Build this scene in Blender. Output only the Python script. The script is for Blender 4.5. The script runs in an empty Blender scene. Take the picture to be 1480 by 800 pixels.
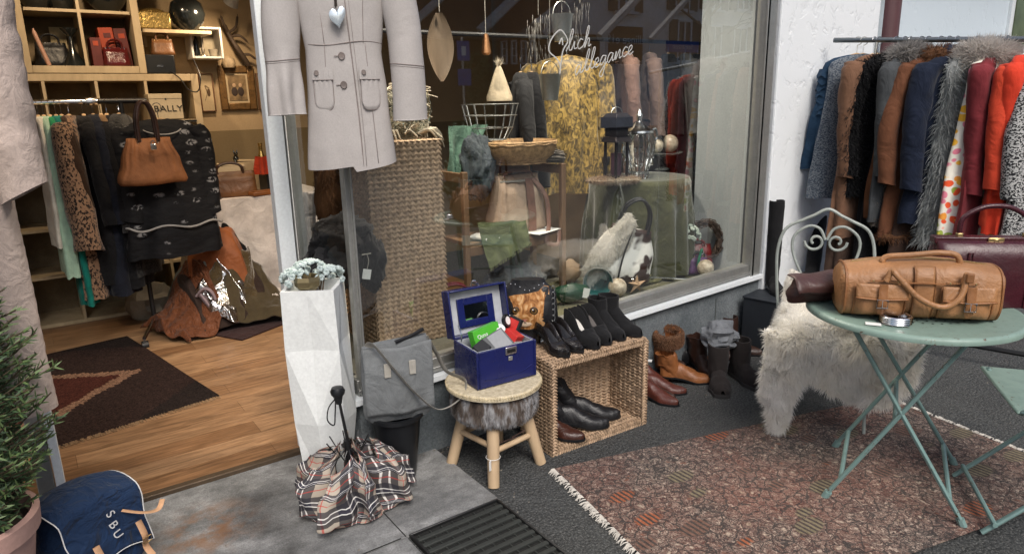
import bpy, bmesh, math, random
from mathutils import Vector as V, Matrix, noise
from mathutils.geometry import tessellate_polygon
R = math.radians
PI = math.pi
COL = bpy.context.scene.collection
rnd = random.Random(7)

# ---------------------------------------------------------------- camera model
CAM_F, CAM_YAW, CAM_PITCH, CAM_ROLL, CAM_H = 1000.0, R(35), R(14.3), R(1.3), 1.43
_f = V((math.sin(CAM_YAW)*math.cos(CAM_PITCH), math.cos(CAM_YAW)*math.cos(CAM_PITCH), -math.sin(CAM_PITCH)))
_r0 = V((math.cos(CAM_YAW), -math.sin(CAM_YAW), 0)); _u0 = _r0.cross(_f)
CR = math.cos(CAM_ROLL)*_r0 - math.sin(CAM_ROLL)*_u0
CU = math.sin(CAM_ROLL)*_r0 + math.cos(CAM_ROLL)*_u0
CAMP = V((0, 0, CAM_H))
def ray(x, y): return _f*CAM_F + CR*(x-740) - CU*(y-400)
def G(x, y, z=0.0):                      # photo point -> point on the level z
    d = ray(x, y); return CAMP + d*((z-CAM_H)/d.z)
def Y(x, y, yy):                         # photo point -> point on the wall plane Y=yy
    d = ray(x, y); return CAMP + d*(yy/d.y)

# ---------------------------------------------------------------- mesh builder
class M:
    def __init__(s): s.v = []; s.f = []; s.mi = []; s.uv = []
    def add(s, vs, fs, mi=0, uv=None):
        b = len(s.v); s.v += [V(p) for p in vs]
        s.uv += uv if uv else [(0, 0)]*len(vs)
        s.f += [[b+i for i in f] for f in fs]; s.mi += [mi]*len(fs); return s
    def box(s, c, d, rz=0, mi=0, mat=None, taper=1.0):
        x, y, z = d[0]/2, d[1]/2, d[2]/2
        vs = [V((i*x*(taper if k > 0 else 1), j*y*(taper if k > 0 else 1), k*z)) for k in (-1, 1) for j in (-1, 1) for i in (-1, 1)]
        m = mat if mat else Matrix.Rotation(rz, 3, 'Z')
        return s.add([m @ p + V(c) for p in vs], [(0,2,3,1),(4,5,7,6),(0,1,5,4),(2,6,7,3),(0,4,6,2),(1,3,7,5)], mi)
    def loft(s, rings, close=True, cap=(True, True), mi=0, uvs=False):
        n = len(rings[0]); vs = [p for r in rings for p in r]; fs = []
        for i in range(len(rings)-1):
            for j in range(n if close else n-1):
                a, b = i*n+j, i*n+(j+1) % n
                fs.append((a, b, b+n, a+n))
        if close and cap[0]: fs.append(tuple(range(n-1, -1, -1)))
        if close and cap[1]: fs.append(tuple((len(rings)-1)*n+j for j in range(n)))
        uv = [(j/n, i/(len(rings)-1)) for i in range(len(rings)) for j in range(n)]
        return s.add(vs, fs, mi, uv)
    def grid(s, fn, nu, nv, mi=0):
        vs = [fn(i/nu, j/nv) for i in range(nu+1) for j in range(nv+1)]
        fs = [(i*(nv+1)+j, (i+1)*(nv+1)+j, (i+1)*(nv+1)+j+1, i*(nv+1)+j+1) for i in range(nu) for j in range(nv)]
        return s.add(vs, fs, mi, [(i/nu, j/nv) for i in range(nu+1) for j in range(nv+1)])
    def tube(s, pts, r, n=8, closed=False, cap=True, mi=0, flat=1.0, upv=None):
        pts = [V(p) for p in pts]; k = len(pts)
        rr = r if isinstance(r, (list, tuple)) else [r]*k
        rings = []; prev = None
        for i, p in enumerate(pts):
            t = (pts[(i+1) % k] - pts[i-1]) if (closed or 0 < i < k-1) else (pts[1]-pts[0] if i == 0 else pts[-1]-pts[-2])
            if t.length < 1e-9: t = V((0,0,1))
            t.normalize()
            if prev is None:
                ref = V(upv) if upv else (V((0,0,1)) if abs(t.z) < .9 else V((1,0,0)))
                a = ref - t*ref.dot(t)
            else: a = prev - t*prev.dot(t)
            if a.length < 1e-6: a = t.orthogonal()
            a.normalize(); prev = a; b = t.cross(a)
            rings.append([p + (a*math.cos(q*2*PI/n)*flat + b*math.sin(q*2*PI/n))*rr[i] for q in range(n)])
        if closed: rings.append(rings[0])
        return s.loft(rings, cap=(cap and not closed, cap and not closed), mi=mi)
    def lathe(s, prof, n=24, c=(0,0,0), mi=0, m=None, cap=(False, False)):
        rings = []
        for r, z in prof:
            ring = [V((r*math.cos(2*PI*q/n), r*math.sin(2*PI*q/n), z)) for q in range(n)]
            rings.append([(m @ p if m else p) + V(c) for p in ring])
        return s.loft(rings, cap=cap, mi=mi)
    def blob(s, c, d, seed=0, amp=.0, fr=3.0, n=16, mi=0, m=None, power=1.0):
        rings = []
        for i in range(n//2+1):
            th = PI*i/(n//2); ring = []
            for q in range(n):
                ph = 2*PI*q/n
                p = V((math.sin(th)*math.cos(ph), math.sin(th)*math.sin(ph), -math.cos(th)))
                if power != 1: p = V([math.copysign(abs(x)**power, x) for x in p])
                p *= 1 + amp*noise.noise(p*fr + V((seed*7.1, seed*3.3, 0)))
                p = V((p.x*d[0], p.y*d[1], p.z*d[2]))
                ring.append((m @ p if m else p) + V(c))
            rings.append(ring)
        return s.loft(rings, cap=(False, False), mi=mi)
    def plate(s, out, t, m=None, mi=0):          # extruded outline (x,z) with thickness along y
        n = len(out); fr = [V((x, -t/2, z)) for x, z in out]; bk = [V((x, t/2, z)) for x, z in out]
        vs = fr+bk
        tri = tessellate_polygon([[V((x, z, 0)) for x, z in out]])
        area = sum(out[i][0]*out[(i+1) % n][1]-out[(i+1) % n][0]*out[i][1] for i in range(n))
        fs = []
        for a, b, c in tri:
            fs.append((a, b, c)); fs.append((n+c, n+b, n+a))
        for i in range(n):
            j = (i+1) % n; fs.append((i, j, n+j, n+i) if area < 0 else (j, i, n+i, n+j))
        return s.add([(m @ p) if m else p for p in vs], fs, mi)
    def xf(s, m, start=0):
        for i in range(start, len(s.v)): s.v[i] = m @ s.v[i]
        return s
    def wob(s, amp, fr, seed=0, start=0):
        for i in range(start, len(s.v)):
            p = s.v[i]*fr + V((seed*5.3, seed*1.7, seed))
            s.v[i] = s.v[i] + amp*noise.noise_vector(p)
        return s
    def fur(s, src, n, L, w, droop=.5, rand=.5, mi=0, seg=3, seed=1, dirv=None, zmin=None, clump=0):
        rg = random.Random(seed); tris = []; cum = []; tot = 0
        for f in src.f:
            for k in range(1, len(f)-1):
                a, b, c = src.v[f[0]], src.v[f[k]], src.v[f[k+1]]
                ar = (b-a).cross(c-a).length
                if ar < 1e-10: continue
                tot += ar; tris.append((a, b, c)); cum.append(tot)
        import bisect
        for _ in range(n):
            a, b, c = tris[min(bisect.bisect(cum, rg.random()*tot), len(tris)-1)]
            u, v2 = rg.random(), rg.random()
            if u+v2 > 1: u, v2 = 1-u, 1-v2
            p = a+(b-a)*u+(c-a)*v2; nn = (b-a).cross(c-a).normalized()
            d = nn + V((rg.uniform(-1,1), rg.uniform(-1,1), rg.uniform(-1,1)))*rand
            if dirv: d += V(dirv)
            if clump: d += noise.noise_vector(p*26)*clump+noise.noise_vector(p*8)*clump*.6
            d.normalize(); l = L*rg.uniform(.5, 1.2)
            side = d.cross(V((rg.uniform(-1,1), rg.uniform(-1,1), rg.uniform(-1,1)))).normalized()*w
            vs = []; q = p.copy()
            for k in range(seg):
                ww = 1-k/seg
                vs += [q-side*ww, q+side*ww]
                d = (d+V((0,0,-droop))*.6).normalized(); q = q+d*(l/seg)
            if zmin is not None and q.z < zmin: q.z = zmin
            vs.append(q)
            fs = [(2*k, 2*k+1, 2*k+3, 2*k+2) for k in range(seg-1)] + [(2*seg-2, 2*seg-1, 2*seg)]
            s.add(vs, fs, mi)
        return s
    def build(s, name, mats, parent=None, smooth=True, ang=40, bevel=0, sub=0, solid=0, loc=None, rz=0, flip=False):
        me = bpy.data.meshes.new(name); me.from_pydata([tuple(p) for p in s.v], [], s.f)
        for m in (mats if isinstance(mats, (list, tuple)) else [mats]): me.materials.append(m)
        me.polygons.foreach_set('material_index', s.mi)
        uvl = me.uv_layers.new(name='UVMap')
        lv = [0]*len(me.loops); me.loops.foreach_get('vertex_index', lv)
        uvl.data.foreach_set('uv', [c for i in lv for c in s.uv[i]])
        if smooth:
            me.polygons.foreach_set('use_smooth', [True]*len(me.polygons))
            if ang < 180: me.set_sharp_from_angle(angle=R(ang))
        me.update()
        o = bpy.data.objects.new(name, me); COL.objects.link(o)
        if parent: o.parent = parent
        if loc is not None: o.location = loc
        o.rotation_euler.z = rz
        if bevel:
            b = o.modifiers.new('bevel', 'BEVEL'); b.width = bevel; b.segments = 2; b.limit_method = 'ANGLE'; b.angle_limit = R(35)
        if solid:
            q = o.modifiers.new('solid', 'SOLIDIFY'); q.thickness = solid; q.offset = 0
        if sub:
            q = o.modifiers.new('sub', 'SUBSURF'); q.levels = q.render_levels = sub
        return o

def thing(name, label, cat, loc=(0,0,0), rz=0, group=None):
    o = bpy.data.objects.new(name, None); COL.objects.link(o); o.empty_display_size = .05
    o.location = loc; o.rotation_euler.z = rz; o['label'] = label; o['category'] = cat
    if group: o['group'] = group
    return o
def tag(o, label, cat, group=None):
    o['label'] = label; o['category'] = cat
    if group: o['group'] = group
    return o
def struct(o): o['kind'] = 'structure'; return o
def dup(root, loc, rz, label, group=None):
    r = root.copy(); COL.objects.link(r); r.location = loc; r.rotation_euler.z = rz; r['label'] = label
    if group: r['group'] = group
    for ch in list(root.children):
        c = ch.copy(); COL.objects.link(c); c.parent = r
        for g in ch.children:
            d = g.copy(); COL.objects.link(d); d.parent = c
    return r
def text(name, body, size, mat, parent, loc, rot, ext=.0008, shear=0, align='CENTER', sx=1.0):
    c = bpy.data.curves.new(name, 'FONT'); c.body = body; c.size = size; c.extrude = ext; c.align_x = align; c.align_y = 'CENTER'; c.shear = shear
    q = bpy.data.objects.new(name+'_src', c); COL.objects.link(q); bpy.context.view_layer.update()
    me = bpy.data.meshes.new_from_object(q.evaluated_get(bpy.context.evaluated_depsgraph_get())); bpy.data.objects.remove(q); bpy.data.curves.remove(c)
    me.name = name; me.materials.clear(); me.materials.append(mat)
    o = bpy.data.objects.new(name, me); COL.objects.link(o)
    o.parent = parent; o.location = loc; o.rotation_euler = rot; o.scale = (sx, 1, 1); return o
def circ(r, n=24, a0=0, a1=360): return [(r*math.cos(R(a0+(a1-a0)*i/n)), r*math.sin(R(a0+(a1-a0)*i/n))) for i in range(n+1)]
def lerp(a, b, t): return a+(b-a)*t
def sm(t): t = max(0, min(1, t)); return t*t*(3-2*t)
def curve(keys, t):                     # piecewise smooth interpolation of (t, value) keys
    for (a, x), (b, y) in zip(keys, keys[1:]):
        if t <= b: return lerp(x, y, sm((t-a)/(b-a) if b > a else 1))
    return keys[-1][1]
def bez(p, n=10):                        # Catmull-Rom through points
    p = [V(q) for q in p]; out = []
    for i in range(len(p)-1):
        a, b, c, d = p[max(i-1, 0)], p[i], p[i+1], p[min(i+2, len(p)-1)]
        for k in range(n):
            t = k/n
            out.append(.5*((2*b)+(c-a)*t+(2*a-5*b+4*c-d)*t*t+(3*b-a-3*c+d)*t**3))
    out.append(p[-1]); return out
# ---------------------------------------------------------------- materials
class N:
    def __init__(s, name):
        s.m = bpy.data.materials.new(name); s.m.use_nodes = True; s.t = s.m.node_tree; s.n = s.t.nodes; s.l = s.t.links
        s.b = s.n['Principled BSDF']; s.out = s.n['Material Output']
        s.co = s.n.new('ShaderNodeTexCoord')
    def set(s, sock, v):
        if v is None: return
        if hasattr(v, 'is_output') and v.is_output: s.l.new(v, sock)
        elif isinstance(v, (tuple, list)) and len(v) == 3 and sock.type == 'RGBA': sock.default_value = (*v, 1)
        else: sock.default_value = v
    def node(s, ty, ins=None, **props):
        x = s.n.new(ty)
        for k, v in props.items(): setattr(x, k, v)
        for k, v in (ins or {}).items(): s.set(x.inputs[k], v)
        return x
    def obj(s, scale=(1,1,1), rot=(0,0,0), src='Object'):
        return s.node('ShaderNodeMapping', {'Vector': s.co.outputs[src], 'Scale': scale, 'Rotation': rot}).outputs[0]
    def noise(s, vec, sc, det=4, rough=.55, dist=0, col=False):
        x = s.node('ShaderNodeTexNoise', {'Vector': vec, 'Scale': sc, 'Detail': det, 'Roughness': rough, 'Distortion': dist})
        return x.outputs[1 if col else 0]
    def vor(s, vec, sc, feat='F1', out='Distance', rand=1.0):
        return s.node('ShaderNodeTexVoronoi', {'Vector': vec, 'Scale': sc, 'Randomness': rand}, feature=feat).outputs[out]
    def wave(s, vec, sc, dist=0, det=2, dsc=1, dirn='X', prof='SIN'):
        return s.node('ShaderNodeTexWave', {'Vector': vec, 'Scale': sc, 'Distortion': dist, 'Detail': det, 'Detail Scale': dsc}, bands_direction=dirn, wave_profile=prof).outputs[1]
    def ramp(s, fac, stops, interp='LINEAR'):
        x = s.node('ShaderNodeValToRGB', {'Fac': fac}); x.color_ramp.interpolation = interp; e = x.color_ramp.elements
        while len(e) < len(stops): e.new(.5)
        for q, (p, c) in zip(e, stops): q.position = p; q.color = (*c, 1) if len(c) == 3 else c
        return x.outputs[0]
    def mix(s, fac, a, b, mode='MIX'):
        x = s.n.new('ShaderNodeMix'); x.data_type = 'RGBA'; x.blend_type = mode
        s.set(x.inputs[0], fac); s.set(x.inputs[6], a); s.set(x.inputs[7], b); return x.outputs[2]
    def math(s, op, a, b=0.0):
        x = s.n.new('ShaderNodeMath'); x.operation = op; s.set(x.inputs[0], a); s.set(x.inputs[1], b); return x.outputs[0]
    def sep(s, vec): return s.node('ShaderNodeSeparateXYZ', {0: vec}).outputs
    def bump(s, h, st=.3, d=.01, prev=None):
        x = s.node('ShaderNodeBump', {'Height': h, 'Strength': st, 'Distance': d})
        if prev: s.l.new(prev, x.inputs['Normal'])
        return x.outputs[0]
    def fin(s, col, rough=.6, metal=0, nrm=None, spec=.5, sheen=0, coat=0, trans=0, ior=None, alpha=None, sss=0, emit=None, es=0):
        b = s.b.inputs
        s.set(b['Base Color'], col); s.set(b['Roughness'], rough); b['Metallic'].default_value = metal
        b['Specular IOR Level'].default_value = spec; b['Sheen Weight'].default_value = sheen; b['Coat Weight'].default_value = coat
        b['Coat Roughness'].default_value = .15; b['Transmission Weight'].default_value = trans
        if ior: b['IOR'].default_value = ior
        if sss: b['Subsurface Weight'].default_value = sss; b['Subsurface Scale'].default_value = .01
        if emit: b['Emission Color'].default_value = (*emit, 1); b['Emission Strength'].default_value = es
        if nrm: s.l.new(nrm, b['Normal'])
        return s.m
_mc = {}
def mat(name, c, rough=.6, var=.25, sc=9.0, bump=.15, bs=90.0, bd=.004, metal=0, sheen=0, coat=0, spec=.4, c2=None, stretch=(1,1,1), src='Object', wrinkle=0, ws=9.0, **k):
    """general surface: base colour broken up by two noises, fine bump, optional wrinkle bump"""
    if name in _mc: return _mc[name]
    s = N(name); v = s.obj(stretch, src=src)
    big = s.noise(v, sc, 5, .6); fine = s.noise(v, bs, 3, .6)
    d = tuple(x*(1-var) for x in c); e = c2 if c2 else tuple(min(1, x*(1+var*.7)) for x in c)
    col = s.ramp(big, [(.3, d), (.7, e)])
    col = s.mix(.35, col, s.ramp(fine, [(.3, (.75,)*3), (.7, (1.15,)*3)]), 'MULTIPLY')
    nr = s.bump(fine, bump, bd) if bump else None
    if wrinkle: nr = s.bump(s.noise(v, ws, 3, .55, 1.2), wrinkle, .03, nr)
    rr = s.ramp(big, [(.25, (min(1, rough+.1),)*3), (.75, (max(.02, rough-.1),)*3)])
    _mc[name] = s.fin(col, rr, metal, nr, spec, sheen, coat, **k); return _mc[name]
def cloth(name, c, wrinkle=.5, **k): return mat(name, c, k.pop('rough', .85), bump=k.pop('bump', .25), bs=k.pop('bs', 350.), sheen=k.pop('sheen', .07), spec=.2, wrinkle=wrinkle, **k)
def leather(name, c, **k): return mat(name, c, k.pop('rough', .42), var=k.pop('var', .3), bump=k.pop('bump', .25), bs=k.pop('bs', 220.), spec=.45, wrinkle=k.pop('wrinkle', .3), **k)
def metal(name, c, rough=.3): return mat(name, c, rough, var=.15, bump=.03, metal=1)
def woodm(name, c, c2=None, stretch=(1,1,12), rough=.5): return mat(name, c, rough, var=.35, sc=4, c2=c2, bump=.12, bs=40, stretch=stretch)

def m_asphalt():
    s = N('asphalt'); v = s.obj()
    f = s.noise(v, 130, 5, .75); b = s.noise(v, 2.5, 5, .6); sp = s.vor(v, 75)
    c = s.ramp(b, [(.3, (.024,.027,.028)), (.7, (.055,.058,.058))])
    c = s.mix(.8, c, s.ramp(s.noise(v, .9, 6, .7, 1.5), [(.32, (.55,)*3), (.66, (1.5,)*3)]), 'MULTIPLY')
    c = s.mix(.7, c, s.ramp(s.noise(v, 26, 5, .75), [(.35, (.6,)*3), (.65, (1.5,)*3)]), 'MULTIPLY')
    c = s.mix(s.ramp(f, [(.47, (0,0,0)), (.62, (1,1,1))]), c, (.15,.15,.145))
    c = s.mix(s.ramp(sp, [(.08, (1,1,1)), (.2, (0,0,0))]), c, (.20,.20,.19))
    return s.fin(c, s.ramp(b, [(.3, (.65,)*3), (.7, (.9,)*3)]), 0, s.bump(s.math('ADD', f, sp), 1.0, .010), .35)
def m_slab():
    s = N('granite_paving'); v = s.obj()
    f = s.noise(v, 190, 4, .75); b = s.noise(v, 3.2, 6, .65, .6); mid = s.noise(s.obj((1,1.6,1)), 14, 6, .7)
    c = s.ramp(b, [(.28, (.07,.071,.07)), (.5, (.165,.166,.164)), (.72, (.32,.32,.315))])
    c = s.mix(.7, c, s.ramp(mid, [(.3, (.55,)*3), (.7, (1.5,)*3)]), 'MULTIPLY')
    c = s.mix(.6, c, s.ramp(f, [(.35, (.6,)*3), (.65, (1.5,)*3)]), 'MULTIPLY')
    x, y, z = s.sep(s.co.outputs['Object'])
    d = s.node('ShaderNodeVectorMath', {0: s.co.outputs['Object'], 1: (.33, 2.36, 0)}, operation='DISTANCE').outputs['Value']
    st = s.math('MULTIPLY', s.ramp(d, [(.05, (1,1,1)), (.22, (0,0,0))]), s.ramp(s.noise(v, 9, 5, .7), [(.42, (0,0,0)), (.6, (1,1,1))]))
    c = s.mix(s.math('MULTIPLY', st, .75), c, (.21,.095,.035))
    # worn dirty edge by the door
    e = s.math('MULTIPLY', s.ramp(y, [(.0, (0,0,0)), (1, (1,1,1))]), 1)
    return s.fin(c, s.ramp(b, [(.3, (.55,)*3), (.7, (.85,)*3)]), 0, s.bump(f, .5, .004), .4)
def m_plinth():
    s = N('granite_plinth'); v = s.obj()
    f = s.noise(v, 120, 5, .75); b = s.noise(v, 4, 6, .7)
    c = s.ramp(b, [(.3, (.07,.085,.095)), (.7, (.19,.21,.22))])
    c = s.mix(.8, c, s.ramp(f, [(.3, (.5,)*3), (.7, (1.5,)*3)]), 'MULTIPLY')
    return s.fin(c, .7, 0, s.bump(f, .6, .006), .3)
def m_plaster(name, c, sc=1.0):
    s = N(name); v = s.obj((1,1,.8))
    lump = s.noise(v, 16*sc, 6, .6, .5); fine = s.noise(v, 140, 4, .6); b = s.noise(v, 1.6, 4)
    r = s.ramp(lump, [(.30, (0,0,0)), (.46, (1,1,1))])
    col = s.mix(b, tuple(x*.9 for x in c), c)
    n = s.bump(fine, .35, .004); n = s.bump(r, .4, .008, n)
    return s.fin(col, .85, 0, n, .25)
def m_floor():
    s = N('oak_laminate'); v = s.obj()
    br = s.node('ShaderNodeTexBrick', {'Vector': v, 'Color1': (.20,.105,.05,1), 'Color2': (.34,.205,.11,1), 'Mortar': (.07,.03,.012,1), 'Scale': 1.0, 'Mortar Size': .0012, 'Mortar Smooth': .6, 'Bias': 0., 'Brick Width': 1.1, 'Row Height': .135}, offset=.37)
    g = s.noise(s.obj((2.2, 34, 1)), 1.6, 7, .62, 1.2); k = s.noise(s.obj((1.5, 7, 1)), 3, 5, .6, 1.5)
    c = s.mix(.85, br.outputs[0], s.ramp(g, [(.3, (.5,)*3), (.68, (1.45,)*3)]), 'MULTIPLY')
    c = s.mix(.6, c, s.ramp(k, [(.3, (.55,.5,.45)), (.62, (1.3,)*3)]), 'MULTIPLY')
    return s.fin(c, s.ramp(g, [(.3, (.42,)*3), (.7, (.3,)*3)]), 0, s.bump(g, .08, .002), .45)
def m_seagrass(name, c=(.44,.31,.205)):
    s = N(name); v = s.obj()
    a = s.noise(v, 42, 3, .6); st = s.noise(v, 260, 3, .6); b = s.noise(v, 5, 3)
    col = s.ramp(a, [(.28, tuple(x*.5 for x in c)), (.5, c), (.74, tuple(x*1.45 for x in c))])
    col = s.mix(.6, col, s.ramp(st, [(.3, (.6,)*3), (.7, (1.25,)*3)]), 'MULTIPLY')
    col = s.mix(.5, col, s.ramp(b, [(.3, (.75,.7,.65)), (.7, (1.15,)*3)]), 'MULTIPLY')
    return s.fin(col, .62, 0, s.bump(st, .5, .003), .35)
def m_rug():
    s = N('persian_rug'); v = s.obj()
    wv = s.node('ShaderNodeVectorMath', {0: v, 1: s.node('ShaderNodeVectorMath', {0: s.noise(v, 16, 3, .6, 0, True), 'Scale': .06}, operation='SCALE').outputs[0]}, operation='ADD').outputs[0]
    sq = s.noise(wv, 30, 5, .66, 2.2); big = s.noise(v, 1.9, 4, .6); tuft = s.noise(s.obj((1, .35, 1)), 320, 2, .5); n2 = s.noise(wv, 17, 3, .6, 2.4)
    c = s.ramp(sq, [(.36, (.014,.011,.013)), (.40, (.10,.045,.036)), (.435, (.22,.175,.15)), (.465, (.03,.018,.018)), (.495, (.155,.11,.092)), (.52, (.40,.36,.32)), (.55, (.09,.035,.028)), (.575, (.02,.014,.015)), (.62, (.22,.175,.15)), (.66, (.12,.06,.05))])
    c = s.mix(s.ramp(n2, [(.46, (0,0,0)), (.48, (1,1,1)), (.52, (1,1,1)), (.54, (0,0,0))]), c, (.012,.010,.013))
    c = s.mix(s.ramp(s.noise(wv, 40, 3, .6, 1.8), [(.60, (0,0,0)), (.63, (.9,)*3)]), c, (.42,.36,.31))
    c = s.mix(s.ramp(big, [(.36, (.55,)*3), (.62, (0,0,0))]), c, s.mix(.65, c, (.21,.055,.03)))
    ed = s.vor(wv, 21, feat='DISTANCE_TO_EDGE'); ce = s.vor(wv, 21); cc3 = s.sep(s.vor(wv, 21, out='Color'))[1]
    c = s.mix(s.ramp(ce, [(.10, (.85,)*3), (.20, (0,0,0))]), c, s.ramp(cc3, [(0, (.40,.34,.28)), (.4, (.17,.075,.05)), (.7, (.30,.24,.18)), (.85, (.03,.02,.02))], 'CONSTANT'))
    c = s.mix(s.ramp(ed, [(.025, (.9,)*3), (.06, (0,0,0))]), c, (.018,.014,.014))
    # hatched oval guls
    ov = s.obj((1, 1.7, 1), (0, 0, .1)); dd = s.vor(ov, 4.6, rand=.75); cc = s.vor(ov, 4.6, out='Color', rand=.75)
    hatch = s.ramp(s.wave(v, 15, .6, 2, 2, 'X'), [(.35, (0,0,0)), (.55, (1,1,1))])
    gc = s.ramp(s.sep(cc)[0], [(.0, (.30,.085,.03)), (.24, (.30,.085,.03)), (.26, (.17,.15,.095)), (.6, (.15,.13,.085)), (.62, (.14,.07,.05))], 'CONSTANT')
    gul = s.mix(hatch, (.025,.018,.016), gc)
    c = s.mix(s.ramp(dd, [(.27, (.9,)*3), (.32, (0,0,0))]), c, gul)
    x, y, z = s.sep(v)
    c = s.mix(.7, c, s.ramp(tuft, [(.3, (.45,)*3), (.7, (1.6,)*3)]), 'MULTIPLY')
    c = s.mix(1.0, c, (1.04,.98,.92), 'MULTIPLY'); c = s.mix(.10, c, s.ramp(sq, [(.3, (.05,.045,.045)), (.7, (.26,.235,.215))]))
    return s.fin(c, .95, 0, s.bump(s.math('ADD', tuft, s.math('MULTIPLY', sq, .6)), .8, .006), .1, sheen=.1)
def m_enamel(name, c):
    s = N(name); v = s.obj(); b = s.noise(v, 5, 4); chip = s.ramp(s.noise(v, 34, 6, .75), [(.615, (0,0,0)), (.64, (1,1,1))]); dirt = s.ramp(s.noise(v, 11, 5, .7), [(.45, (0,0,0)), (.75, (.5,)*3)])
    col = s.mix(b, tuple(x*.85 for x in c), tuple(x*1.1 for x in c)); col = s.mix(dirt, col, tuple(x*.55 for x in c)); col = s.mix(chip, col, (.09,.045,.025))
    return s.fin(col, s.ramp(dirt, [(0, (.36,)*3), (.5, (.6,)*3)]), 0, s.bump(chip, -.3, .002), .45)
def m_indoor_rug():
    s = N('dark_indoor_rug'); v = s.obj()
    sx, sy, sz = s.sep(v); ax = s.math('SNAP', s.math('ABSOLUTE', sx), .022); ay = s.math('SNAP', s.math('ABSOLUTE', sy), .022)
    stair = s.math('MULTIPLY', s.math('ADD', s.math('MULTIPLY', ax, 1.0), s.math('MULTIPLY', ay, 1.3)), .82)
    stair = s.math('ADD', stair, s.math('MULTIPLY', s.noise(v, 9, 1, .5), .06))
    n = s.noise(v, 60, 3, .7, 2)
    c = s.ramp(stair, [(.0, (.045,.014,.010)), (.38, (.036,.012,.009)), (.385, (.15,.085,.055)), (.42, (.15,.085,.055)), (.46, (.022,.013,.011)), (1, (.014,.010,.009))], 'CONSTANT')
    c = s.mix(.9, c, s.ramp(n, [(.38, (.35,)*3), (.62, (2.0,)*3)]), 'MULTIPLY')
    return s.fin(c, .95, 0, s.bump(n, .6, .006), .1)
def m_plaid():
    s = N('plaid_cotton'); u, v, w = s.sep(s.co.outputs['UV'])
    def bands(x, per, lo, hi, ph=0.0):
        q = s.math('FRACT', s.math('ADD', s.math('MULTIPLY', x, per), ph)); return s.math('MULTIPLY', s.math('GREATER_THAN', q, lo), s.math('LESS_THAN', q, hi))
    c = (.40,.345,.28)
    P1, P2 = 8, 3.2
    for x, per in ((u, P1*1.6), (v, P2*1.6)):
        c = s.mix(s.math('MULTIPLY', bands(x, per, .24, .40), .85), c, (.02,.02,.028))
        c = s.mix(s.math('MULTIPLY', bands(x, per, .44, .54), .8), c, (.03,.03,.05))
        c = s.mix(s.math('MULTIPLY', bands(x, per, .405, .435), .9), c, (.75,.74,.72))
        c = s.mix(s.math('MULTIPLY', bands(x, per, .58, .74), .85), c, (.03,.03,.04))
        c = s.mix(s.math('MULTIPLY', bands(x, per, .545, .575), .9), c, (.75,.74,.72))
        c = s.mix(s.math('MULTIPLY', bands(x, per, .93, .97), .75), c, (.45,.05,.04))
    f = s.noise(s.obj(), 300, 2)
    return s.fin(c, .7, 0, s.bump(f, .2, .002), .3)
def m_leopard():
    s = N('leopard_fur'); v = s.obj((1,1,.7))
    n = s.noise(v, 85, 2, .5, .6); n2 = s.noise(v, 22, 3)
    c = s.mix(n2, (.30,.19,.12), (.16,.085,.05)); c = s.mix(s.ramp(n, [(.5, (0,0,0)), (.56, (1,1,1))]), c, (.012,.008,.007))
    return s.fin(c, .9, 0, s.bump(n, .4, .006), .2, sheen=.2)
def m_floral():
    s = N('floral_cotton'); v = s.obj((1,.4,1))
    wv = s.node('ShaderNodeVectorMath', {0: v, 1: s.node('ShaderNodeVectorMath', {0: s.noise(v, 9, 2, .5, 0, True), 'Scale': .05}, operation='SCALE').outputs[0]}, operation='ADD').outputs[0]
    d = s.vor(wv, 24); k = s.sep(s.vor(wv, 24, out='Color'))[0]
    pal = s.ramp(k, [(0, (.80,.10,.03)), (.2, (.85,.45,.04)), (.38, (.75,.22,.30)), (.55, (.8,.75,.62)), (.7, (.30,.38,.06)), (.82, (.85,.33,.05))], 'CONSTANT')
    c = s.mix(s.ramp(d, [(.42, (1,1,1)), (.5, (0,0,0))]), (.80,.76,.66), pal)
    c = s.mix(s.ramp(d, [(.08, (1,1,1)), (.12, (0,0,0))]), c, (.8,.6,.1))
    return s.fin(c, .75, 0, s.bump(s.noise(v, 8, 3), .4, .02), .3)
def m_tweed(name, a, b, sc=190):
    s = N(name); v = s.obj(); ck = s.node('ShaderNodeTexVoronoi', {'Vector': s.obj((1,1,1.4)), 'Scale': sc}).outputs['Color']
    c = s.mix(s.ramp(s.sep(ck)[0], [(.45, (0,0,0)), (.55, (1,1,1))]), a, b)
    return s.fin(c, .9, 0, s.bump(s.noise(v, sc, 2), .5, .004), .2, sheen=.2)
def m_print():
    """black cloth with scattered pale running-animal marks"""
    s = N('animal_print_black'); v = s.obj((1,.3,1.9))
    d = s.vor(v, 9.0, rand=.35); n = s.noise(s.obj((1,1,1)), 55, 2, .5, .8)
    k = s.math('MULTIPLY', s.ramp(d, [(.32, (1,1,1)), (.40, (0,0,0))]), s.ramp(n, [(.46, (0,0,0)), (.51, (1,1,1))]))
    c = s.mix(k, (.0045,.0045,.006), (.24,.24,.25))
    return s.fin(c, .8, 0, s.bump(s.noise(v, 9, 3), .5, .03), .3)
def m_brocade():
    s = N('mustard_brocade'); v = s.obj((1,1,.6)); n = s.noise(v, 38, 4, .6, 1.2); b = s.noise(v, 7, 3)
    c = s.ramp(n, [(.36, (.022,.016,.008)), (.48, (.13,.085,.025)), (.62, (.34,.225,.06))])
    return s.fin(c, .5, 0, s.bump(b, .6, .03), .4, sheen=.2)
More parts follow.
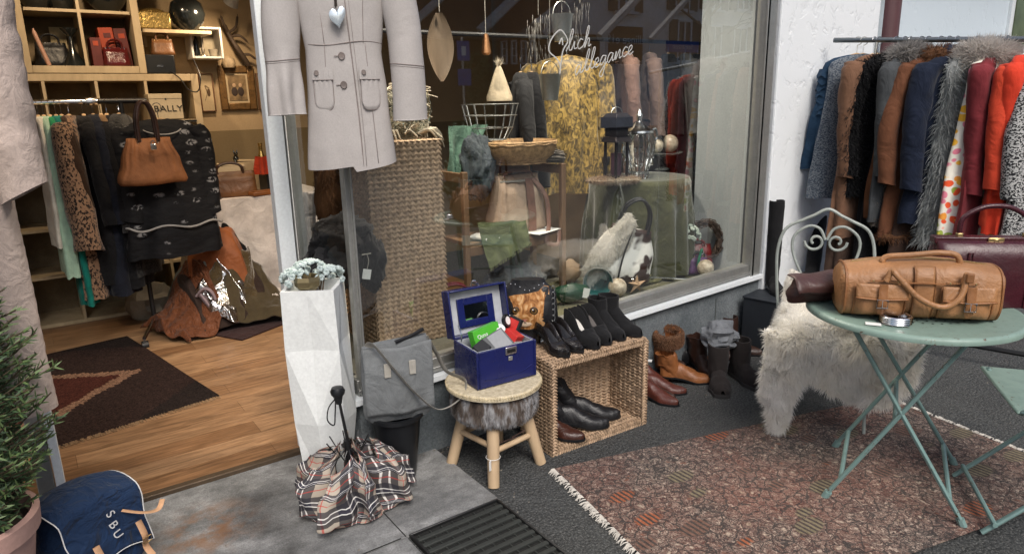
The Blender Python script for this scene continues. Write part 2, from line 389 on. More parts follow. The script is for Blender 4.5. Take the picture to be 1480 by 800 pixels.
def m_glass(name='shop_glass', k=1.0, tint=(.93,.97,.96)):
    s = N(name); s.n.remove(s.b)
    ge = s.node('ShaderNodeNewGeometry'); dt = s.n.new('ShaderNodeVectorMath'); dt.operation = 'DOT_PRODUCT'
    s.l.new(ge.outputs['Normal'], dt.inputs[0]); s.l.new(ge.outputs['Incoming'], dt.inputs[1])
    fr = s.math('ADD', s.math('MULTIPLY', s.math('POWER', s.math('SUBTRACT', 1.0, s.math('ABSOLUTE', dt.outputs['Value'])), 5.0), .957), .043)
    f = s.math('MINIMUM', s.math('MULTIPLY', fr, k), 1.0)
    tr = s.node('ShaderNodeBsdfTransparent', {'Color': tint}); gl = s.node('ShaderNodeBsdfGlossy', {'Color': (1,1,1), 'Roughness': 0.0})
    mx = s.node('ShaderNodeMixShader', {0: f, 1: tr.outputs[0], 2: gl.outputs[0]})
    s.l.new(mx.outputs[0], s.out.inputs[0]); return s.m
def m_cat():
    s = N('ginger_kitten_print'); v = s.obj(); n = s.noise(s.obj((1,1,.5)), 40, 4, .6, 1.5)
    c = s.ramp(n, [(.34, (.16,.055,.012)), (.5, (.42,.19,.06)), (.66, (.62,.40,.2))])
    return s.fin(c, .6, 0, None, .3)
def m_sheep(name, c, c2):
    s = N(name); v = s.obj(); n = s.noise(v, 5, 4, .6)
    col = s.ramp(n, [(.3, c), (.7, c2)]); s.fin(col, .9, 0, None, .15, sheen=.2)
    tl = s.node('ShaderNodeBsdfTranslucent', {'Color': col}); mx = s.node('ShaderNodeMixShader', {0: .55, 1: s.b.outputs[0], 2: tl.outputs[0]})
    s.l.new(mx.outputs[0], s.out.inputs[0]); return s.m
ASPHALT, SLAB, PLINTH, FLOOR = m_asphalt(), m_slab(), m_plinth(), m_floor()
BLACKM = mat('black_metal', (.012,.012,.013), .4, bump=.05)
CHROME = metal('chrome', (.75,.76,.78), .18)
BRASS = metal('brass', (.62,.46,.22), .3)
WHITEP = mat('white_paint', (.74,.78,.80), .4, var=.04, bump=.02)
ALU = mat('aged_aluminium', (.42,.42,.40), .38, var=.2, metal=.7, bump=.06)
HANGW = woodm('hanger_wood', (.55,.38,.22))
HANGP = mat('white_hanger_plastic', (.75,.74,.72), .35, var=.05, bump=0)
BLACKC = cloth('black_cloth', (.006,.006,.0075), sheen=.08)
BLACKL = leather('black_leather', (.012,.012,.014), rough=.38)
SUEDE = cloth('black_suede', (.010,.010,.011), wrinkle=.25, rough=.95)
CREAM = mat('cream_lining', (.62,.60,.56), .8)
GLASSO = m_glass('clear_glass_thin', 1.6, (.95,.98,.97))
CRYSTAL = N('cut_crystal').fin((.95,.97,.97), .03, trans=1, ior=1.5)
# ---------------------------------------------------------------- setting: ground
g = M(); g.grid(lambda u, v: V((lerp(-60, 60, u), lerp(-60, 40, v), 0)), 4, 4)
struct(g.build('ground', ASPHALT, smooth=False))
g = M(); g.box((-.9, 2.31, .003), (4.30, .82, .012)); g.box((-1.1, .4, .003), (3.94, 2.99, .012))
struct(g.build('entrance_paving', SLAB, bevel=.003, smooth=False))
g = M(); g.box((1.06, 1.9, .006), (.36, .004, .010)); g.box((.868, 2.05, .0105), (.003, .3, .002)); g.box((-.35, 1.9, .0105), (2.4, .003, .002))
struct(g.build('paving_joint', mat('joint_dirt', (.02,.02,.018), .9), smooth=False))
g = M(); g.box((-.0, 4.28, .008), (3.4, 3.12, .03)); g.box((2.2, 4.4, .008), (1.2, 2.6, .03))
struct(g.build('shop_floor', FLOOR, smooth=False))

rr = random.Random(77); g = M()
for i in range(420):
    if i < 260: x = rr.uniform(.95, 3.3); y = 2.375-abs(rr.gauss(0, .035))
    else: x = rr.uniform(-.2, 4.2); y = rr.uniform(.7, 2.3)
    s_ = rr.uniform(.002, .006); z = .010 if (x < 1.24 and y > 1.9) or x < .87 else .0005
    if .86 < x < 1.26 and y < 1.92: continue
    a = rr.uniform(0, PI); d = V((math.cos(a), math.sin(a), 0))*s_; e = V((-d.y, d.x, 0))*rr.uniform(.4, .9); c = V((x, y, z)); g.add([c-d, c+e, c+d, c-e, c+V((0,0,s_*.7))], [(0,1,4), (1,2,4), (2,3,4), (3,0,4)])
o = g.build('grit', mat('grit_mixed', (.16,.13,.09), .9, var=.6, sc=40, c2=(.34,.31,.26)), smooth=False); o['kind'] = 'stuff'; o['label'] = 'scattered grit and leaf crumbs on the ground'; o['category'] = 'grit'

# metal foot grate let into the paving
t = thing('foot_grate', 'dark ribbed metal foot grate set into the ground before the entrance', 'grate', (1.06, 1.42, 0), 0)
g = M(); g.box((0, 0, .002), (.36, .94, .006)); g.build('grate_recess_sheet', mat('grate_recess_shade', (.012,.012,.011), .9), t)  # dark sheet stands in for the shaded recess under the ribs
g = M()
for s_ in (-1, 1): g.box((s_*.176, 0, .009), (.008, .94, .016))
for s_ in (-1, 1): g.box((0, s_*.474, .009), (.36, .008, .016))
g.build('grate_frame', metal('grate_frame_steel', (.10,.10,.10), .5), t, bevel=.002)
g = M()
for i in range(24): g.box((0, -.45+i*.0385, .0095), (.342, .018, .009))
for i in range(8): g.box((-.154+i*.044, 0, .0075), (.005, .93, .006))
g.build('ribs', mat('grate_rubber', (.03,.033,.03), .7, bump=.3), t, bevel=.002)

# ---------------------------------------------------------------- the shop building
SHOP = thing('shop_building', 'second-hand clothes shop front with white rough plaster, granite plinth and big window', 'building', (0, 0, 0))
PLASTER = m_plaster('rough_white_plaster', (.78,.81,.83)); PLASTERB = m_plaster('pale_blue_plaster', (.62,.70,.76), .6)
INW = mat('warm_interior_wall', (.40,.29,.17), .85, var=.08, sc=2, bump=.1); DADO = mat('olive_dado', (.20,.145,.075), .8, var=.1, sc=2)
GREYW = mat('grey_reveal_paint', (.36,.39,.41), .7, var=.08, sc=2, bump=.08)
def sillz(x): return .31+(x-.9)*.036
def part(name, m, mt, **k): return m.build(name, mt, SHOP, **k)
g = M()
vs = [V((x, y, z)) for y in (2.38, 2.50) for x, z in ((.93, -.02), (3.45, -.02), (3.45, sillz(3.45)), (.93, sillz(.93)))]
g.add(vs, [(0,1,2,3), (5,4,7,6), (3,2,6,7), (1,5,6,2), (0,3,7,4)])
g.add([V((.93,2.38,-.02)), V((.93,2.38,.31)), V((.83,2.715,.31)), V((.83,2.715,-.02))], [(0,1,2,3)])
part('plinth', g, PLINTH, smooth=False)
g = M()
for x in (1.62, 2.42, 3.05): g.box((x, 2.379, .17), (.006, .004, .34))
part('plinth_joint', g, mat('joint_grey', (.09,.10,.10), .9), smooth=False)
g = M()
def slopebar(g, x0, x1, y0, y1, za, zb):
    vs = [V((x, y, sillz(x)+z)) for y in (y0, y1) for x, z in ((x0, za), (x1, za), (x1, zb), (x0, zb))]
    g.add(vs, [(0,1,2,3), (5,4,7,6), (3,2,6,7), (1,5,6,2), (0,3,7,4), (0,4,5,1)])
slopebar(g, .90, 3.42, 2.345, 2.52, .0, .022)
g.add([V((.90,2.345,.31)), V((.90,2.345,.332)), V((.80,2.715,.332)), V((.80,2.715,.31)), V((.94,2.345,.332)), V((.86,2.715,.332))], [(0,1,2,3), (1,4,5,2)])
part('sill', g, WHITEP)
g = M(); slopebar(g, .93, 3.40, 2.385, 2.45, .022, .085); slopebar(g, .93, 3.40, 2.372, 2.385, .03, .05)
g.box((.955, 2.40, 1.62), (.026, .04, 2.6)); g.box((.944, 2.378, 1.62), (.010, .012, 2.6)); g.box((.965, 2.378, 1.62), (.008, .012, 2.6))
g.box((3.375, 2.40, 1.68), (.075, .07, 2.6)); g.box((3.345, 2.372, 1.68), (.02, .014, 2.6)); g.box((2.16, 2.41, 2.96), (2.5, .07, .1))
g.add([V((.94,2.40,.332)), V((.94,2.40,.40)), V((.845,2.71,.40)), V((.845,2.71,.332))], [(0,1,2,3)])
part('window_frame', g, ALU, bevel=.002)
g = M(); g.add([V((.965,2.415,.33)), V((3.345,2.415,.40)), V((3.345,2.415,2.93)), V((.965,2.415,2.93))], [(0,1,2,3)])
part('window_pane', g, m_glass('shop_window_glass', 5.0), smooth=False)
g = M(); g.add([V((.948,2.405,.33)), V((.948,2.405,2.9)), V((.862,2.70,2.9)), V((.862,2.70,.33))], [(0,1,2,3)])
part('window_pane', g, m_glass('side_glass', 1.3), smooth=False)
g = M(); g.box((.815, 2.725, 1.28), (.062, .05, 2.54)); part('door_post', g, WHITEP, bevel=.003)
g = M(); g.box((.872, 2.725, 1.28), (.045, .055, 2.54)); g.box((.851, 2.715, 1.28), (.006, .05, 2.54)); part('door_frame', g, ALU, bevel=.003)
g = M(); g.box((-.058, 2.725, 1.28), (.028, .06, 2.54)); part('door_post', g, WHITEP, bevel=.003)
g = M(); g.box((-.10, 2.725, 1.28), (.05, .05, 2.54)); g.box((-.88, 2.725, .05), (1.5, .05, .09)); g.box((.37, 2.725, 2.6), (1.2, .06, .12)); part('door_frame', g, ALU, bevel=.003)
g = M(); g.add([V((-1.6,2.73,.1)), V((-.12,2.73,.1)), V((-.12,2.73,2.5)), V((-1.6,2.73,2.5))], [(0,1,2,3)]); part('window_pane', g, m_glass('left_glass', 1.3), smooth=False)
g = M(); g.box((.37, 2.70, .016), (.94, .035, .022)); part('threshold', g, mat('threshold_metal', (.10,.07,.045), .5, metal=.4), bevel=.003)
g = M(); g.box((3.93, 2.52, 1.9), (1.0, .34, 4.2)); part('plaster_pillar', g, PLASTER, smooth=False, bevel=.01)
g = M(); g.box((8.9, 3.0, 1.9), (8.1, .2, 4.2)); part('plaster_wall', g, PLASTERB, smooth=False)
g = M(); g.box((4.66, 2.86, 1.9), (.38, .16, 4.2)); part('plaster_wall', g, m_plaster('pale_grey_plaster', (.55,.60,.63), .6), smooth=False)
g = M(); p0 = Y(1283, 30, 2.48); g.tube([(p0.x, 2.48, -.05), (p0.x, 2.48, 4)], .073, 20); g.tube([(p0.x, 2.48, 1.05), (p0.x, 2.48, 1.09)], .083, 20)
part('drainpipe', g, mat('plum_pipe_paint', (.12,.06,.065), .35, var=.15, stretch=(1,1,.2)))
g = M(); p1 = Y(1258, 30, 2.345); g.box((4.44, 2.41, 1.9), (.05, .12, 4.2)); part('corner_strip', g, mat('grey_strip_paint', (.38,.43,.46), .5), smooth=False)
g = M(); WX = Y(1455, 30, 2.9).x; g.box((WX+.6, 2.888, 2.2), (1.2, .03, 1.1)); part('side_window_frame', g, WHITEP, smooth=False)
g = M(); g.box((WX+.6, 2.866, 2.2), (1.05, .01, .95)); part('side_window_pane', g, mat('green_curtain_glass', (.09,.12,.06), .15, sc=6, bump=0), smooth=False)
g = M(); g.box((1.0, 2.55, 4.9), (14, .36, 3.75)); g.box((-4.3, 2.6, 1.5), (5.4, .3, 3.05)); part('upper_wall', g, PLASTER, smooth=False)
# interior shell
g = M(); g.box((.6, 5.86, 1.9), (6.6, .1, 1.3)); g.box((-1.75, 4.3, 1.3), (.1, 3.1, 2.7)); g.box((4.0, 4.4, 1.3), (.1, 3.0, 2.7)); part('inner_wall', g, INW, smooth=False)
g = M(); g.box((.6, 5.86, .625), (6.6, .1, 1.25)); part('inner_dado', g, DADO, smooth=False)
g = M(); g.box((1.1, 4.3, 2.72), (6.2, 3.2, .1)); part('ceiling', g, mat('ceiling_paint', (.5,.45,.38), .9, var=.05), smooth=False)
g = M(); g.box((3.385, 2.64, 1.55), (.06, .36, 2.3)); part('window_reveal', g, GREYW, smooth=False)
g = M(); g.box((2.155, 2.80, .375), (2.39, .72, .03)); g.box((2.155, 3.15, .18), (2.39, .02, .36)); part('display_deck', g, mat('deck_paint', (.10,.095,.075), .8), smooth=False)

# olive cloth lying in the window
def oc(u, v):
    p = V((lerp(1.55, 3.33, u), lerp(2.47, 3.05, v), 0)); p.z = .396+.018*abs(noise.noise(V((p.x*5, p.y*9, 1)))) + .012*abs(noise.noise(V((p.x*14, p.y*11, 5)))); return p
g = M(); g.grid(oc, 70, 30)
tag(g.build('floor_cloth', cloth('olive_linen', (.16,.15,.09))), 'crumpled olive cloth spread over the bottom of the shop window', 'cloth')

# ---------------------------------------------------------------- street seen mirrored in the shop window
def VR(px, py, yv):                       # photo point of a mirrored thing -> real place across the street
    p = Y(px, py, yv); return V((p.x, 2*2.415-p.y, p.z))
HOUSEW = mat('beige_render', (.93,.90,.84), .85, sc=.6, bs=6, bump=.05); SHUT = mat('grey_green_shutter', (.10,.115,.105), .6); HGL = mat('window_dark_glass', (.06,.075,.09), .1, bump=0)
hy = 2*2.415-26
house = thing('apartment_house', 'beige rendered house with shuttered windows across the street, mirrored in the window', 'building', (29, hy, 0))
g = M(); g.box((2.0, -5, 4.5), (22, 10, 9)); g.box((-7.8, .06, 4.5), (.4, .1, 9)); g.build('wall', HOUSEW, house, smooth=False)
g = M(); g.plate([(-10.5, 9), (14.5, 9), (12.5, 12), (-8.5, 12)], 10.6, Matrix.Translation((0, -5, 0))); g.build('roof', mat('brown_tiles', (.10,.06,.045), .8), house, smooth=False)
for (px, py, w, h) in ((904, -8, 1.0, 1.5), (986, -8, 1.0, 1.5), (1032, -8, 1.0, 1.5), (1074, -6, 1.0, 1.5), (988, 60, 1.0, 2.0), (1031, 66, 1.1, 2.0), (1068, 68, 1.1, 2.0), (1015, 62, .02, .02)):
    if w < .1: continue
    p = VR(px, py, 26); x, z = p.x-29, p.z
    f = M(); 
    for s_ in (-1, 1): f.box((x+s_*w*.5, .04, z), (.1, .1, h)); f.box((x, .04, z+s_*h*.5), (w+.1, .1, .1))
    f.box((x, .05, z), (.08, .08, h)); f.box((x, .08, z-h*.5-.1), (w+.5, .3, .12))
    fo = f.build('window', WHITEP, house, smooth=False)
    q = M(); q.box((x, .012, z), (w, .02, h)); q.build('pane', HGL, fo, smooth=False)
    for s_ in (-1, 1):
        q = M(); q.box((x+s_*(w*.5+.36), .05, z), (.56, .07, h+.1)); q.build('shutter', SHUT, house, smooth=False)
p = VR(902, 66, 26)
q = M(); q.box((p.x-29, .05, p.z), (2.5, .1, 1.9)); so = q.build('shop_sign', WHITEP, house, smooth=False)
q = M(); q.box((p.x-29, .11, p.z), (2.3, .04, 1.75)); q.build('sign_panel', mat('sign_black', (.01,.01,.012), .4), so, smooth=False)
text('sign_lettering', 'ellinge e19', .62, WHITEP, so, (p.x-29, .14, p.z+.25), (PI/2, 0, PI))
# dark timber barn
BARNW = mat('dark_timber', (.02,.022,.022), .8); by = 2*2.415-21
barn = thing('timber_barn', 'dark timber barn with broad brown roof and white barred windows, mirrored in the window', 'building', (14, by, 0))
a, b_, c_ = Y(560, 66, 21), Y(700, 62, 21), Y(800, -8, 21)
g = M(); g.box((a.x-14-3+4, -4, 1.9), (16, 8, 3.8)); g.build('wall', BARNW, barn, smooth=False)
g = M(); e0 = b_.z
rf = [(a.x-14-6, e0-.1), (b_.x-14+.2, e0), (c_.x-14, c_.z), (c_.x-14, c_.z+4), (a.x-14-6, c_.z+4)]
g.plate(rf, .5, Matrix.Translation((0, .9, 0))); g.build('roof', mat('brown_roof', (.085,.072,.062), .8, var=.3, stretch=(.3,1,2)), barn, smooth=False)
for i in range(7):  # pale bars stand in for light streaks reflected off the roof
    g = M(); x0 = -9+i*2.6; g.tube([(x0, 1.2, e0+.2), (x0+4.6, 1.2, e0+3.8)], .13+.05*(i % 2), 6); g.build('roof_light_streak', mat('pale_light_streak', (.60,.59,.57), .7), barn)
g = M(); q0, q1 = Y(715, 30, 21), Y(790, 56, 21); g.box(((q0.x+q1.x)/2-14, .04, (q0.z+q1.z)/2), (q1.x-q0.x, .08, q0.z-q1.z)); g.build('gable_panel', mat('grey_render', (.34,.36,.38), .8), barn, smooth=False)
for px in (727, 741, 755, 768):
    p = Y(px, 76, 21); x = p.x-14
    f = M()
    for s_ in (-1, 1): f.box((x+s_*.1, .06, p.z), (.05, .08, .75)); f.box((x, .06, p.z+s_*.38), (.25, .08, .05))
    for k in (-.12, .12): f.box((x, .06, p.z+k), (.2, .05, .025))
    fo = f.build('window', WHITEP, barn, smooth=False); q = M(); q.box((x, .03, p.z), (.2, .02, .75)); q.build('pane', HGL, fo, smooth=False)
# parked cars
CARP = mat('pale_blue_car_paint', (.55,.62,.70), .25, var=.05, bump=0, coat=.6)
def car(px, py, yv, label, s=1.0):
    p = VR(px, py, yv); t = thing('parked_car', label, 'car', (p.x, p.y, 0), PI, 'cars parked across the street')
    prof = [(-2.1,.35),(-2.15,.8),(-1.75,.95),(-.95,1.05),(-.35,1.46),(1.2,1.48),(1.95,1.0),(2.1,.8),(2.08,.35)]
    g = M(); g.plate([(x, z) for x, z in prof], 1.7); g.build('body', CARP, t, bevel=.06)
    for s_ in (-1, 1):
        q = M(); q.plate([(-.75,1.05),(-.25,1.38),(.35,1.40),(.35,1.04)], .02, Matrix.Translation((0, s_*.86, 0))); q.build('side_window', HGL, t)
        q = M(); q.plate([(.45,1.04),(.45,1.40),(1.1,1.40),(1.6,1.04)], .02, Matrix.Translation((0, s_*.86, 0))); q.build('side_window', HGL, t)
        for x in (-1.35, 1.3):
            q = M(); q.lathe([(.0,-.1),(.2,-.1),(.31,-.08),(.31,.08),(.2,.1),(0,.1)], 20, (x, s_*.78, .31), m=Matrix.Rotation(PI/2, 3, 'X')); w_ = q.build('wheel', BLACKM, t)
            q = M(); q.lathe([(0,.102),(.19,.102),(.2,.09)], 16, (x, s_*.78, .31), m=Matrix.Rotation(-s_*PI/2, 3, 'X') ); q.build('rim', ALU, w_)
    for s_ in (-1, 1):
        q = M(); q.box((2.1, s_*.65, .82), (.08, .25, .16)); q.build('tail_light', mat('red_lens', (.4,.02,.015), .3), t)
    return t
car(742, 120, 30, 'pale blue estate car mirrored in the window beside the barn windows'); car(640, 125, 27, 'pale car mirrored in the window above the straw bowl')
# street signs
BLUE = mat('sign_blue', (.015,.09,.42), .4, bump=0)
p = VR(668, 74, 14); t = thing('street_sign', 'blue square traffic sign on a thin pole mirrored in the window', 'sign', (p.x, p.y, 0))
g = M(); g.tube([(0,0,0),(0,0,p.z+.3)], .03, 8); g.build('pole', ALU, t); g = M(); g.box((0, .05, p.z), (.32, .02, .42)); g.build('sign_plate', BLUE, t); g = M(); g.box((0, .062, p.z), (.12, .004, .2)); g.build('sign_symbol', WHITEP, t)
p = VR(660, 112, 14); g = M(); g.box((0, .06, p.z), (.34, .02, .36)); g.build('sign_plate', BLUE, t)
p = VR(985, 68, 24); t = thing('street_name_sign', 'long blue street name sign on a post mirrored in the window', 'sign', (p.x, p.y, 0))
g = M(); g.tube([(0,0,0),(0,0,p.z+.2)], .04, 8); g.build('pole', ALU, t); g = M(); g.box((0, .06, p.z), (2.3, .03, .5)); g.build('sign_plate', BLUE, t)
text('sign_lettering', 'Seestrasse', .34, WHITEP, t, (0, .085, p.z), (PI/2, 0, PI))
# shrubs and bare tree across the street
BARK = mat('grey_bark', (.10,.09,.08), .9, bump=.5, bs=30); LEAF = mat('street_leaf', (.035,.085,.03), .6)
def bush(px, py, yv, r, h, label):
    p = VR(px, py, yv); t = thing('shrub', label, 'shrub', (p.x, p.y, 0)); rg = random.Random(px)
    g = M()
    for i in range(2600):
        a = rg.uniform(0, 2*PI); q = rg.random()**.5; z = rg.random(); k = (1-.5*z)*(.75+.35*noise.noise(V((a*1.3, z*4, 1))))
        c = V((r*q*k*math.cos(a), r*q*k*math.sin(a), .1+h*z)); d = V((rg.uniform(-1,1), rg.uniform(-1,1), rg.uniform(-.3,1))).normalized()*.09; e = d.orthogonal().normalized()*.04
        g.add([c-d, c+e, c+d, c-e], [(0,1,2,3)])
    g.build('foliage', LEAF, t); g = M(); g.tube([(0,0,0),(0,0,h*.7)], .05, 6); g.build('stem', BARK, t)
bush(690, 105, 17, .8, 2.6, 'tall green shrub mirrored in the window behind the blue sign'); bush(672, 200, 9, .45, 1.0, 'low green bush mirrored in the window above the chair')
def tree(px, yv, h, label):
    p = VR(px, 100, yv); t = thing('bare_tree', label, 'tree', (p.x, p.y, 0)); rg = random.Random(3)
    g = M(); g.tube([(0,0,0),(.05,0,h*.4),(.2,0,h*.75),(.1,0,h)], [.2,.16,.1,.03], 8); g.build('trunk', BARK, t)
    g = M()
    def br(p, d, l, r, k):
        q = p+d*l*.5+V((rg.uniform(-.1,.1), rg.uniform(-.1,.1), .08))*l; e = p+d*l
        g.tube([p, q, e], [r, r*.75, r*.5], 5)
        if k:
            for _ in range(3): br(lerp(p, e, rg.uniform(.5, 1)), (d+V((rg.uniform(-.8,.8), rg.uniform(-.8,.8), rg.uniform(-.2,.6)))).normalized(), l*.62, r*.5, k-1)
    for i in range(9): br(V((.1, 0, h*(.42+.06*i))), V((math.cos(i*2.4), math.sin(i*2.4), .6)).normalized(), h*.32, .06, 3)
    g.build('crown', BARK, t)
tree(1017, 20, 7.5, 'bare pale tree in front of the beige house, mirrored in the window')
# ---------------------------------------------------------------- hanging clothes
def hanger(root, W=.17, wood=True, hook=True, z=-.085):
    g = M(); m = HANGW if wood else HANGP
    for s_ in (-1, 1): g.tube(bez([(0,0,z), (s_*W*.5,0,z-.022), (s_*W,0,z-.062)], 6), [.011]*12+[.008], 6, flat=.6)
    h = g.build('hanger', m, root)
    g = M(); g.tube([V((0,0,z)), V((0,0,-.04))]+[V((.0+.022*math.sin(R(a)), 0, -.018-.022*math.cos(R(a)))) for a in range(0, 251, 25)][::1], .0022, 6)
    g.build('hook', CHROME, h); return h
def body_rings(L, W, hem, D0, D1, folds, amp, seed, n=40, steps=22, lean=0.0, neck=.05):
    rings = []
    for i in range(steps+1):
        t = i/steps; z = -.095-L*t
        if t < .13:
            q = t/.13; w = lerp(neck, W, math.sin(q*PI/2)**.9); z = -.088-.05*q**1.6-.01*q
            d = lerp(.03, D0*.75, q)
        else:
            q = (t-.13)/.87; w = lerp(W, hem, sm(q)); d = curve([(0, D0*.75), (.18, D0), (1, D1)], q); z = lerp(-.148, -.095-L, q)
        ring = []
        for k in range(n):
            a = 2*PI*k/n; c, s_ = math.cos(a), math.sin(a)
            fo = 1+amp*sm((t-.1)*1.4)*(math.sin(folds*a+seed*1.7+t*1.2)*.7+noise.noise(V((c*2.2, s_*2.2, t*2.5+seed*9)))*.9)
            p = V((w*math.copysign(abs(c)**.75, c)*(1+(fo-1)*.35), d*math.copysign(abs(s_)**.85, s_)*fo, z))
            p += noise.noise_vector(p*11+V((seed*3.1, seed, 0)))*.006
            if i == steps: p.z += .012*noise.noise(V((c*3, s_*3, seed)))
            p.x += lean*t
            ring.append(p)
        rings.append(ring)
    return rings
def sleeve(g, s_, W, L, r0, r1, fwd, seed, z0=-.155, mi=0, out=.045):
    pts = bez([(s_*(W-.035), 0, z0+.015), (s_*(W+.012), 0, z0-.05), (s_*(W+out), -fwd*.4, z0-L*.5), (s_*(W+out*.9), -fwd, z0-L)], 7)
    rings = []
    for i, p in enumerate(pts):
        t = i/(len(pts)-1); r = lerp(r0, r1, t); ring = []
        for k in range(16):
            a = 2*PI*k/16; rr = r*(1+.16*noise.noise(V((math.cos(a)*1.5, t*9+seed*3, math.sin(a)*1.5)))+.05*math.sin(t*26+a*2+seed)*t)
            ring.append(p+V((rr*math.cos(a), rr*.85*math.sin(a), .25*rr*math.cos(a)*s_)))
        rings.append(ring)
    g.loft(rings, cap=(True, False), mi=mi)
def garment(name, label, cat, loc, rz, L, m, W=.19, hem=.2, D0=.035, D1=.045, slv=None, folds=5, amp=.25, seed=1, wood=True, group=None,
            fur=None, collar=None, r0=.06, r1=.045, fwd=.03, lean=0, hood=None, hemfur=None, hang=True, shag=None, out=.045):
    t = thing(name, label, cat, loc, rz, group)
    if hang: hanger(t, W*.8, wood)
    if slv and hang: slv *= 1.12
    g = M(); g.loft(body_rings(L, W, hem, D0, D1, folds, amp, seed, lean=lean), cap=(False, False))
    src = M(); src.v = list(g.v); src.f = [f[::-1] for f in g.f]
    if shag: g.fur(src, *shag)
    g.build('body', m, t, ang=75)
    if slv:
        for s_ in (-1, 1):
            g = M(); sleeve(g, s_, W, slv, r0, r1, fwd, seed+s_, out=out); q = M(); q.v = list(g.v); q.f = [f[::-1] for f in g.f]
            if shag: g.fur(q, shag[0]//4, *shag[1:])
            g.build('sleeve', m, t, ang=75)
    if collar:
        cm, cn, cl, cr = collar
        g = M(); g.tube([V((.085*math.cos(a*PI/6), .05*math.sin(a*PI/6), -.105+.012*math.sin(a))) for a in range(12)], cr, 10, closed=True)
        if cn:
            q = M(); q.v = list(g.v); q.f = list(g.f); g.fur(q, cn, cl, .0022, .15, .55, seed=seed)
        g.build('collar', cm, t)
    if hood:
        g = M(); g.blob((0, .035, -.115), (.10, .075, .075), seed, .35, 2.2, 18); g.build('hood', hood, t)
    if hemfur:
        hm, cn = hemfur
        g = M(); z = -.095-L
        g.tube([V((hem*math.cos(a*PI/10)+lean, D1*math.sin(a*PI/10), z)) for a in range(20)], .022, 8, closed=True)
        q = M(); q.v = list(g.v); q.f = list(g.f); g.fur(q, cn, .035, .0022, .3, .5, seed=seed); g.build('hem_trim', hm, t)
    return t

# ---- rail of coats in front of the plaster wall
ra, rb = V((3.85, 2.27, 1.715)), V((4.06, 1.42, 1.660)); rd = V((rb.x-ra.x, rb.y-ra.y, 0)); RLV = rd.length; rd.normalize(); rrz = math.atan2(rd.y, rd.x)
RL = RLV+.65; rslope = (rb.z-ra.z)/RLV
def rz_at(x): return ra.z+rslope*x
t = thing('clothes_rail', 'grey steel clothes rail on wheels holding the row of coats by the white wall', 'clothes rail', (ra.x, ra.y, 0), rrz)
g = M(); g.tube([(-.02,0,rz_at(-.02)), (RL,0,rz_at(RL))], .0135, 12); g.build('rail_bar', metal('rail_steel', (.20,.22,.23), .35), t)
for x in (.2, RL-.15):
    g = M(); g.tube([(x,0,.08),(x,0,rz_at(x)-.012)], .013, 10); g.build('upright', CHROME, t)
    g = M(); g.tube([(x,-.24,.07),(x,.24,.07)], .016, 8); f = g.build('foot', BLACKM, t)
    for y in (-.23, .23):
        g = M(); g.lathe([(0,-.012),(.026,-.012),(.028,0),(.026,.012),(0,.012)], 14, (x, y, .028), m=Matrix.Rotation(PI/2, 3, 'Y')); g.tube([(x,y,.03),(x,y,.07)], .007, 6); g.build('castor', BLACKM, f)
g = M(); g.tube([(.2,-.02,.10),(RL-.15,-.02,.10)], .014, 8); g.build('cross_bar', BLACKM, t)
def on_rail(px):
    d = ray(px, 58); n = V((-rd.y, rd.x, 0))
    k = n.dot(ra-CAMP)/n.dot(d); q = CAMP+d*k; return ((V((q.x, q.y, 0))-V((ra.x, ra.y, 0))).dot(rd))
FURG = m_sheep('grey_fur', (.16,.15,.14), (.42,.40,.38)); FURB = m_sheep('black_fur', (.006,.006,.007), (.014,.014,.016)); FURP = m_sheep('pale_fur', (.42,.38,.34), (.70,.66,.62))
FURBR = m_sheep('brown_fur', (.10,.045,.02), (.23,.11,.055)); SHAG = m_sheep('silver_shag', (.26,.28,.28), (.55,.57,.56))
NAVY = cloth('navy_wool', (.007,.012,.028)); TEALN = cloth('ink_blue_cotton', (.016,.042,.082))
GR = 'coats on the rail outside'
def rail_garment(px, rz=-R(34), **k):
    k.setdefault('out', .085); k['hem'] = k.get('hem', .2)+.035
    x = on_rail(px); p = ra+rd*x
    return garment(loc=(p.x, p.y, rz_at(x)+.013), rz=rrz+PI/2+rz+R(rnd.uniform(-3, 3)), group=GR, **k)
dr = rail_garment(1240, rz=-R(62), name='ruffled_dress', label='short ink blue dress with ruffled top, leftmost on the outdoor rail', cat='dress', L=.62, m=TEALN, W=.17, hem=.19, D0=.045, D1=.05, amp=.5, folds=7, seed=2)
for i in range(7):
    z = -.16-.035*i; g = M()
    def ruf(u, v, z=z, i=i):
        a = u*2*PI; w, d = .185+.012*v, .056+.014*v
        return V((w*math.cos(a), d*math.sin(a)*(1+.2*math.sin(a*9+i)), z-.045*v+.010*math.sin(a*11+i*2)*v))
    g.grid(ruf, 60, 3); g.build('ruffle', TEALN, dr, ang=180)
rail_garment(1249, rz=-R(46), name='knit_dress', label='blue grey tweed dress right behind the ink blue one on the outdoor rail', cat='dress', L=.78, m=m_tweed('blue_grey_tweed', (.05,.065,.09), (.17,.19,.21)), W=.18, hem=.20, seed=3, amp=.2)
rail_garment(1264, rz=-R(14), out=.035, name='coat', label='camel suede coat with rounded shoulder, third from the left on the outdoor rail', cat='coat', L=.98, m=cloth('camel_suede', (.165,.085,.05), .4), W=.19, hem=.22, slv=.52, seed=4, D0=.05, r0=.068)
rail_garment(1296, rz=-R(32), out=.06, name='fur_jacket', label='black fur jacket on the outdoor rail beside the camel suede coat', cat='jacket', L=.74, m=FURB, W=.19, hem=.20, slv=.5, seed=5, D0=.06, D1=.07, shag=(9000, .032, .003, .6, .5))
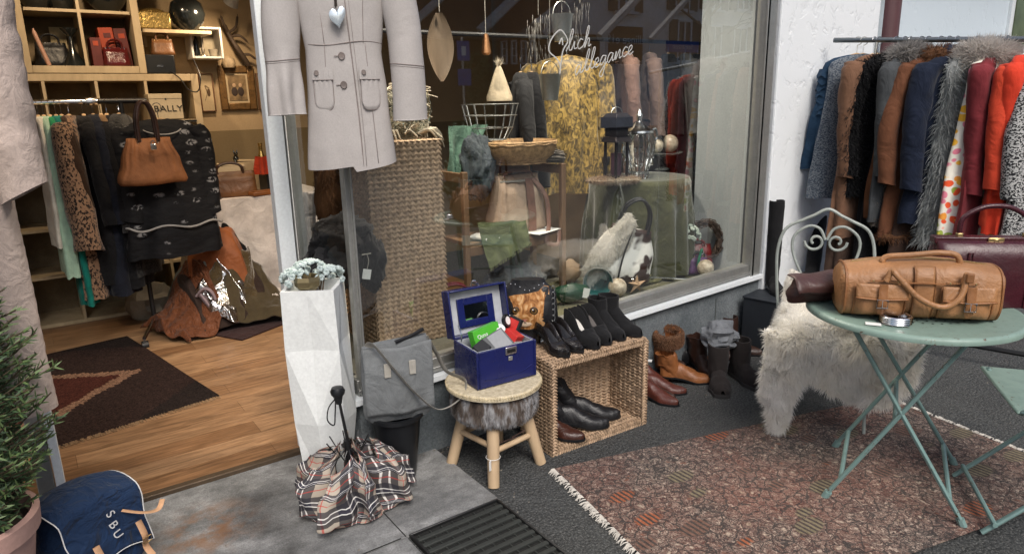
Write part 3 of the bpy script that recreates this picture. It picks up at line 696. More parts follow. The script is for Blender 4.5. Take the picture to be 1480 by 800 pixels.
rail_garment(1316, name='coat', label='dark grey coat with bushy silver fur collar on the outdoor rail', cat='coat', L=.86, m=cloth('slate_wool', (.055,.06,.064)), W=.19, hem=.20, slv=.5, seed=6, rz=-R(12), out=.03, collar=(FURG, 6000, .05, .05))
rail_garment(1332, name='jacket', label='tan orange suede jacket squeezed between grey fur pieces on the outdoor rail', cat='jacket', L=.84, m=cloth('tan_suede', (.17,.068,.03), .4), W=.19, hem=.20, seed=7, D0=.025)
rail_garment(1342, name='fur_vest', label='thin grey brown curly fur vest on the outdoor rail', cat='vest', L=.88, m=m_sheep('taupe_fur', (.12,.10,.085), (.28,.25,.21)), W=.19, hem=.20, seed=8, D0=.03, shag=(7000, .028, .0025, .5, .6))
rail_garment(1360, name='sheepskin_coat', label='rust brown suede coat with fur collar and fur hem on the outdoor rail', cat='coat', L=.93, m=cloth('rust_suede', (.13,.05,.024), .45), W=.19, hem=.21, slv=.52, seed=9, D0=.05, D1=.055, collar=(FURBR, 1600, .04, .042), hemfur=(FURBR, 1800), r0=.07)
rail_garment(1384, name='hooded_jacket', label='navy blue hooded parka on the outdoor rail', cat='jacket', L=.84, m=NAVY, W=.20, hem=.20, slv=.54, seed=10, D0=.065, D1=.065, hood=NAVY, wood=False, r0=.072, r1=.055, rz=-R(24), out=.05)
rail_garment(1412, name='shaggy_vest', label='long silver shaggy vest on the outdoor rail beside the navy parka', cat='vest', L=.94, m=SHAG, W=.18, hem=.19, seed=11, D0=.05, D1=.06, shag=(9000, .06, .003, .9, .6), rz=-R(26))
rail_garment(1430, name='coat', label='pale coat with big fluffy white fur collar on the outdoor rail', cat='coat', L=.85, m=cloth('pale_wool', (.36,.35,.33)), W=.13, hem=.12, seed=12, D0=.02, rz=-R(50), out=.0, collar=(FURP, 8000, .055, .065))
rail_garment(1442, name='coat', label='dark red wool coat on the outdoor rail', cat='coat', L=.90, m=cloth('dark_red_wool', (.17,.022,.028), .35), W=.20, hem=.21, slv=.54, seed=13, D0=.045, r0=.06, r1=.05, rz=-R(4), out=.0)
rail_garment(1456, name='floral_dress', label='white dress with orange and pink flowers on the outdoor rail', cat='dress', L=.94, m=m_floral(), W=.22, hem=.25, seed=14, D0=.05, wood=False, rz=-R(30))
rail_garment(1482, name='coat', label='bright orange red coat on the outdoor rail beside the floral dress', cat='coat', L=.84, m=cloth('orange_red_wool', (.62,.045,.018), .35), W=.20, hem=.20, slv=.53, seed=15, D0=.045, wood=False, r0=.06, rz=-R(4), out=.01)
rail_garment(1496, rz=-R(18), out=.04, name='jacket', label='second orange red jacket cut by the right edge of the photo', cat='jacket', L=.80, m=cloth('red_orange_knit', (.60,.06,.025), .4), W=.2, hem=.2, slv=.5, seed=16, wood=False)
rail_garment(1560, name='tweed_coat', label='black and white speckled tweed coat at the right end of the outdoor rail', cat='coat', L=.88, m=m_tweed('black_white_tweed', (.015,.015,.017), (.42,.42,.41), 150), W=.21, hem=.23, slv=.53, seed=17, D0=.05)
# trousers and skirts hanging lower behind the chair
rail_garment(1271, name='trousers', label='brown trousers hanging low under the camel coat behind the chair', cat='trousers', L=1.22, m=cloth('umber_wool', (.060,.036,.026)), W=.15, hem=.16, seed=18, D0=.03)
rail_garment(1308, name='trousers', label='black trousers hanging low beside the dark grey coat behind the chair', cat='trousers', L=1.25, m=BLACKC, W=.15, hem=.16, seed=19, D0=.03)
rail_garment(1372, name='skirt', label='dark brown long skirt hanging low under the rust suede coat', cat='skirt', L=1.22, m=cloth('dark_brown_wool', (.038,.020,.014)), W=.15, hem=.20, seed=20, D0=.04)

# ---- quilted coats hanging left of the door
PINKQ = cloth('pale_pink_quilt', (.50,.405,.355), .26, ws=24, rough=.6); PALEQ = cloth('pale_beige_quilt', (.56,.50,.455), .26, ws=22, rough=.6)
def quilt(name, label, loc, rz, L, W, D, m, slv, seed):
    t = thing(name, label, 'coat', loc, rz); hanger(t, W*.8)
    def bodyq(u, v):
        a = u*2*PI; c, s_ = math.cos(a), math.sin(a); z = -.1-L*v
        w = W*min(1, .35+v*9)*(1+.12*v); d = D*min(1, .4+v*7)*(1+.15*v)
        puff = 1+.02*abs(math.sin(v*L*80+.9*math.sin(a*2+v*20)))*max(0, math.sin(a*5+1))+.09*noise.noise(V((c*2, s_*2, v*4+seed)))+.02*noise.noise(V((c*9, s_*9, v*30+seed)))
        return V((w*math.copysign(abs(c)**.8, c)*(1+(puff-1)*.4), d*s_*puff, z))
    g = M(); g.grid(bodyq, 48, 150); g.build('body', m, t, ang=180)
    for s_ in (-1, 1):
        def sl(u, v, s_=s_):
            a = u*2*PI; r = lerp(.075, .06, v)*(1+.03*abs(math.sin(v*slv*75+.8*math.sin(a+v*9)))*max(0, math.sin(a*3))+.10*noise.noise(V((math.cos(a)*2, v*12, seed+s_))))
            return V((s_*(W+.03+.03*v)+r*math.cos(a), -.02-.03*v+r*math.sin(a), -.15-slv*v+.03*math.cos(a)*s_))
        g = M(); g.grid(sl, 24, 70); g.build('sleeve', m, t, ang=180)
    g = M(); g.tube([(-.012, -D*1.22, -.18), (-.012, -D*1.3, -.1-L*.97)], .012, 6, flat=.4); g.build('zip_placket', m, t)
    return t
q = Y(58, 300, 2.46)
quilt('quilted_coat', 'long pale pink quilted coat hanging at the left of the doorway', (q.x-.25, 2.46, 2.02), R(-18), 1.36, .185, .085, PINKQ, .66, 1)
quilt('quilted_coat', 'pale beige quilted coat in front of the pink one at the left edge', (q.x-.42, 2.30, 1.90), R(-30), 1.22, .17, .08, PALEQ, .56, 4)
garment('jacket', 'navy blue cloth jacket hanging low behind the potted conifer', 'jacket', (q.x-.36, 2.62, 1.95), R(-10), 1.12, NAVY, W=.19, hem=.24, slv=.55, seed=31, D0=.06, D1=.07)
g = M(); g.tube([(-1.4, 2.46, 2.03), (.1, 2.46, 2.03)], .014, 8); g.tube([(-1.4, 2.62, 1.965), (.1, 2.62, 1.965)], .012, 8); g.tube([(-1.4, 2.30, 1.99), (-.1, 2.30, 1.99)], .012, 8)
g.box((-1.42, 2.5, 2.0), (.04, .5, .12)); part('hanging_rail', g, BLACKM)

# ---- grey beige leather coat with heart pendant in front of the window corner
COATM = leather('stone_leather_coat', (.42,.39,.372), rough=.5, var=.06, bump=.10, wrinkle=.10, ws=9)
SEAM = mat('coat_seam', (.25,.21,.195), .7); BTN = mat('taupe_button', (.20,.165,.15), .35)
cx = Y(497, 120, 2.27)
ct = thing('leather_coat', 'stone grey leather coat with two patch pockets hanging before the window corner', 'coat', (cx.x+.01, 2.27, .035), R(-22)); ct.scale = (.85, .85, 1)
CK = [(1.15,.178,.070),(1.22,.172,.07),(1.40,.155,.066),(1.56,.143,.064),(1.72,.165,.07),(1.90,.185,.075),(2.02,.19,.06),(2.09,.10,.04)]
def cwd(z):
    for (a, w0, d0), (b, w1, d1) in zip(CK, CK[1:]):
        if z <= b: k = max(0, (z-a)/(b-a)); return lerp(w0, w1, k), lerp(d0, d1, k)
    return CK[-1][1:]
def cfront(x, z, off=0.0):
    w, d = cwd(z); k = max(0, 1-(x/w)**2); 
    return V((x, -d*k**.42-off-.004*math.sin(x*55+z*3)*sm((1.6-z)*2), z))
def cbody(u, v):
    a = 2*PI*u; hz = 1.185 + .022*math.sin(a+1.0) + (.018 if math.cos(a) < 0 else 0)
    z = lerp(hz, 2.09, v); w, d = cwd(z); c, s_ = math.cos(a), math.sin(a)
    x = w*c; y = d*math.copysign((max(0, 1-c*c))**.42, s_)
    y += .004*math.sin(x*55+z*3)*sm((1.6-z)*2)
    p = V((x, y, z)); return p+noise.noise_vector(p*9)*.004
g = M(); g.grid(cbody, 96, 40)
def seam(pts, r=.0016): g.tube([cfront(x, z, .0005) for x, z in pts], r, 5, mi=1)
seam([(-.145+.29*i/20, 1.585-.006*math.sin(i*.31)) for i in range(21)])
for sx in (-1, 1):
    seam([(sx*lerp(.095, .075, i/14)+.004, lerp(1.20, 1.585, i/14)) for i in range(15)], .0012); seam([(sx*lerp(.072, .10, i/14), lerp(1.585, 2.0, i/14)) for i in range(15)], .0012)
seam([(lerp(.040, .006, sm(i/20)), lerp(1.19, 1.98, i/20)) for i in range(21)], .0024)
seam([(lerp(.052, .020, sm(i/20)), lerp(1.19, 1.98, i/20)) for i in range(21)], .0008)
g.build('body', [COATM, SEAM], ct, ang=180)
for sx in (-1, 1):
    g = M(); z0, hw = 1.50, .036; x0 = sx*.088
    def pk(u, v, x0=x0):
        x = x0+(u-.5)*2*hw; rr = .028
        zb = z0-.125+ (rr*(1-math.sqrt(max(0, 1-((abs(u-.5)*2-.3)/.7)**2))) if abs(u-.5)*2 > .3 else 0)
        z = lerp(zb, z0, v); e = min(u, 1-u, v)*18; return cfront(x, z, .001+.006*min(1, e)+.0025*math.sin(u*24)*sm((v-.5)*3))
    g.grid(pk, 18, 18); rim = [pk(i/12, 0) for i in range(13)]
    g.tube([p+V((0,-.0012,0)) for p in [pk(0, 1-i/8) for i in range(8)]+rim+[pk(1, i/8) for i in range(1, 9)]], .0013, 5, mi=1)
    pk_o = g.build('pocket', [COATM, SEAM], ct, ang=180)
    g = M(); g.grid(lambda u, v: cfront(x0+(u-.5)*2*(hw+.003), lerp(z0-.028, z0+.012, v), .008), 10, 3); g.tube([cfront(x0+(u/8-.5)*2*(hw+.003), z0-.028, .0095) for u in range(9)], .0012, 5, mi=1); g.build('pocket_flap', [COATM, SEAM], pk_o, ang=180)
    g = M(); p = cfront(x0-.022, z0-.006, .011); g.lathe([(0,.004),(.004,.0035),(.0075,.004),(.009,.0),(.009,-.003)], 16, p, m=Matrix.Rotation(PI/2, 3, 'X')); g.build('button', BTN, pk_o)
for z in (1.545, 1.455, 1.66):
    g = M(); p = cfront(-.012, z, .003); g.lathe([(0,.004),(.006,.0035),(.011,.005),(.013,.001),(.013,-.003)], 18, p, m=Matrix.Rotation(PI/2, 3, 'X')); g.tube([p+V((-.028,0,0)), p+V((-.012,0,0))], .0014, 5); g.build('button', BTN, ct)
for sx in (-1, 1):
    def slv(u, v, sx=sx):
        a = 2*PI*u; ln = .69 if sx > 0 else .665
        cxx = sx*lerp(.185, .238 if sx > 0 else .232, sm(v*1.3)); r = lerp(.078, .066, sm(v*1.2))*(1+.02*math.sin(v*14+a*2)); dy = lerp(0, -.025, v)
        fold = (.010*math.cos((a+1.4)*6) if (sx < 0 and v > .70) else 0)*sm((v-.7)*5)
        p = V((cxx+(r+fold)*math.cos(a), dy+(r*.72+fold)*math.sin(a), 2.03-ln*v-.02*math.cos(a)*sx*(1-v)))
        return p+noise.noise_vector(p*8)*.005
    g = M(); g.grid(slv, 40, 40)
    g.tube([slv(.5+.5*i/24, .745)+V((0,-.0008,0)) for i in range(25)], .0016, 5, mi=1); g.tube([slv(.5+.5*i/24, .755)+V((0,-.0006,0)) for i in range(25)], .0008, 5, mi=1); g.tube([slv(i/40, 1) for i in range(41)], .0018, 5)
    g.build('sleeve', [COATM, SEAM], ct, ang=180)
g = M()
for s_ in (-1, 1): g.tube(bez([(0,0,2.13), (s_*.09,0,2.105), (s_*.18,0,2.06)], 6), .013, 8)
h = g.build('hanger', HANGW, ct); g = M(); g.tube([(0,0,2.13),(0,0,2.2),(.03,0,2.23),(.0,0,2.26)], .003, 6); g.build('hook', CHROME, h)
g = M(); g.box((cx.x, 2.33, 2.26), (.03, .14, .02)); part('wall_hook', g, ALU)
hp = cfront(-.018, 1.70, .02)
pd = thing('heart_pendant', 'shiny silver heart pendant on a dark cord hanging on the stone leather coat', 'pendant', (cx.x+.01, 2.27, .035), R(-22)); pd.scale = (.9, .85, 1)
g = M(); out = []
for i in range(40):
    a = 2*PI*i/40; x = 16*math.sin(a)**3/16; z = (13*math.cos(a)-5*math.cos(2*a)-2*math.cos(3*a)-math.cos(4*a))/16
    out.append((x*.030+.006*z, z*.036))
rings = [[V((x*k, y, z*k)) for x, z in out] for k, y in ((.2, .009), (.7, .0075), (.95, .004), (1, 0), (.95, -.004), (.7, -.0075), (.2, -.009))]
g.loft(rings); g.xf(Matrix.Translation(hp+V((.004, -.008, -.038)))@Matrix.Rotation(R(-14), 4, 'Y')); g.build('heart', mat('pearl_silver', (.72,.80,.86), .22, var=.06, bump=.02, metal=.55), pd)
g = M(); g.tube([hp+V((0,-.004,-.012)), hp+V((0,-.002,.04)), cfront(-.03, 1.85, .006), cfront(-.06, 2.0, .006)], .0022, 6); g.tube([hp+V((.001,-.004,-.008)), hp+V((.001,-.004,.012))], .005, 8); g.build('cord', mat('dark_cord', (.03,.02,.015), .8), pd)
# ---------------------------------------------------------------- things on the ground outside
# rug with fringes
rg = thing('patterned_rug', 'worn red brown oriental rug with pale fringed ends lying on the asphalt', 'rug', (0, 0, 0))
RA, RB_, RC, RD_ = V((1.545, 1.945, 0)), V((3.22, 1.50, 0)), V((3.08, .62, 0)), V((1.36, 1.02, 0))
def rugp(u, v):
    p = lerp(lerp(RA, RB_, u), lerp(RD_, RC, u), v); p.z = .010+.003*noise.noise(p*3)+.004*max(0, noise.noise(p*7+V((3,1,0)))); return p
g = M(); g.grid(rugp, 60, 40); g.build('pile', m_rug(), rg)
FR = cloth('cream_fringe', (.52,.49,.44))
for u, sgn in ((0, -1), (1, 1)):
    g = M(); rr = random.Random(4)
    for i in range(230):
        v = rr.random(); p = rugp(u, v); d = V((sgn*.97, rr.uniform(-.5, .5), 0)); l = rr.uniform(.018, .034)
        g.tube([p, p+d*l*.5+V((0,0,.002)), p+d*l+V((0,rr.uniform(-.008,.008),-.006))], [.0026,.0024,.0012], 4)
    g.build('fringe', FR, rg)

# white faceted planter
pl = Y(452, 690, 2.42); px0 = .80
t = thing('faceted_planter', 'tall white faceted planter standing beside the shop door', 'planter', (px0, 2.40, 0), R(-33))
def quad(h, z, rot, sk=1.0): return [V((h*math.cos(rot+PI/2*i+PI/4)*1.414*(sk if i % 2 else 1), h*math.sin(rot+PI/2*i+PI/4)*1.414*(1 if i % 2 else sk), z)) for i in range(4)]
def oct_(h, z, k, tw):
    r = []
    for i in range(8):
        a = PI/4*i+PI/4+tw; r.append(V((h*math.cos(a)*(1.36 if i % 2 == 0 else k), h*math.sin(a)*(1.36 if i % 2 == 0 else k), z)))
    return r
lev = [(.074, 0, .98, 0), (.094, .30, 1.26, 0), (.100, .58, .84, 0), (.096, .80, .99, 0)]
g = M(); rings = [oct_(*q) for q in lev]
for i in range(len(rings)-1):
    A, B = rings[i], rings[i+1]
    for j in range(8):
        k = (j+1) % 8
        if (i//2+j) % 2: g.add([A[j], A[k], B[k], B[j]], [(0,1,2), (0,2,3)])
        else: g.add([A[j], A[k], B[k], B[j]], [(0,1,3), (1,2,3)])
top = rings[-1]; inn = [V((p.x*.86, p.y*.86, .80)) for p in top]; low = [V((p.x*.8, p.y*.8, .76)) for p in top]
g.loft([top, inn, low], cap=(False, True)); g.build('planter_body', mat('matte_white_ceramic', (.70,.72,.71), .55, var=.06, bump=.05), t, smooth=False)
# gold pot with pale succulent
t = thing('potted_succulent', 'pale mint succulent cluster in a small brass bowl on the white planter', 'plant', (px0, 2.40, .765))
g = M(); g.lathe([(0,.0),(.025,.0),(.045,.02),(.048,.04),(.044,.055),(.040,.053),(.040,.04)], 7, (-.03, -.035, .025)); g.build('pot', metal('worn_brass_bowl', (.36,.29,.16), .45), t, smooth=False)
def succ(g, c, r, n, rr, fl=.75):
    for i in range(n):
        a, b = rr.uniform(0, 2*PI), rr.uniform(-.15, 1)**1.0*PI/2
        p = V(c)+V((r*math.cos(a)*math.cos(b), r*math.sin(a)*math.cos(b), r*fl*math.sin(b)))
        d = (p-V(c)).normalized()
        for k in range(7):
            e = d.orthogonal().normalized(); e.rotate(Matrix.Rotation(k*2*PI/7, 3, d)); q = p+e*.007+d*(.002*(k % 2))
            g.blob(q, (.0065,.0065,.0065), n=6)
MINT = mat('mint_succulent', (.33,.43,.41), .6, c2=(.62,.70,.70), var=.3, sc=60)
g = M(); rr = random.Random(5); succ(g, (.0,.03,.065), .07, 46, rr); succ(g, (.065,.0,.05), .055, 40, rr); succ(g, (-.055,.02,.06), .05, 28, rr); g.build('leaves', MINT, t)
g = M()
for i in range(8): g.tube([(rr.uniform(-.03,.03), rr.uniform(-.03,.02), .0), (rr.uniform(-.05,.06), rr.uniform(-.05,.03), .07)], .003, 5)
g.build('stems', mat('twig_brown', (.12,.08,.05), .8), t)

# potted conifer
pc = V((-.285, 2.20, 0))
t = thing('potted_conifer', 'small bushy conifer in a pink clay pot at the left edge', 'plant', pc)
g = M(); g.lathe([(0,.02),(.10,.0),(.115,.02),(.165,.31),(.178,.315),(.182,.365),(.165,.37),(.155,.325),(0,.315)], 40); g.build('pot', mat('pink_clay', (.47,.29,.245), .6, var=.15, bump=.1), t)
g = M(); g.lathe([(0,.335),(.155,.332)], 24); g.build('soil', mat('soil', (.03,.02,.014), .95, bs=60, bump=.6), t)
g = M(); g.tube([(0,0,.35),(.01,0,.6),(0,.01,1.15)], [.022,.016,.006], 8); g.build('trunk', mat('conifer_bark', (.09,.06,.04), .9, bump=.5), t)
g = M(); rr = random.Random(11)
for b in range(800):
    z = .38+.90*rr.random()**1.1; a = rr.uniform(0, 2*PI); mx = curve([(.36,.17),(.55,.26),(.85,.225),(1.1,.14),(1.28,.04)], z)
    L = mx*rr.uniform(.72, 1.2); d = V((math.cos(a), math.sin(a), rr.uniform(.15, .7))).normalized(); p0 = V((0,0,z-.06))
    pts = [p0+d*L*k/6+V((0,0,.03*(k/6)**2)) for k in range(7)]
    g.tube(pts[2:], .0022, 4, mi=1)
    for k in range(30):
        u = rr.uniform(.35, 1); q = p0+d*L*u+V((0,0,.03*u*u)); e = (d*.8+V((rr.uniform(-1,1), rr.uniform(-1,1), rr.uniform(-.6,1)))).normalized(); ln = rr.uniform(.018, .034); w = e.orthogonal().normalized()*.0028
        g.add([q-w, q+w, q+e*ln*.6+w*.8, q+e*ln, q+e*ln*.6-w*.8], [(0,1,2,3,4)], 2 if (u > .82 and rr.random() < .7) else 0)
g.build('foliage', [mat('conifer_needle', (.038,.075,.030), .55, var=.4, sc=14), mat('conifer_twig', (.07,.05,.03), .8), mat('conifer_tip', (.095,.145,.050), .55, var=.3, sc=14)], t, smooth=False)

# blue backpack leaning at the door
bp = thing('backpack', 'navy blue canvas backpack with tan leather straps slumped by the door frame', 'backpack', (-.015, 2.37, 0), R(30)); bp.scale = (.88, .9, .68); bp.rotation_euler.x = R(-4)
CANV = cloth('navy_canvas', (.007,.022,.062), .9, ws=11, rough=.8); TAN = leather('tan_strap', (.47,.27,.15), rough=.5); STI = mat('white_stitch', (.6,.6,.6), .7)
def sack(w, d, h, seed, tilt):
    rings = []
    for i in range(15):
        t_ = i/14; k = curve([(0,.80),(.12,1.0),(.6,.95),(.85,.80),(1,.45)], t_)
        rings.append([V((w*k*math.copysign(abs(math.cos(a))**.6, math.cos(a)), d*k*math.copysign(abs(math.sin(a))**.7, math.sin(a))+tilt*t_, h*t_))*1.0 for a in [2*PI*q/36 for q in range(36)]])
    g = M(); g.loft(rings); g.wob(.016, 8, seed); g.wob(.005, 24, seed+2); return g
g = sack(.165, .095, .40, 3, .03); b0 = g.build('body', CANV, bp, ang=180)
def flapf(u, v, off=0):
    x = (u-.5)*2*(.155-.015*v); 
    q = v*1.25
    if q < .45: y = .09-.22*(q/.45); z = .405+.035*math.sin(q/.45*PI)-.01*(u-.5)**2
    else: y = -.13-.045*(q-.45); z = .405-.28*(q-.45)/.8*1.0
    p = V((x, y, z)); n_ = V((0,-.7,.7)); p += noise.noise_vector(p*10)*.012+n_*off
    p.z -= .03*abs(u-.5)**2*4; return p
g = M(); g.grid(flapf, 26, 26)
g.build('flap', CANV, bp, solid=.006, ang=180)
g = M(); edge = [flapf(0, i/20, .004) for i in range(21)]+[flapf(i/20, 1, .004) for i in range(1, 21)]+[flapf(1, 1-i/20, .004) for i in range(1, 21)]
g.tube(edge, .0022, 5); g.build('piping', STI, bp)
g = sack(.12, .045, .19, 8, 0); g.xf(Matrix.Translation((0, -.115, .02))); g.build('front_pocket', CANV, bp, ang=180)
for sx in (-1, 1):
    g = M(); g.tube(bez([(sx*.08, -.195, .24), (sx*.08, -.215, .17), (sx*.085, -.20, .11), (sx*.09, -.22, .06)], 6), .012, 8, flat=.22, upv=(0,1,0)); s_o = g.build('strap', TAN, bp)
    g = M(); c = V((sx*.083, -.219, .15)); g.tube([c+V((x, 0, z)) for x, z in ((-.016,-.012),(.016,-.012),(.016,.012),(-.016,.012))], .0022, 6, closed=True); g.build('buckle', BRASS, s_o)
g = M(); g.tube(bez([(.06,-.15,.30),(.10,-.20,.27),(.15,-.21,.25),(.19,-.19,.27)], 8), .009, 8, flat=.3); g.build('pull_tab', TAN, bp)
g = M(); g.tube(bez([(-.08,.10,.36),(-.16,.14,.26),(-.19,.10,.12),(-.16,.06,.02)], 10), .022, 8, flat=.3); g.build('shoulder_strap', CANV, bp)
g = M(); g.tube(bez([(.14,.05,.33),(.21,.06,.25),(.235,.04,.12),(.19,.02,.02)], 10), .024, 8, flat=.3); g.build('shoulder_strap', BLACKC, bp)
for i, ch in enumerate('SBU'):
    p = flapf(.52, .58+.11*i, .008)
    text('lettering', ch, .044, mat('grey_print', (.42,.42,.43), .7), bp, (p.x+.01, p.y-.004, p.z), (Matrix.Rotation(R(70), 3, 'X')@Matrix.Rotation(R(-82), 3, 'Z')).to_euler(), sx=1.1)

# dark bucket pot with grey felt bag on top
BK = mat('black_plastic', (.010,.011,.013), .35, bump=.03)
bc = V((1.03, 2.27, 0))
t = thing('black_bucket', 'black tapered plastic pot under the grey felt bag', 'pot', bc)
g = M(); g.lathe([(0,.004),(.06,.004),(.066,.03),(.095,.265),(.108,.27),(.108,.285),(.092,.285),(.06,.04)], 32); g.build('pot_body', BK, t)
fb = thing('felt_bag', 'grey felt messenger bag with pale strap propped on the black pot by the sill', 'bag', (bc.x, bc.y-.03, .275), R(-14)); fb.scale = (.88, .9, .88)
FELT = cloth('grey_felt', (.165,.175,.18), .45, ws=8, sc=14, var=.2, bs=260, bump=.35)
g = M(); rings = []
for i in range(15):
    v = i/14; k = curve([(0,.90),(.08,1.0),(.9,.99),(1,.93)], v); d = curve([(0,.025),(.15,.05),(.8,.034),(1,.022)], v)
    rings.append([V((.147*k*math.copysign(abs(math.cos(a))**.35, math.cos(a)), d*math.copysign(abs(math.sin(a))**.6, math.sin(a)), .345*v+.012*math.cos(a)*v)) for a in [2*PI*q/44 for q in range(44)]])
g.loft(rings, cap=(True, True)); g.wob(.006, 9, 2); g.build('body', FELT, fb, ang=60)
g = M(); g.grid(lambda u, v: V(((u-.5)*.292, -.052-.012*math.sin(v*PI)+.004*math.sin(u*9), lerp(.345, .045, v)-.012*(1-abs(u-.5)*2)))+noise.noise_vector(V((u*3, v*3, 2)))*.005, 20, 20)
g.build('flap', FELT, fb, solid=.005, ang=180)
STRAP = cloth('pale_webbing', (.36,.34,.30), .2)
g = M(); g.tube(bez([(-.115,-.045,.35),(-.10,-.07,.365),(-.03,-.085,.26),(.06,-.085,.13),(.15,-.095,.045),(.25,-.09,.075),(.285,-.06,.14),(.215,-.02,.18),(.18,0,.26),(.135,.0,.35)], 9), .0185, 8, flat=.14, upv=(0,1,0)); g.build('strap', STRAP, fb)
for x in (-.05, .055):
    g = M(); g.box((x, -.071, .245), (.028, .006, .062)); g.build('patch', STRAP, fb, bevel=.002)
g = M(); g.tube(bez([(.0,-.02,.345),(.07,-.01,.36),(.125,-.015,.385)], 6), .009, 6); g.build('top_strap', BLACKL, fb)

# folded plaid umbrella on the paving
ub = thing('plaid_umbrella', 'half folded beige plaid umbrella standing on its canopy before the white planter', 'umbrella', (.80, 2.185, .012), R(-20))
def can(u, v):
    a = u*2*PI; NF = 8
    rr = curve([(0,.012),(.16,.145),(.40,.19),(.62,.18),(.84,.13),(1,.085)], v)
    z = curve([(0,.012),(.15,.005),(.36,.035),(.65,.14),(.85,.19),(1,.215)], v)
    f = abs(math.sin(NF*a/2)); deep = sm(v*2.2)
    r = rr*1.04*(1-.58*deep*(1-f)**1.2)+.022*math.sin(a*3+1)*deep
    tw = a+.42*deep*math.sin(NF*a+1.0)*.35
    if v > .8: z += (v-.8)*5*.045*(1-f)-(v-.8)*5*.03*f+.018*math.sin(a*5)*(v-.8)*5
    p = V((r*math.cos(tw)*1.12, r*math.sin(tw), z)); p += noise.noise_vector(p*13)*.022*deep+noise.noise_vector(p*34)*.006*deep; p.z = max(p.z, .004); return p
g = M(); g.grid(can, 200, 40); g.build('canopy', m_plaid(), ub, ang=180)
g = M(); g.tube([(0,0,.0),(.0,0,.25),(-.018,-.0,.415)], [.006,.006,.005], 8); g.tube([(-.0,0,.18),(-.004,0,.262)], .012, 10); g.build('shaft', BLACKM, ub)
g = M(); g.lathe([(0,-.03),(.011,-.028),(.014,-.015),(.017,.0),(.024,.008),(.026,.02),(.02,.032),(0,.035)], 16, (-.02,0,.432)); h = g.build('handle', BK, ub)
g = M(); g.tube(bez([(-.03,-.005,.425),(-.055,-.02,.40),(-.062,-.02,.355),(-.042,-.012,.33),(-.035,-.008,.37),(-.03,0,.415)], 7), .0024, 6); g.build('wrist_loop', BLACKC, h)
for k in range(8):
    a = PI/4*k+.2; g = M(); g.tube([(0,0,.235),(.035*math.cos(a),.035*math.sin(a),.20),(.075*math.cos(a),.075*math.sin(a),.265)], .0024, 5); g.build('rib', BLACKM, ub)

# stool
st = thing('fur_stool', 'low wooden stool with four round legs, woven top and a band of grey brown fur', 'stool', (1.395, 2.135, 0), R(8))
PINE = woodm('pale_pine', (.50,.34,.20), (.62,.46,.29), (1,1,.15))
for k in range(4):
    a = PI/4+k*PI/2; c, s_ = math.cos(a), math.sin(a)
    g = M(); g.tube([(.182*c,.182*s_,.0),(.11*c,.11*s_,.27)], [.0225,.0255], 16); g.build('leg', PINE, st)
for k in range(4):
    a = PI/4+k*PI/2; b = a+PI/2; z = .13+.02*(k % 2); r = .15
    g = M(); g.tube([(r*math.cos(a),r*math.sin(a),z),(r*math.cos(b),r*math.sin(b),z)], .0115, 10); g.build('stretcher', PINE, st)
g = M(); g.lathe([(0,.235),(.15,.235),(.172,.26),(.174,.31),(.168,.345),(0,.345)], 40)
src = M(); src.lathe([(.15,.235),(.172,.26),(.174,.31),(.168,.345)], 40)
FURS = N('mottled_fur'); _n = FURS.noise(FURS.obj((1,1,.35)), 16, 3, .6); FURS = FURS.fin(FURS.ramp(_n, [(.32, (.028,.018,.014)), (.46, (.10,.075,.06)), (.56, (.33,.33,.34)), (.68, (.06,.045,.04))]), .7, 0, None, .3, sheen=.2)
g.fur(src, 16000, .020, .0016, 2.5, .25, seed=3); g.build('fur_band', FURS, st)
g = M(); g.lathe([(0,.346),(.180,.346),(.190,.352),(.190,.366),(.183,.372),(0,.374)], 56)
sg = g.build('seat', mat('woven_seat', (.52,.43,.28), .7, c2=(.66,.58,.42), sc=60, bump=.5, bs=140), st)
g = M()
for i in range(110):
    a = 2*PI*i/110; g.blob((.186*math.cos(a), .186*math.sin(a), .362), (.007,.007,.009), n=6)
g.build('braided_edge', m_seagrass('pale_braid', (.50,.42,.27)), sg)
g = M(); g.tube(bez([(.12,.03,.06),(.19,-.02,.10),(.215,.03,.04),(.17,.09,.012),(.10,.10,.012)], 8), .003, 6); g.build('cord', mat('pink_cord', (.35,.22,.18), .8), st)
g = M(); g.tube([V((.148*math.cos(a)*0-.112+.028*math.cos(a), -.112+.028*math.sin(a), .115)) for a in [k*PI/6 for k in range(12)]], .0012, 4, closed=True); g.box((-.142,-.128,.095), (.012,.002,.04), rz=.3); g.build('price_tag', mat('white_paper', (.75,.75,.73), .7, var=.04, bump=0), st)

# blue vanity case
vc = thing('vanity_case', 'open dark blue vanity case with mirror in the lid on the fur stool', 'case', (1.412, 2.145, .376), R(-3))
BLUL = leather('cobalt_leather', (.010,.015,.092), rough=.25, wrinkle=.1, var=.15, bump=.06); GREYV = cloth('grey_velvet_lining', (.42,.44,.47), .2)
Wc, Dc, Hc = .268, .185, .148
g = M(); tk = .008
for s_ in (-1, 1): g.box((s_*(Wc/2-tk/2), 0, Hc/2), (tk, Dc, Hc)); g.box((0, s_*(Dc/2-tk/2), Hc/2+.0), (Wc-2*tk-.001, tk, Hc-.001))
g.box((0, 0, .006), (Wc-2*tk-.002, Dc-2*tk-.002, .010)); g.build('case_body', BLUL, vc, bevel=.003)
g = M()
for s_ in (-1, 1): g.box((s_*(Wc/2-tk-.003), 0, Hc/2+.01), (.004, Dc-2*tk-.004, Hc-.022)); g.box((0, s_*(Dc/2-tk-.003), Hc/2+.01), (Wc-2*tk-.014, .004, Hc-.022))
g.box((0,0,.014), (Wc-2*tk-.016, Dc-2*tk-.016, .003)); g.build('lining', GREYV, vc)
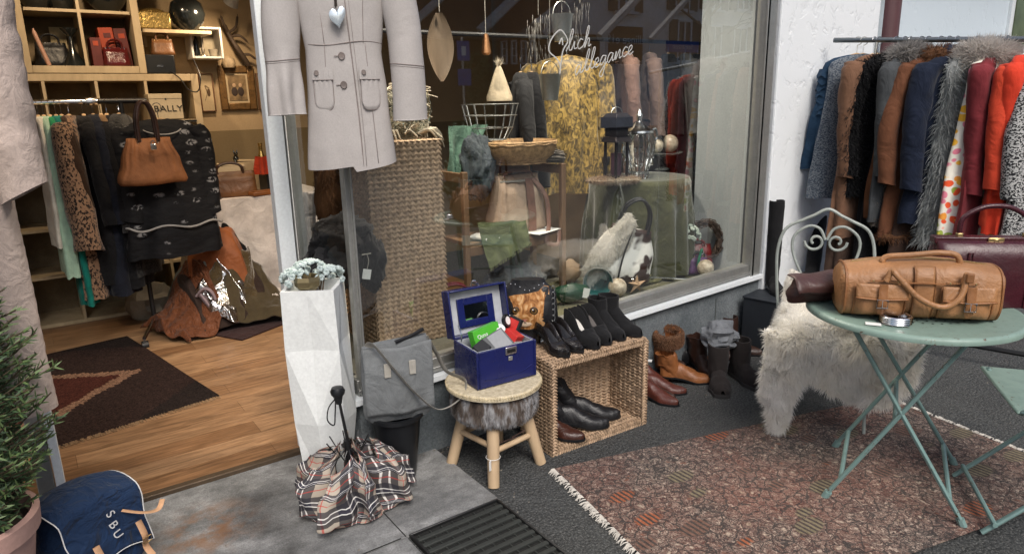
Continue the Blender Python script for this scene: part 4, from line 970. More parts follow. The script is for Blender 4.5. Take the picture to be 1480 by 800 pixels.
for s_ in (-1, 1):
    g = M(); g.box((s_*(Wc/2-.012), -Dc/2-.0015, Hc/2), (.002, .003, Hc-.004)); g.build('welt', BLUL, vc)
g = M(); g.tube(bez([(-.10,-Dc/2-.001,.035),(-.02,-Dc/2-.001,.026),(.06,-Dc/2-.001,.032),(.115,-Dc/2-.001,.052)], 8), .0018, 6); g.build('welt', BLUL, vc)
g = M(); g.box((.015, -Dc/2-.003, Hc-.018), (.050, .007, .030)); lk = g.build('lock', CHROME, vc, bevel=.002)
g = M(); g.box((.015, -Dc/2-.0075, Hc-.019), (.036, .002, .013)); g.build('lock_plate', BLACKM, lk)
g = M(); g.box((.012, -Dc/2-.003, Hc-.05), (.018, .005, .017)); g.build('badge', ALU, vc, bevel=.002)
lm = Matrix.Translation((0, Dc/2-.004, Hc))@Matrix.Rotation(R(-101), 4, 'X')
# lid: open shell, local z out of opening, hinge along x at y=0
g = M(); LD, LH = .192, .05
for s_ in (-1, 1): g.box((s_*(Wc/2-tk/2), -LD/2, -0+LH/2), (tk, LD, LH))
g.box((0, -LD+tk/2, LH/2), (Wc-2*tk-.001, tk, LH)); g.box((0, -tk/2, LH/2), (Wc-2*tk-.001, tk, LH)); g.box((0, -LD/2, LH+.004), (Wc, LD, .008))
g.xf(lm); lid = g.build('lid', BLUL, vc, bevel=.003)
g = M(); g.box((0, -LD/2, LH-.003), (Wc-2*tk-.003, LD-2*tk-.003, .004)); g.xf(lm); g.build('lid_lining', GREYV, lid)
g = M(); c_ = LH-.012
for s_ in (-1, 1): g.box((s_*.068, -.092, c_), (.030, .118, .010)); g.box((0, -.092+s_*.045, c_), (.106, .028, .010))
g.xf(lm); mf = g.build('mirror_frame', BLUL, lid, bevel=.002)
g = M(); g.box((0, -.092, c_-.001), (.104, .060, .003)); g.xf(lm); g.build('mirror', metal('mirror_glass', (.8,.82,.83), .02), mf)
g = M(); g.tube(bez([lm@V((-.02,-LD-.002,.02)), lm@V((-.012,-LD-.02,.018)), lm@V((.0,-LD-.022,.015)), lm@V((.012,-LD-.012,.018)), lm@V((.02,-LD-.002,.02))], 5), .004, 6); g.build('latch', CHROME, lid)
for s_ in (-1, 1):
    g = M(); g.tube(bez([(s_*.118,.06,Hc-.01),(s_*.122,.045,Hc+.03),(s_*.118,.075,Hc+.06)], 6), .0028, 6); g.build('lid_stay', CHROME, vc)
# contents of the case
def pack(name, label, c, d, rot, m, face=None, txt=None, tc=None):
    p = vc.matrix_basis@V(c) if False else V((1.412, 2.145, .376))+Matrix.Rotation(R(-3), 3, 'Z')@V(c)
    o = thing(name, label, 'carton', p); mm = Matrix.Rotation(R(rot[2]), 4, 'Z')@Matrix.Rotation(R(rot[0]), 4, 'X')@Matrix.Rotation(R(rot[1]), 4, 'Y')
    g = M(); g.box((0,0,0), d); g.xf(mm); g.build('box', m, o, bevel=.0012)
    if face:
        fc, fd, fm = face; g = M(); g.box(fc, fd); g.xf(mm); g.build('printed_panel', fm, o)
    if txt:
        b, sz, pos, tm = txt; e = (mm@Matrix.Rotation(PI/2, 4, 'X')).to_euler(); text('lettering', b, sz, tm, o, mm@V(pos), e, align='LEFT')
    return o
GRN = mat('green_carton', (.08,.42,.035), .4, var=.08, bump=0); DGRY = mat('grey_carton', (.085,.09,.095), .45, var=.1, bump=0); REDC = mat('red_carton', (.55,.035,.03), .4, var=.06, bump=0); WPAP = mat('white_paper', (.75,.75,.73), .7)
LGRY = mat('light_grey_print', (.25,.26,.27), .5, var=.05, bump=0)
pack('green_box', 'bright green carton standing at the back of the blue vanity case', (-.030,.018,.158), (.130,.034,.09), (-14,-6,6), GRN, ((0,-.0175,-.030), (.128,.001,.018), mat('dark_green_print', (.03,.20,.02), .4)), ('Quno', .022, (-.05,-.0182,.016), WPAP))
pack('grey_box', 'flat dark grey carton lying across the blue vanity case', (-.012,-.03,.142), (.115,.085,.026), (38,-22,16), DGRY, ((.015,0,.0135), (.07,.075,.001), LGRY), None)
pack('black_box', 'small black carton with a white round mark at the left of the vanity case', (-.088,-.045,.136), (.055,.05,.05), (30,-20,25), mat('black_carton', (.02,.02,.022), .4), ((.0,-.0256,.0), (.03,.001,.03), WPAP))
pack('red_box', 'small red and white carton at the right of the vanity case', (.070,-.02,.148), (.06,.06,.05), (25,18,18), REDC, ((0,-.0305,-.010), (.058,.001,.024), WPAP))
pack('slim_box', 'slim black and red carton leaning at the right back of the vanity case', (.10,.03,.16), (.02,.06,.11), (10,24,10), mat('black_carton', (.02,.02,.022), .4), ((-.0105,0,.02), (.001,.05,.05), REDC))
t = thing('powder_jar', 'white round jar top behind the grey carton in the vanity case', 'jar', V((1.412, 2.145, .376))+V((.040,.02,.178)))
g = M(); g.lathe([(0,.010),(.018,.010),(.021,.007),(.021,-.008),(0,-.008)], 24, m=Matrix.Rotation(R(40), 3, 'X')); g.build('cap', WPAP, t)
t = thing('powder_compact', 'black round compact with white face leaning in the right of the vanity case', 'compact', V((1.412, 2.145, .376))+V((.083,.035,.20)))
g = M(); rm = Matrix.Rotation(R(70), 3, 'X')@Matrix.Rotation(R(25), 3, 'Y'); g.lathe([(0,-.007),(.026,-.007),(.028,0),(.026,.006),(0,.006)], 28, m=rm); g.build('case', BK, t); g = M(); g.lathe([(0,.0072),(.017,.0072)], 24, m=rm); g.build('face', WPAP, t)

# seagrass crate, open to the front
SEA = m_seagrass('seagrass_braid')
def braid(g, o, u, v, n, nu, nv, sz=1.0, flat=1.0):
    """plaited panel: rows of slanted lozenge knots, pairs make the chevrons"""
    o, u, v, n = V(o), V(u), V(v), V(n); du, dv = u/nu, v/nv
    for i in range(nu):
        for j in range(nv+1):
            for s_ in (-1, 1):
                c = o+du*(i+.5+s_*.235)+dv*(j+(.25 if s_ > 0 else .25))
                if j == nv: continue
                ax = (dv*.92+du*.52*-s_*1.0); ay = du*.27
                jit = rnd.uniform(.85, 1.12); h = n*(.26*du.length*sz*jit)
                pts = []
                for k, (a, b, z) in enumerate(((-.72,0,0), (-.3,-.95,.25), (-.3,.95,.25), (0,0,1), (.3,-.95,.25), (.3,.95,.25), (.72,0,0))):
                    pts.append(c+ax*a*1.05+ay*b+h*z*flat)
                g.add(pts, [(0,1,3,2), (1,4,3), (2,3,5), (3,4,6,5)])
cr = thing('seagrass_crate', 'open fronted plaited seagrass crate with shoes in and on it', 'crate', (1.605, 2.03, 0), R(-2.2))
CW, CD, CH = .525, .235, .41; w_ = .026
def cbox(g, c, d): g.box(c, d)
def panel(name, c, d): g = M(); g.box(c, d); return g
SEAB = m_seagrass('seagrass_core', (.20,.13,.07))
g = panel('', (w_/2, CD/2, CH/2), (w_-.008, CD-.01, CH-.01)); braid(g, (.002,CD,0), (0,-CD,0), (0,0,CH), (-1,0,0), 8, 26); braid(g, (w_-.002,.01,w_), (0,CD-.02,0), (0,0,CH-2*w_), (1,0,0), 7, 24); braid(g, (0,.003,0), (w_,0,0), (0,0,CH), (0,-1,0), 1, 30); g.build('side_wall', SEA, cr, ang=80)
g = panel('', (CW-w_/2, CD/2, CH/2), (w_-.008, CD-.01, CH-.01)); braid(g, (CW-w_+.002,CD-.01,w_), (0,-CD+.02,0), (0,0,CH-2*w_), (-1,0,0), 7, 24); braid(g, (CW-.002,0,0), (0,CD,0), (0,0,CH), (1,0,0), 8, 26); braid(g, (CW-w_,.003,0), (w_,0,0), (0,0,CH), (0,-1,0), 1, 30); g.build('side_wall', SEA, cr, ang=80)
g = panel('', (CW/2, CD/2, w_/2), (CW-2*w_, CD-.01, w_-.008)); braid(g, (w_,CD-.01,w_-.002), (0,-CD+.02,0), (CW-2*w_,0,0), (0,0,1), 7, 32); braid(g, (w_,.003,0), (0,0,w_), (CW-2*w_,0,0), (0,-1,0), 1, 36); g.build('bottom', SEA, cr, ang=80)
g = panel('', (CW/2, CD/2, CH-w_/2), (CW-2*w_, CD-.01, w_-.008)); braid(g, (0,CD,CH-.002), (0,-CD,0), (CW,0,0), (0,0,1), 8, 34); braid(g, (w_,.003,CH-w_), (0,0,w_), (CW-2*w_,0,0), (0,-1,0), 1, 36); braid(g, (w_,.02,CH-w_+.002), (0,CD-.04,0), (CW-2*w_,0,0), (0,0,-1), 7, 32); g.build('top', SEA, cr, ang=80)
g = panel('', (CW/2, CD-.008, CH/2), (CW-2*w_, .012, CH-2*w_)); braid(g, (w_,CD-.015,w_), (CW-2*w_,0,0), (0,0,CH-2*w_), (0,-1,0), 14, 24); g.build('back_wall', SEA, cr, ang=80)

# shoes ------------------------------------------------------------
def shoe(name, label, loc, rz, m, L=.26, W=.042, H=.06, heel=0.0, heelw=.03, shaft=0.0, sw=.05, sl=.055, open_=False, lining=None, sole=None, group=None, toe=1.0, cuff=None, tilt=(0,0), lean=0.0, hm=None, seed=1, soleh=.008):
    """toe towards local -y, heel at +y; the origin lies on the floor at mid length"""
    t = thing(name, label, 'boot' if shaft > .04 else 'shoe', loc, rz, group)
    mm = Matrix.Rotation(R(tilt[0]), 4, 'X')@Matrix.Rotation(R(tilt[1]), 4, 'Y')
    def wdt(q): return W*curve([(0,.12*toe),(.05,.5*toe),(.15,.82),(.32,1.05),(.55,.80),(.8,.78),(.95,.62),(1,.25)], q)
    def lift(q): return soleh+heel*sm((q-.22)/.55)
    def hgt(q): return H*curve([(0,.35),(.06,.5),(.2,.62),(.4,.85),(.6,1.15),(.85,1.2),(1,.95)], q)
    g = M(); nL, nS = 30, 20
    def up(a, b):
        q = a; w = wdt(q); z0 = lift(q); h = hgt(q); y = lerp(-L/2, L/2, q)
        if not open_:
            an = PI*b; p = V((w*math.cos(an), y, z0+h*math.sin(an)**.8))
        else:
            op = sm((q-.30)/.14)*(1-sm((q-.965)/.035)*.0)
            s_ = b*2-1; sg = 1 if s_ >= 0 else -1; k = abs(s_)
            if k > .45: r_ = (1-k)/.55; x = sg*w*(1-.18*r_*r_); z = z0+h*.72*r_**.75
            else: r_ = 1-k/.45; x = sg*lerp(w*.82, w*.62, r_)*(1-r_*.999 if r_ > .6 else 1)*(1 if r_ < .6 else .9); z = lerp(z0+h*.72, lerp(z0+h*.95, z0+.006, op), sm(r_*1.8)); x = sg*w*.80*(1-r_)
            p = V((x, y, z))
        return p+noise.noise_vector(p*18+V((seed,0,0)))*.0025
    g.grid(up, nL, nS)
    if shaft > 0:
        rings = []; y0 = L*.5-sl-.004
        for i in range(15):
            v = i/14; z = lerp(lift(.8)+H*.25, lift(.8)+H+shaft, v); k = curve([(0,.82),(.3,.92),(1,1.0)], v)
            rings.append([V((sw*k*math.cos(a), y0-.012*(1-v)+lean*v+sl*k*math.sin(a), z))+noise.noise_vector(V((math.cos(a)*2, z*22, math.sin(a)*2+seed)))*.004*(1+2*v*(lean != 0)) for a in [2*PI*q/24 for q in range(24)]])
        tp = rings[-1]; c0 = sum(tp, V((0,0,0)))/24
        rings.append([c0+(p-c0)*.86 for p in tp]); rings.append([c0+(p-c0)*.8-V((0,0,.06)) for p in tp])
        g.loft(rings, cap=(False, True))
    g.xf(mm); body = g.build('upper', m, t, ang=70)
    q = M(); rr = []
    for i in range(25):
        a = i/24; y = lerp(-L/2-.003, L/2+.002, a); w = wdt(a)*1.04+.001; z = lift(a)
        rr.append([V((-w,y,z+.002)), V((w,y,z+.002)), V((w,y,z-soleh)), V((-w,y,z-soleh))])
    q.loft(rr); q.xf(mm); q.build('sole', sole or BK, t, ang=50)
    if heel > .012:
        q = M(); yb = L*.5-heelw*.9
        q.loft([[V((heelw*.8*math.cos(a), yb+heelw*math.sin(a), lift(.95)-.002)) for a in [2*PI*k/16 for k in range(16)]], [V((heelw*.62*math.cos(a), yb+.004+heelw*.72*math.sin(a), 0)) for a in [2*PI*k/16 for k in range(16)]]]); q.xf(mm); q.build('heel', hm or m, t)
    if open_:
        q = M()
        def ins(a, b): qq = lerp(.36, .97, a); w = wdt(qq)*.62; return V((w*(b*2-1), lerp(-L/2, L/2, qq), lift(qq)+.010+.004*abs(b*2-1)))
        q.grid(ins, 16, 6); q.xf(mm); q.build('insole', lining or CREAM, t)
    if cuff and shaft > 0:
        cm_, cn, cl = cuff; q = M(); z = lift(.8)+H+shaft
        q.loft([[V((sw*k*math.cos(a), L*.5-sl-.004+lean+sl*k*math.sin(a), zz)) for a in [2*PI*j/20 for j in range(20)]] for zz, k in ((z-.075,1.04),(z-.06,1.16),(z-.02,1.2),(z+.004,1.12),(z+.002,.9),(z-.03,.8))], cap=(False, False))
        s2 = M(); s2.v = list(q.v); s2.f = list(q.f); q.fur(s2, cn, cl, .0018, .4, .5, seed=seed); q.xf(mm); q.build('cuff', cm_, t)
    return t
def on_top(px, py, z=.415): p = G(px, py, z); return (p.x, p.y, z)
TOPZ = .418
SD = 'shoes on top of the seagrass crate'
shoe('pump', 'glossy black leather court shoe on the crate nearest the blue vanity case', (1.70, 2.145, TOPZ), R(-4), leather('black_patent', (.012,.010,.010), rough=.2), heel=.055, heelw=.016, open_=True, lining=BLACKL, L=.235, W=.038, H=.05, toe=.6, group=SD, seed=1)
shoe('pump', 'black leather court shoe on the crate, second from the vanity case', (1.775, 2.15, TOPZ), R(-2), leather('black_patent', (.012,.010,.010)), heel=.055, heelw=.016, open_=True, lining=BLACKL, L=.235, W=.038, H=.05, toe=.6, group=SD, seed=2)
shoe('suede_shoe', 'black suede high fronted shoe with pale lining showing on the crate', (1.862, 2.145, TOPZ), R(-6), SUEDE, heel=.06, heelw=.028, open_=True, lining=CREAM, L=.235, W=.042, H=.078, group=SD, seed=3)
shoe('suede_shoe', 'black suede high fronted shoe on the crate between its twin and the ankle boots', (1.937, 2.15, TOPZ), R(-8), SUEDE, heel=.06, heelw=.028, open_=True, lining=mat('grey_lining', (.10,.09,.085), .8), L=.235, W=.042, H=.078, group=SD, seed=4)
shoe('ankle_boot', 'black suede ankle boot on the crate, second from its right end', (2.015, 2.155, TOPZ), R(-4), SUEDE, heel=.045, heelw=.03, shaft=.035, sw=.04, sl=.048, L=.24, W=.04, H=.06, group=SD, seed=5)
shoe('ankle_boot', 'black suede ankle boot at the right end of the crate top', (2.085, 2.145, TOPZ), R(8), SUEDE, heel=.045, heelw=.03, shaft=.04, sw=.042, sl=.05, L=.24, W=.04, H=.06, group=SD, seed=6)
shoe('leather_boot', 'black leather boot lying in front inside the seagrass crate', (1.83, 2.13, .034), R(52), BLACKL, heel=.02, heelw=.03, shaft=.09, sw=.042, sl=.05, L=.27, W=.043, H=.062, lean=.10, seed=7)
shoe('leather_boot', 'black leather boot at the back inside the seagrass crate', (1.93, 2.165, .034), R(52), BLACKL, heel=.02, heelw=.03, shaft=.11, sw=.042, sl=.05, L=.27, W=.043, H=.062, lean=.10, seed=8)
shoe('leather_shoe', 'dark brown leather shoe at the left inside the seagrass crate', (1.70, 2.12, .034), R(30), leather('oxblood_leather', (.05,.018,.012), rough=.28), heel=.015, L=.25, W=.04, H=.055, seed=9, sole=BK)
# boots and shoes by the plinth
TANL = leather('cognac_leather', (.23,.085,.028), rough=.45); SHEAR = m_sheep('tan_shearling', (.24,.125,.07), (.36,.21,.125)); DKBR = leather('dark_brown_leather', (.040,.018,.012), rough=.4); REDBR = leather('red_brown_leather', (.085,.022,.014), rough=.4)
UGG = cloth('charcoal_sheepskin_suede', (.026,.021,.020), .3, rough=.95, sheen=.05)
c_ = G(992, 545); shoe('shearling_boot', 'cognac boot with fluffy tan cuff leaning on the plinth right of the crate', (c_.x-.02, c_.y+.09, 0), R(28), TANL, heel=.03, heelw=.03, shaft=.15, sw=.062, sl=.066, L=.28, W=.048, H=.066, cuff=(SHEAR, 5200, .012), lean=-.06, seed=10, tilt=(0,-12))
c_ = G(1010, 535); shoe('shearling_boot', 'cognac boot with larger tan shearling cuff folded out beside the dark boots', (c_.x+.05, c_.y+.10, 0), R(34), TANL, heel=.03, heelw=.03, shaft=.19, sw=.066, sl=.07, L=.28, W=.048, H=.066, cuff=(SHEAR, 5200, .012), lean=.05, seed=11, tilt=(0,10))
c_ = G(945, 560); shoe('brown_boot', 'red brown ankle boot just right of the seagrass crate', (c_.x+.03, c_.y+.06, 0), R(10), REDBR, heel=.03, heelw=.03, shaft=.11, sw=.042, sl=.05, L=.25, W=.04, H=.06, lean=.02, seed=12)
c_ = G(972, 572); shoe('brown_shoe', 'small red brown leather shoe in front of the cognac boots', (c_.x-.0, c_.y+.07, 0), R(38), REDBR, heel=.02, L=.24, W=.038, H=.05, seed=13)
t = thing('price_label', 'small white price label tied to the red brown boot', 'label', (2.335, 2.19, .20)); g = M(); g.box((0,0,0), (.028,.002,.012), mat=Matrix.Rotation(.3, 3, 'Y')); g.tube([(-.012,0,.002),(-.02,.01,.03)], .001, 4); g.build('card', WPAP, t)
for i, (px, py, lb) in enumerate(((1041, 575, 'charcoal sheepskin ankle boot standing in front beside the rug'), (1082, 565, 'charcoal sheepskin ankle boot nearest the black steps'))):
    c_ = G(px, py); shoe('sheepskin_boot', lb, (c_.x+.095, c_.y+.085, 0), R(-44+24*i), UGG, L=.27, W=.050, H=.075, shaft=.115, sw=.053, sl=.06, seed=14+i, toe=1.5, soleh=.016, sole=mat('grey_foam_sole', (.035,.032,.032), .8))
for i, (px, py, lb) in enumerate(((1020, 520, 'dark brown boot standing behind the charcoal pair under the grey cap'), (1060, 515, 'dark brown suede boot behind the charcoal pair next to the black steps'))):
    c_ = G(px, py); shoe('dark_boot', lb, (c_.x+.08, c_.y+.02, 0), R(20+10*i), DKBR, heel=.02, heelw=.03, L=.26, W=.042, H=.062, shaft=.12, sw=.048, sl=.054, seed=18+i)
c_ = G(1040, 475, .26); t = thing('wool_beanie', 'grey wool cap lying on top of the dark boots', 'cap', (c_.x, c_.y, .185), R(20))
g = M(); g.blob((0,0,.045), (.095,.085,.065), 3, .5, 2.2, 24); g.wob(.008, 16, 3); g.build('crown', cloth('grey_cap_wool', (.16,.17,.185), .7), t)
g = M(); g.tube([V((.088*math.cos(a*PI/12), .08*math.sin(a*PI/12), .012+.01*math.sin(a))) for a in range(24)], .016, 8, closed=True, flat=.7); g.build('band', cloth('grey_cap_wool', (.16,.17,.185)), t)
c_ = G(1002, 552); shoe('cognac_shoe', 'cognac ankle shoe lying between the shearling boots and the charcoal pair', (c_.x-.02, c_.y+.03, 0), R(48), TANL, heel=.025, heelw=.03, shaft=.06, sw=.045, sl=.05, L=.27, W=.045, H=.06, lean=.03, seed=50)
c_ = G(960, 530); shoe('brown_boot', 'dark brown ankle boot squeezed between the crate and the shearling boots', (c_.x+.02, c_.y+.02, 0), R(20), DKBR, heel=.03, heelw=.03, shaft=.13, sw=.045, sl=.05, L=.25, W=.042, H=.06, lean=.03, seed=51)
c_ = G(940, 575); shoe('brown_shoe', 'dark red brown laced shoe peeping from the side of the crate', (c_.x+.02, c_.y+.02, 0), R(25), DKBR, heel=.02, L=.25, W=.04, H=.055, seed=52)
c_ = G(1010, 530); shoe('black_shoe', 'black leather shoe lying behind the charcoal sheepskin boots', (c_.x-.0, c_.y+.06, 0), R(55), BLACKL, heel=.02, L=.26, W=.042, H=.06, seed=53)
c_ = G(985, 520); shoe('shearling_boot', 'third cognac boot lying tipped against the plinth behind the other shearling boots', (c_.x+.02, c_.y-.0, .03), R(62), TANL, heel=.03, heelw=.03, shaft=.12, sw=.055, sl=.06, L=.26, W=.045, H=.062, cuff=(SHEAR, 4200, .012), lean=.05, seed=54, tilt=(0,28))
c_ = G(1022, 545); shoe('brown_boot', 'dark brown leather boot standing between the cognac shoe and the charcoal pair', (c_.x+.05, c_.y+.07, 0), R(-20), DKBR, heel=.025, heelw=.03, shaft=.08, sw=.05, sl=.056, L=.25, W=.044, H=.062, lean=.01, seed=55)
c_ = G(958, 582); shoe('brown_shoe', 'red brown slip-on shoe nearest the viewer beside the crate', (c_.x+.0, c_.y+.05, 0), R(14), REDBR, heel=.02, L=.25, W=.041, H=.055, seed=56)
# black steps with tall boots
SLATE = mat('slate_black_box', (.020,.024,.030), .55, var=.15, bump=.05)
c_ = G(1062, 498); c2_ = G(1115, 510)
t = thing('black_step_box', 'low black painted display box, front one of two by the window end', 'display box', (3.385, 2.26, 0), R(10))
g = M(); g.box((.0, .0, .16), (.27, .20, .32)); g.box((.0, .0, .323), (.28, .21, .012)); g.build('box', SLATE, t, bevel=.003)
t = thing('black_step_box', 'taller black painted display box behind the low one under the tall boot', 'display box', (3.72, 2.225, 0), R(4))
g = M(); g.box((0, .0, .16), (.24, .2, .32)); g.box((0, .0, .322), (.25, .21, .012)); g.build('box', SLATE, t, bevel=.003)
tb = Y(1112, 410, 2.2)
for i, (pp, lb, tl) in enumerate((((3.43, 2.27, .33), 'tall black suede boot standing upright on the black box by the wall', (0,0)), ((3.72, 2.16, .33), 'tall black suede boot flopped over sideways behind the bistro chair', (6,48)))):
    shoe('tall_boot', lb, pp, R(-38+70*i), SUEDE, heel=.02, heelw=.028, L=.24, W=.038, H=.06, shaft=.43, sw=.042, sl=.046, seed=30+i, tilt=tl)
# ---------------------------------------------------------------- bistro table, chairs and the bags on it
SAGE = m_enamel('sage_green_enamel', (.215,.305,.262)); SAGEL = m_enamel('worn_sage_legs', (.19,.30,.285))
TC = V((2.425, 1.075, 0)); TZ = .71
t = thing('bistro_table', 'round sage green metal bistro table with crossed folding legs on the rug', 'table', TC)
g = M(); g.lathe([(0,TZ-.006),(.30,TZ-.006),(.322,TZ-.010),(.330,TZ-.020),(.334,TZ-.019),(.335,TZ-.008),(.328,TZ+.002),(.316,TZ+.0015),(.30,TZ-.001),(0,TZ)], 72); top = g.build('tabletop', SAGE, t, ang=60)
g = M()
for k in range(6):
    for j in range(10+6*k):
        a = 2*PI*j/(10+6*k); r = .05+.026*k; g.lathe([(0,0),(.0042,0)], 6, (r*math.cos(a), r*math.sin(a), TZ+.0012))
g.build('perforation', mat('hole_dark', (.01,.012,.011), .9), top)
fa = [G(1190, 720), G(1393, 763), G(1205, 647), G(1380, 673)]
fl = [V((p.x-TC.x, p.y-TC.y, 0)) for p in fa]
ctr = sum(fl, V((0,0,0)))/4
tops = [V((fl[j].x*.78+.0, fl[j].y*.78, TZ-.025))-ctr*.9*V((1,1,0)).x*1.0 for j in (1, 0, 3, 2)]
tops = [V((q.x, q.y, TZ-.03)) for q in tops]
legs = []
for i in range(4):
    a = fl[i]+V((0,0,.008)); b = tops[i]; legs.append((a, b))
    g = M(); g.tube([a, lerp(a, b, .5), b], .0115, 8, flat=.7); o = g.build('leg', SAGEL, t)
    g = M(); g.tube([a-V((0,0,.008)), a+(b-a).normalized()*.03], .0135, 8); g.build('foot_cap', SAGEL, o)
for i, j in ((0, 2), (1, 3)):
    a, b = lerp(*legs[i], .13), lerp(*legs[j], .13)
    g = M(); g.tube([a, b], .008, 8); g.build('brace', SAGEL, t)
a, b = lerp(*legs[0], .52), lerp(*legs[2], .52); g = M(); g.tube([a, b], .008, 8); g.build('brace', SAGEL, t)
for i, j in ((0, 2), (1, 3)):
    g = M(); g.tube([legs[i][1]+V((0,0,.012)), legs[j][1]+V((0,0,.012))], .009, 8); g.build('top_bearer', SAGEL, t)

# tan leather duffel
DUF = leather('tan_saddle_leather', (.33,.160,.068), rough=.48, sc=7, var=.25, wrinkle=.35, ws=11); DUFD = leather('tan_saddle_edge', (.26,.11,.04), rough=.5)
rzd = R(-49); e_ = V((math.cos(rzd), math.sin(rzd), 0))
df = thing('leather_duffel', 'tan leather duffel bag with two buckled front pockets on the bistro table', 'bag', (2.36, 1.045, TZ+.002), rzd)
DL, DD, DH = .475, .185, .185
def dsec(x, a):
    q = abs(x)/(DL/2); k = 1-.10*q**4; sag = .012*math.sin(x*16)*0
    h = DH*(1-.10*q*q+.015*math.sin(x*9+1)); c, s_ = math.cos(a), math.sin(a)
    y = DD/2*k*math.copysign(abs(c)**.62, c)*(1-.10*max(0, s_)); z = h/2+h/2*math.copysign(abs(s_)**.62, s_)
    return V((x, y, z))
g = M(); rings = []
for i in range(41):
    x = lerp(-DL/2, DL/2, i/40); q = abs(x)/(DL/2); inset = 1 if q < .93 else max(.02, math.sqrt(max(0, 1-((q-.93)/.07)**2)))
    ring = []
    for k in range(40):
        p = dsec(x, 2*PI*k/40); c0 = V((x, 0, DH*.45)); p = c0+(p-c0)*(.84+.16*inset); p += noise.noise_vector(p*14)*.007; p.z = max(p.z, 0)
        ring.append(p)
    rings.append(ring)
g.loft(rings); g.build('body', DUF, df, ang=180)
def front(x, z, off): 
    h = DH; y = -DD/2*(1-.10*(abs(x)/(DL/2))**4)
    s_ = abs((z-h/2)/(h/2)); s_ = min(1, s_); y *= (max(0, 1-s_**3.2))**.22
    return V((x, y-off, z))
for s_ in (-1, 1):
    g = M(); xx = s_*(DL/2-.012); g.tube([dsec(xx, 2*PI*k/36) for k in range(36)], .0045, 6, closed=True); g.build('piping', DUFD, df)
    x0 = s_*.125
    g = M(); g.grid(lambda u, v: front(x0+(u-.5)*.145, lerp(.012, .115, v), .004+.020*min(1, 7*min(u, 1-u, v+.05, 1.05-v))+.002*math.sin(u*9+v*5)), 16, 12); g.tube([front(x0+(u-.5)*.15, lerp(.012, .115, v), .004) for u, v in [(0,1-i/8) for i in range(9)]+[(i/8,0) for i in range(1,9)]+[(1,i/8) for i in range(1,9)]], .0028, 5, mi=1); po = g.build('pocket', [DUF, DUFD], df, ang=180)
    g = M(); g.grid(lambda u, v: front(x0+(u-.5)*.152, lerp(.072+.010*abs(u-.5), .122, v), .028-.010*v), 14, 6); g.tube([front(x0+(i/14-.5)*.152, .072+.010*abs(i/14-.5), .0285) for i in range(15)], .0022, 5, mi=1); fo = g.build('pocket_flap', [DUF, DUFD], po, solid=.003, ang=180)
    g = M(); g.tube([front(x0, lerp(.125, .025, i/8), .034+(.004 if i in (3,4,5) else 0)) for i in range(9)], [.013]*8+[.007], 8, flat=.2, upv=(0,1,0)); so_ = g.build('pocket_strap', DUFD, po)
    c = front(x0, .062, .039); g = M(); g.tube([c+V((x, 0, z)) for x, z in ((-.016,-.013),(.016,-.013),(.016,.013),(-.016,.013))], .0024, 6, closed=True); g.tube([c+V((0,-.001,-.012)), c+V((0,-.001,.013))], .0014, 5); g.build('buckle', CHROME, so_)
    for sy in (-1, 1):
        pass
g = M(); g.grid(lambda u, v: front((u-.5)*.058, lerp(.006, .178, v), .006), 6, 20); g.build('centre_strap', DUFD if False else DUF, df, solid=.003, ang=180)
for xx in (-.03, .03):
    g = M(); g.tube([front(xx, lerp(.006, .178, i/16), .009) for i in range(17)], .0014, 5); g.build('seam', DUFD, df)
g = M(); g.tube([front(lerp(-.055, .055, i/10), .128, .012) for i in range(11)], .006, 6, flat=.4); g.build('tab', DUFD, df)
for xx in (-.115, .105):
    g = M(); g.tube([front(xx+lerp(-.045, .045, i/8), .131, .010) for i in range(9)], .0055, 6, flat=.4); tb_ = g.build('handle_mount', DUFD, df)
    for s_ in (-1, 1):
        g = M(); g.blob(front(xx+s_*.036, .131, .014), (.0035,.0025,.0035), n=8); g.build('rivet', BRASS, tb_)
g = M(); g.tube(bez([front(-.115,.13,.012), front(-.10,.165,.02), (-.085,-.115,.15), (-.02,-.125,.085), (.05,-.128,.060), (.095,-.125,.095), front(.112,.16,.02), front(.105,.13,.012)], 9), .0095, 10); g.build('handle', DUF, df)
g = M(); g.tube(bez([(-.115,-.03,.178), (-.10,-.03,.196), (-.03,-.035,.205), (.05,-.03,.213), (.10,-.03,.207), (.115,-.03,.178)], 8), .0095, 10); g.build('handle', DUF, df)
g = M(); g.tube([(lerp(-.2,.2,i/20), .0, DH*(1-.10*(abs(lerp(-.2,.2,i/20))/(DL/2))**2+.015*math.sin(lerp(-.2,.2,i/20)*9+1))+.001) for i in range(21)], .005, 6, flat=.5); g.build('zip', BRASS, df)
g = M(); g.box((.115,-.122,.155), (.022,.012,.03)); g.build('handle_loop', DUFD, df, bevel=.003)

# burgundy doctor's bag
BUR = leather('burgundy_box_leather', (.050,.008,.014), rough=.28, wrinkle=.12)
db = thing('doctor_bag', 'stiff burgundy leather doctor bag with brass clasp behind the tan duffel', 'bag', (2.665, .95, TZ+.002), R(-44))
BW, BD, BH = .37, .13, .235
g = M(); rings = []
for z, k in ((0,.97),(.01,1.0),(.17,1.0),(.195,.9),(.215,.62),(.222,.5)):
    rings.append([V((BW/2*math.copysign(abs(math.cos(a))**.25, math.cos(a))*(1 if z < .18 else .99), BD/2*k*math.copysign(abs(math.sin(a))**.45, math.sin(a)), z)) for a in [2*PI*q/48 for q in range(48)]])
g.loft(rings); g.build('body', BUR, db, ang=50)
g = M(); g.box((0, 0, BH-.012), (BW+.008, .045, .024)); fr_ = g.build('frame', BUR, db, bevel=.004)
g = M(); g.box((0, -.026, BH-.012), (.05, .008, .022)); g.box((0, -.031, BH-.012), (.014, .004, .016)); g.build('clasp', BRASS, fr_, bevel=.002)
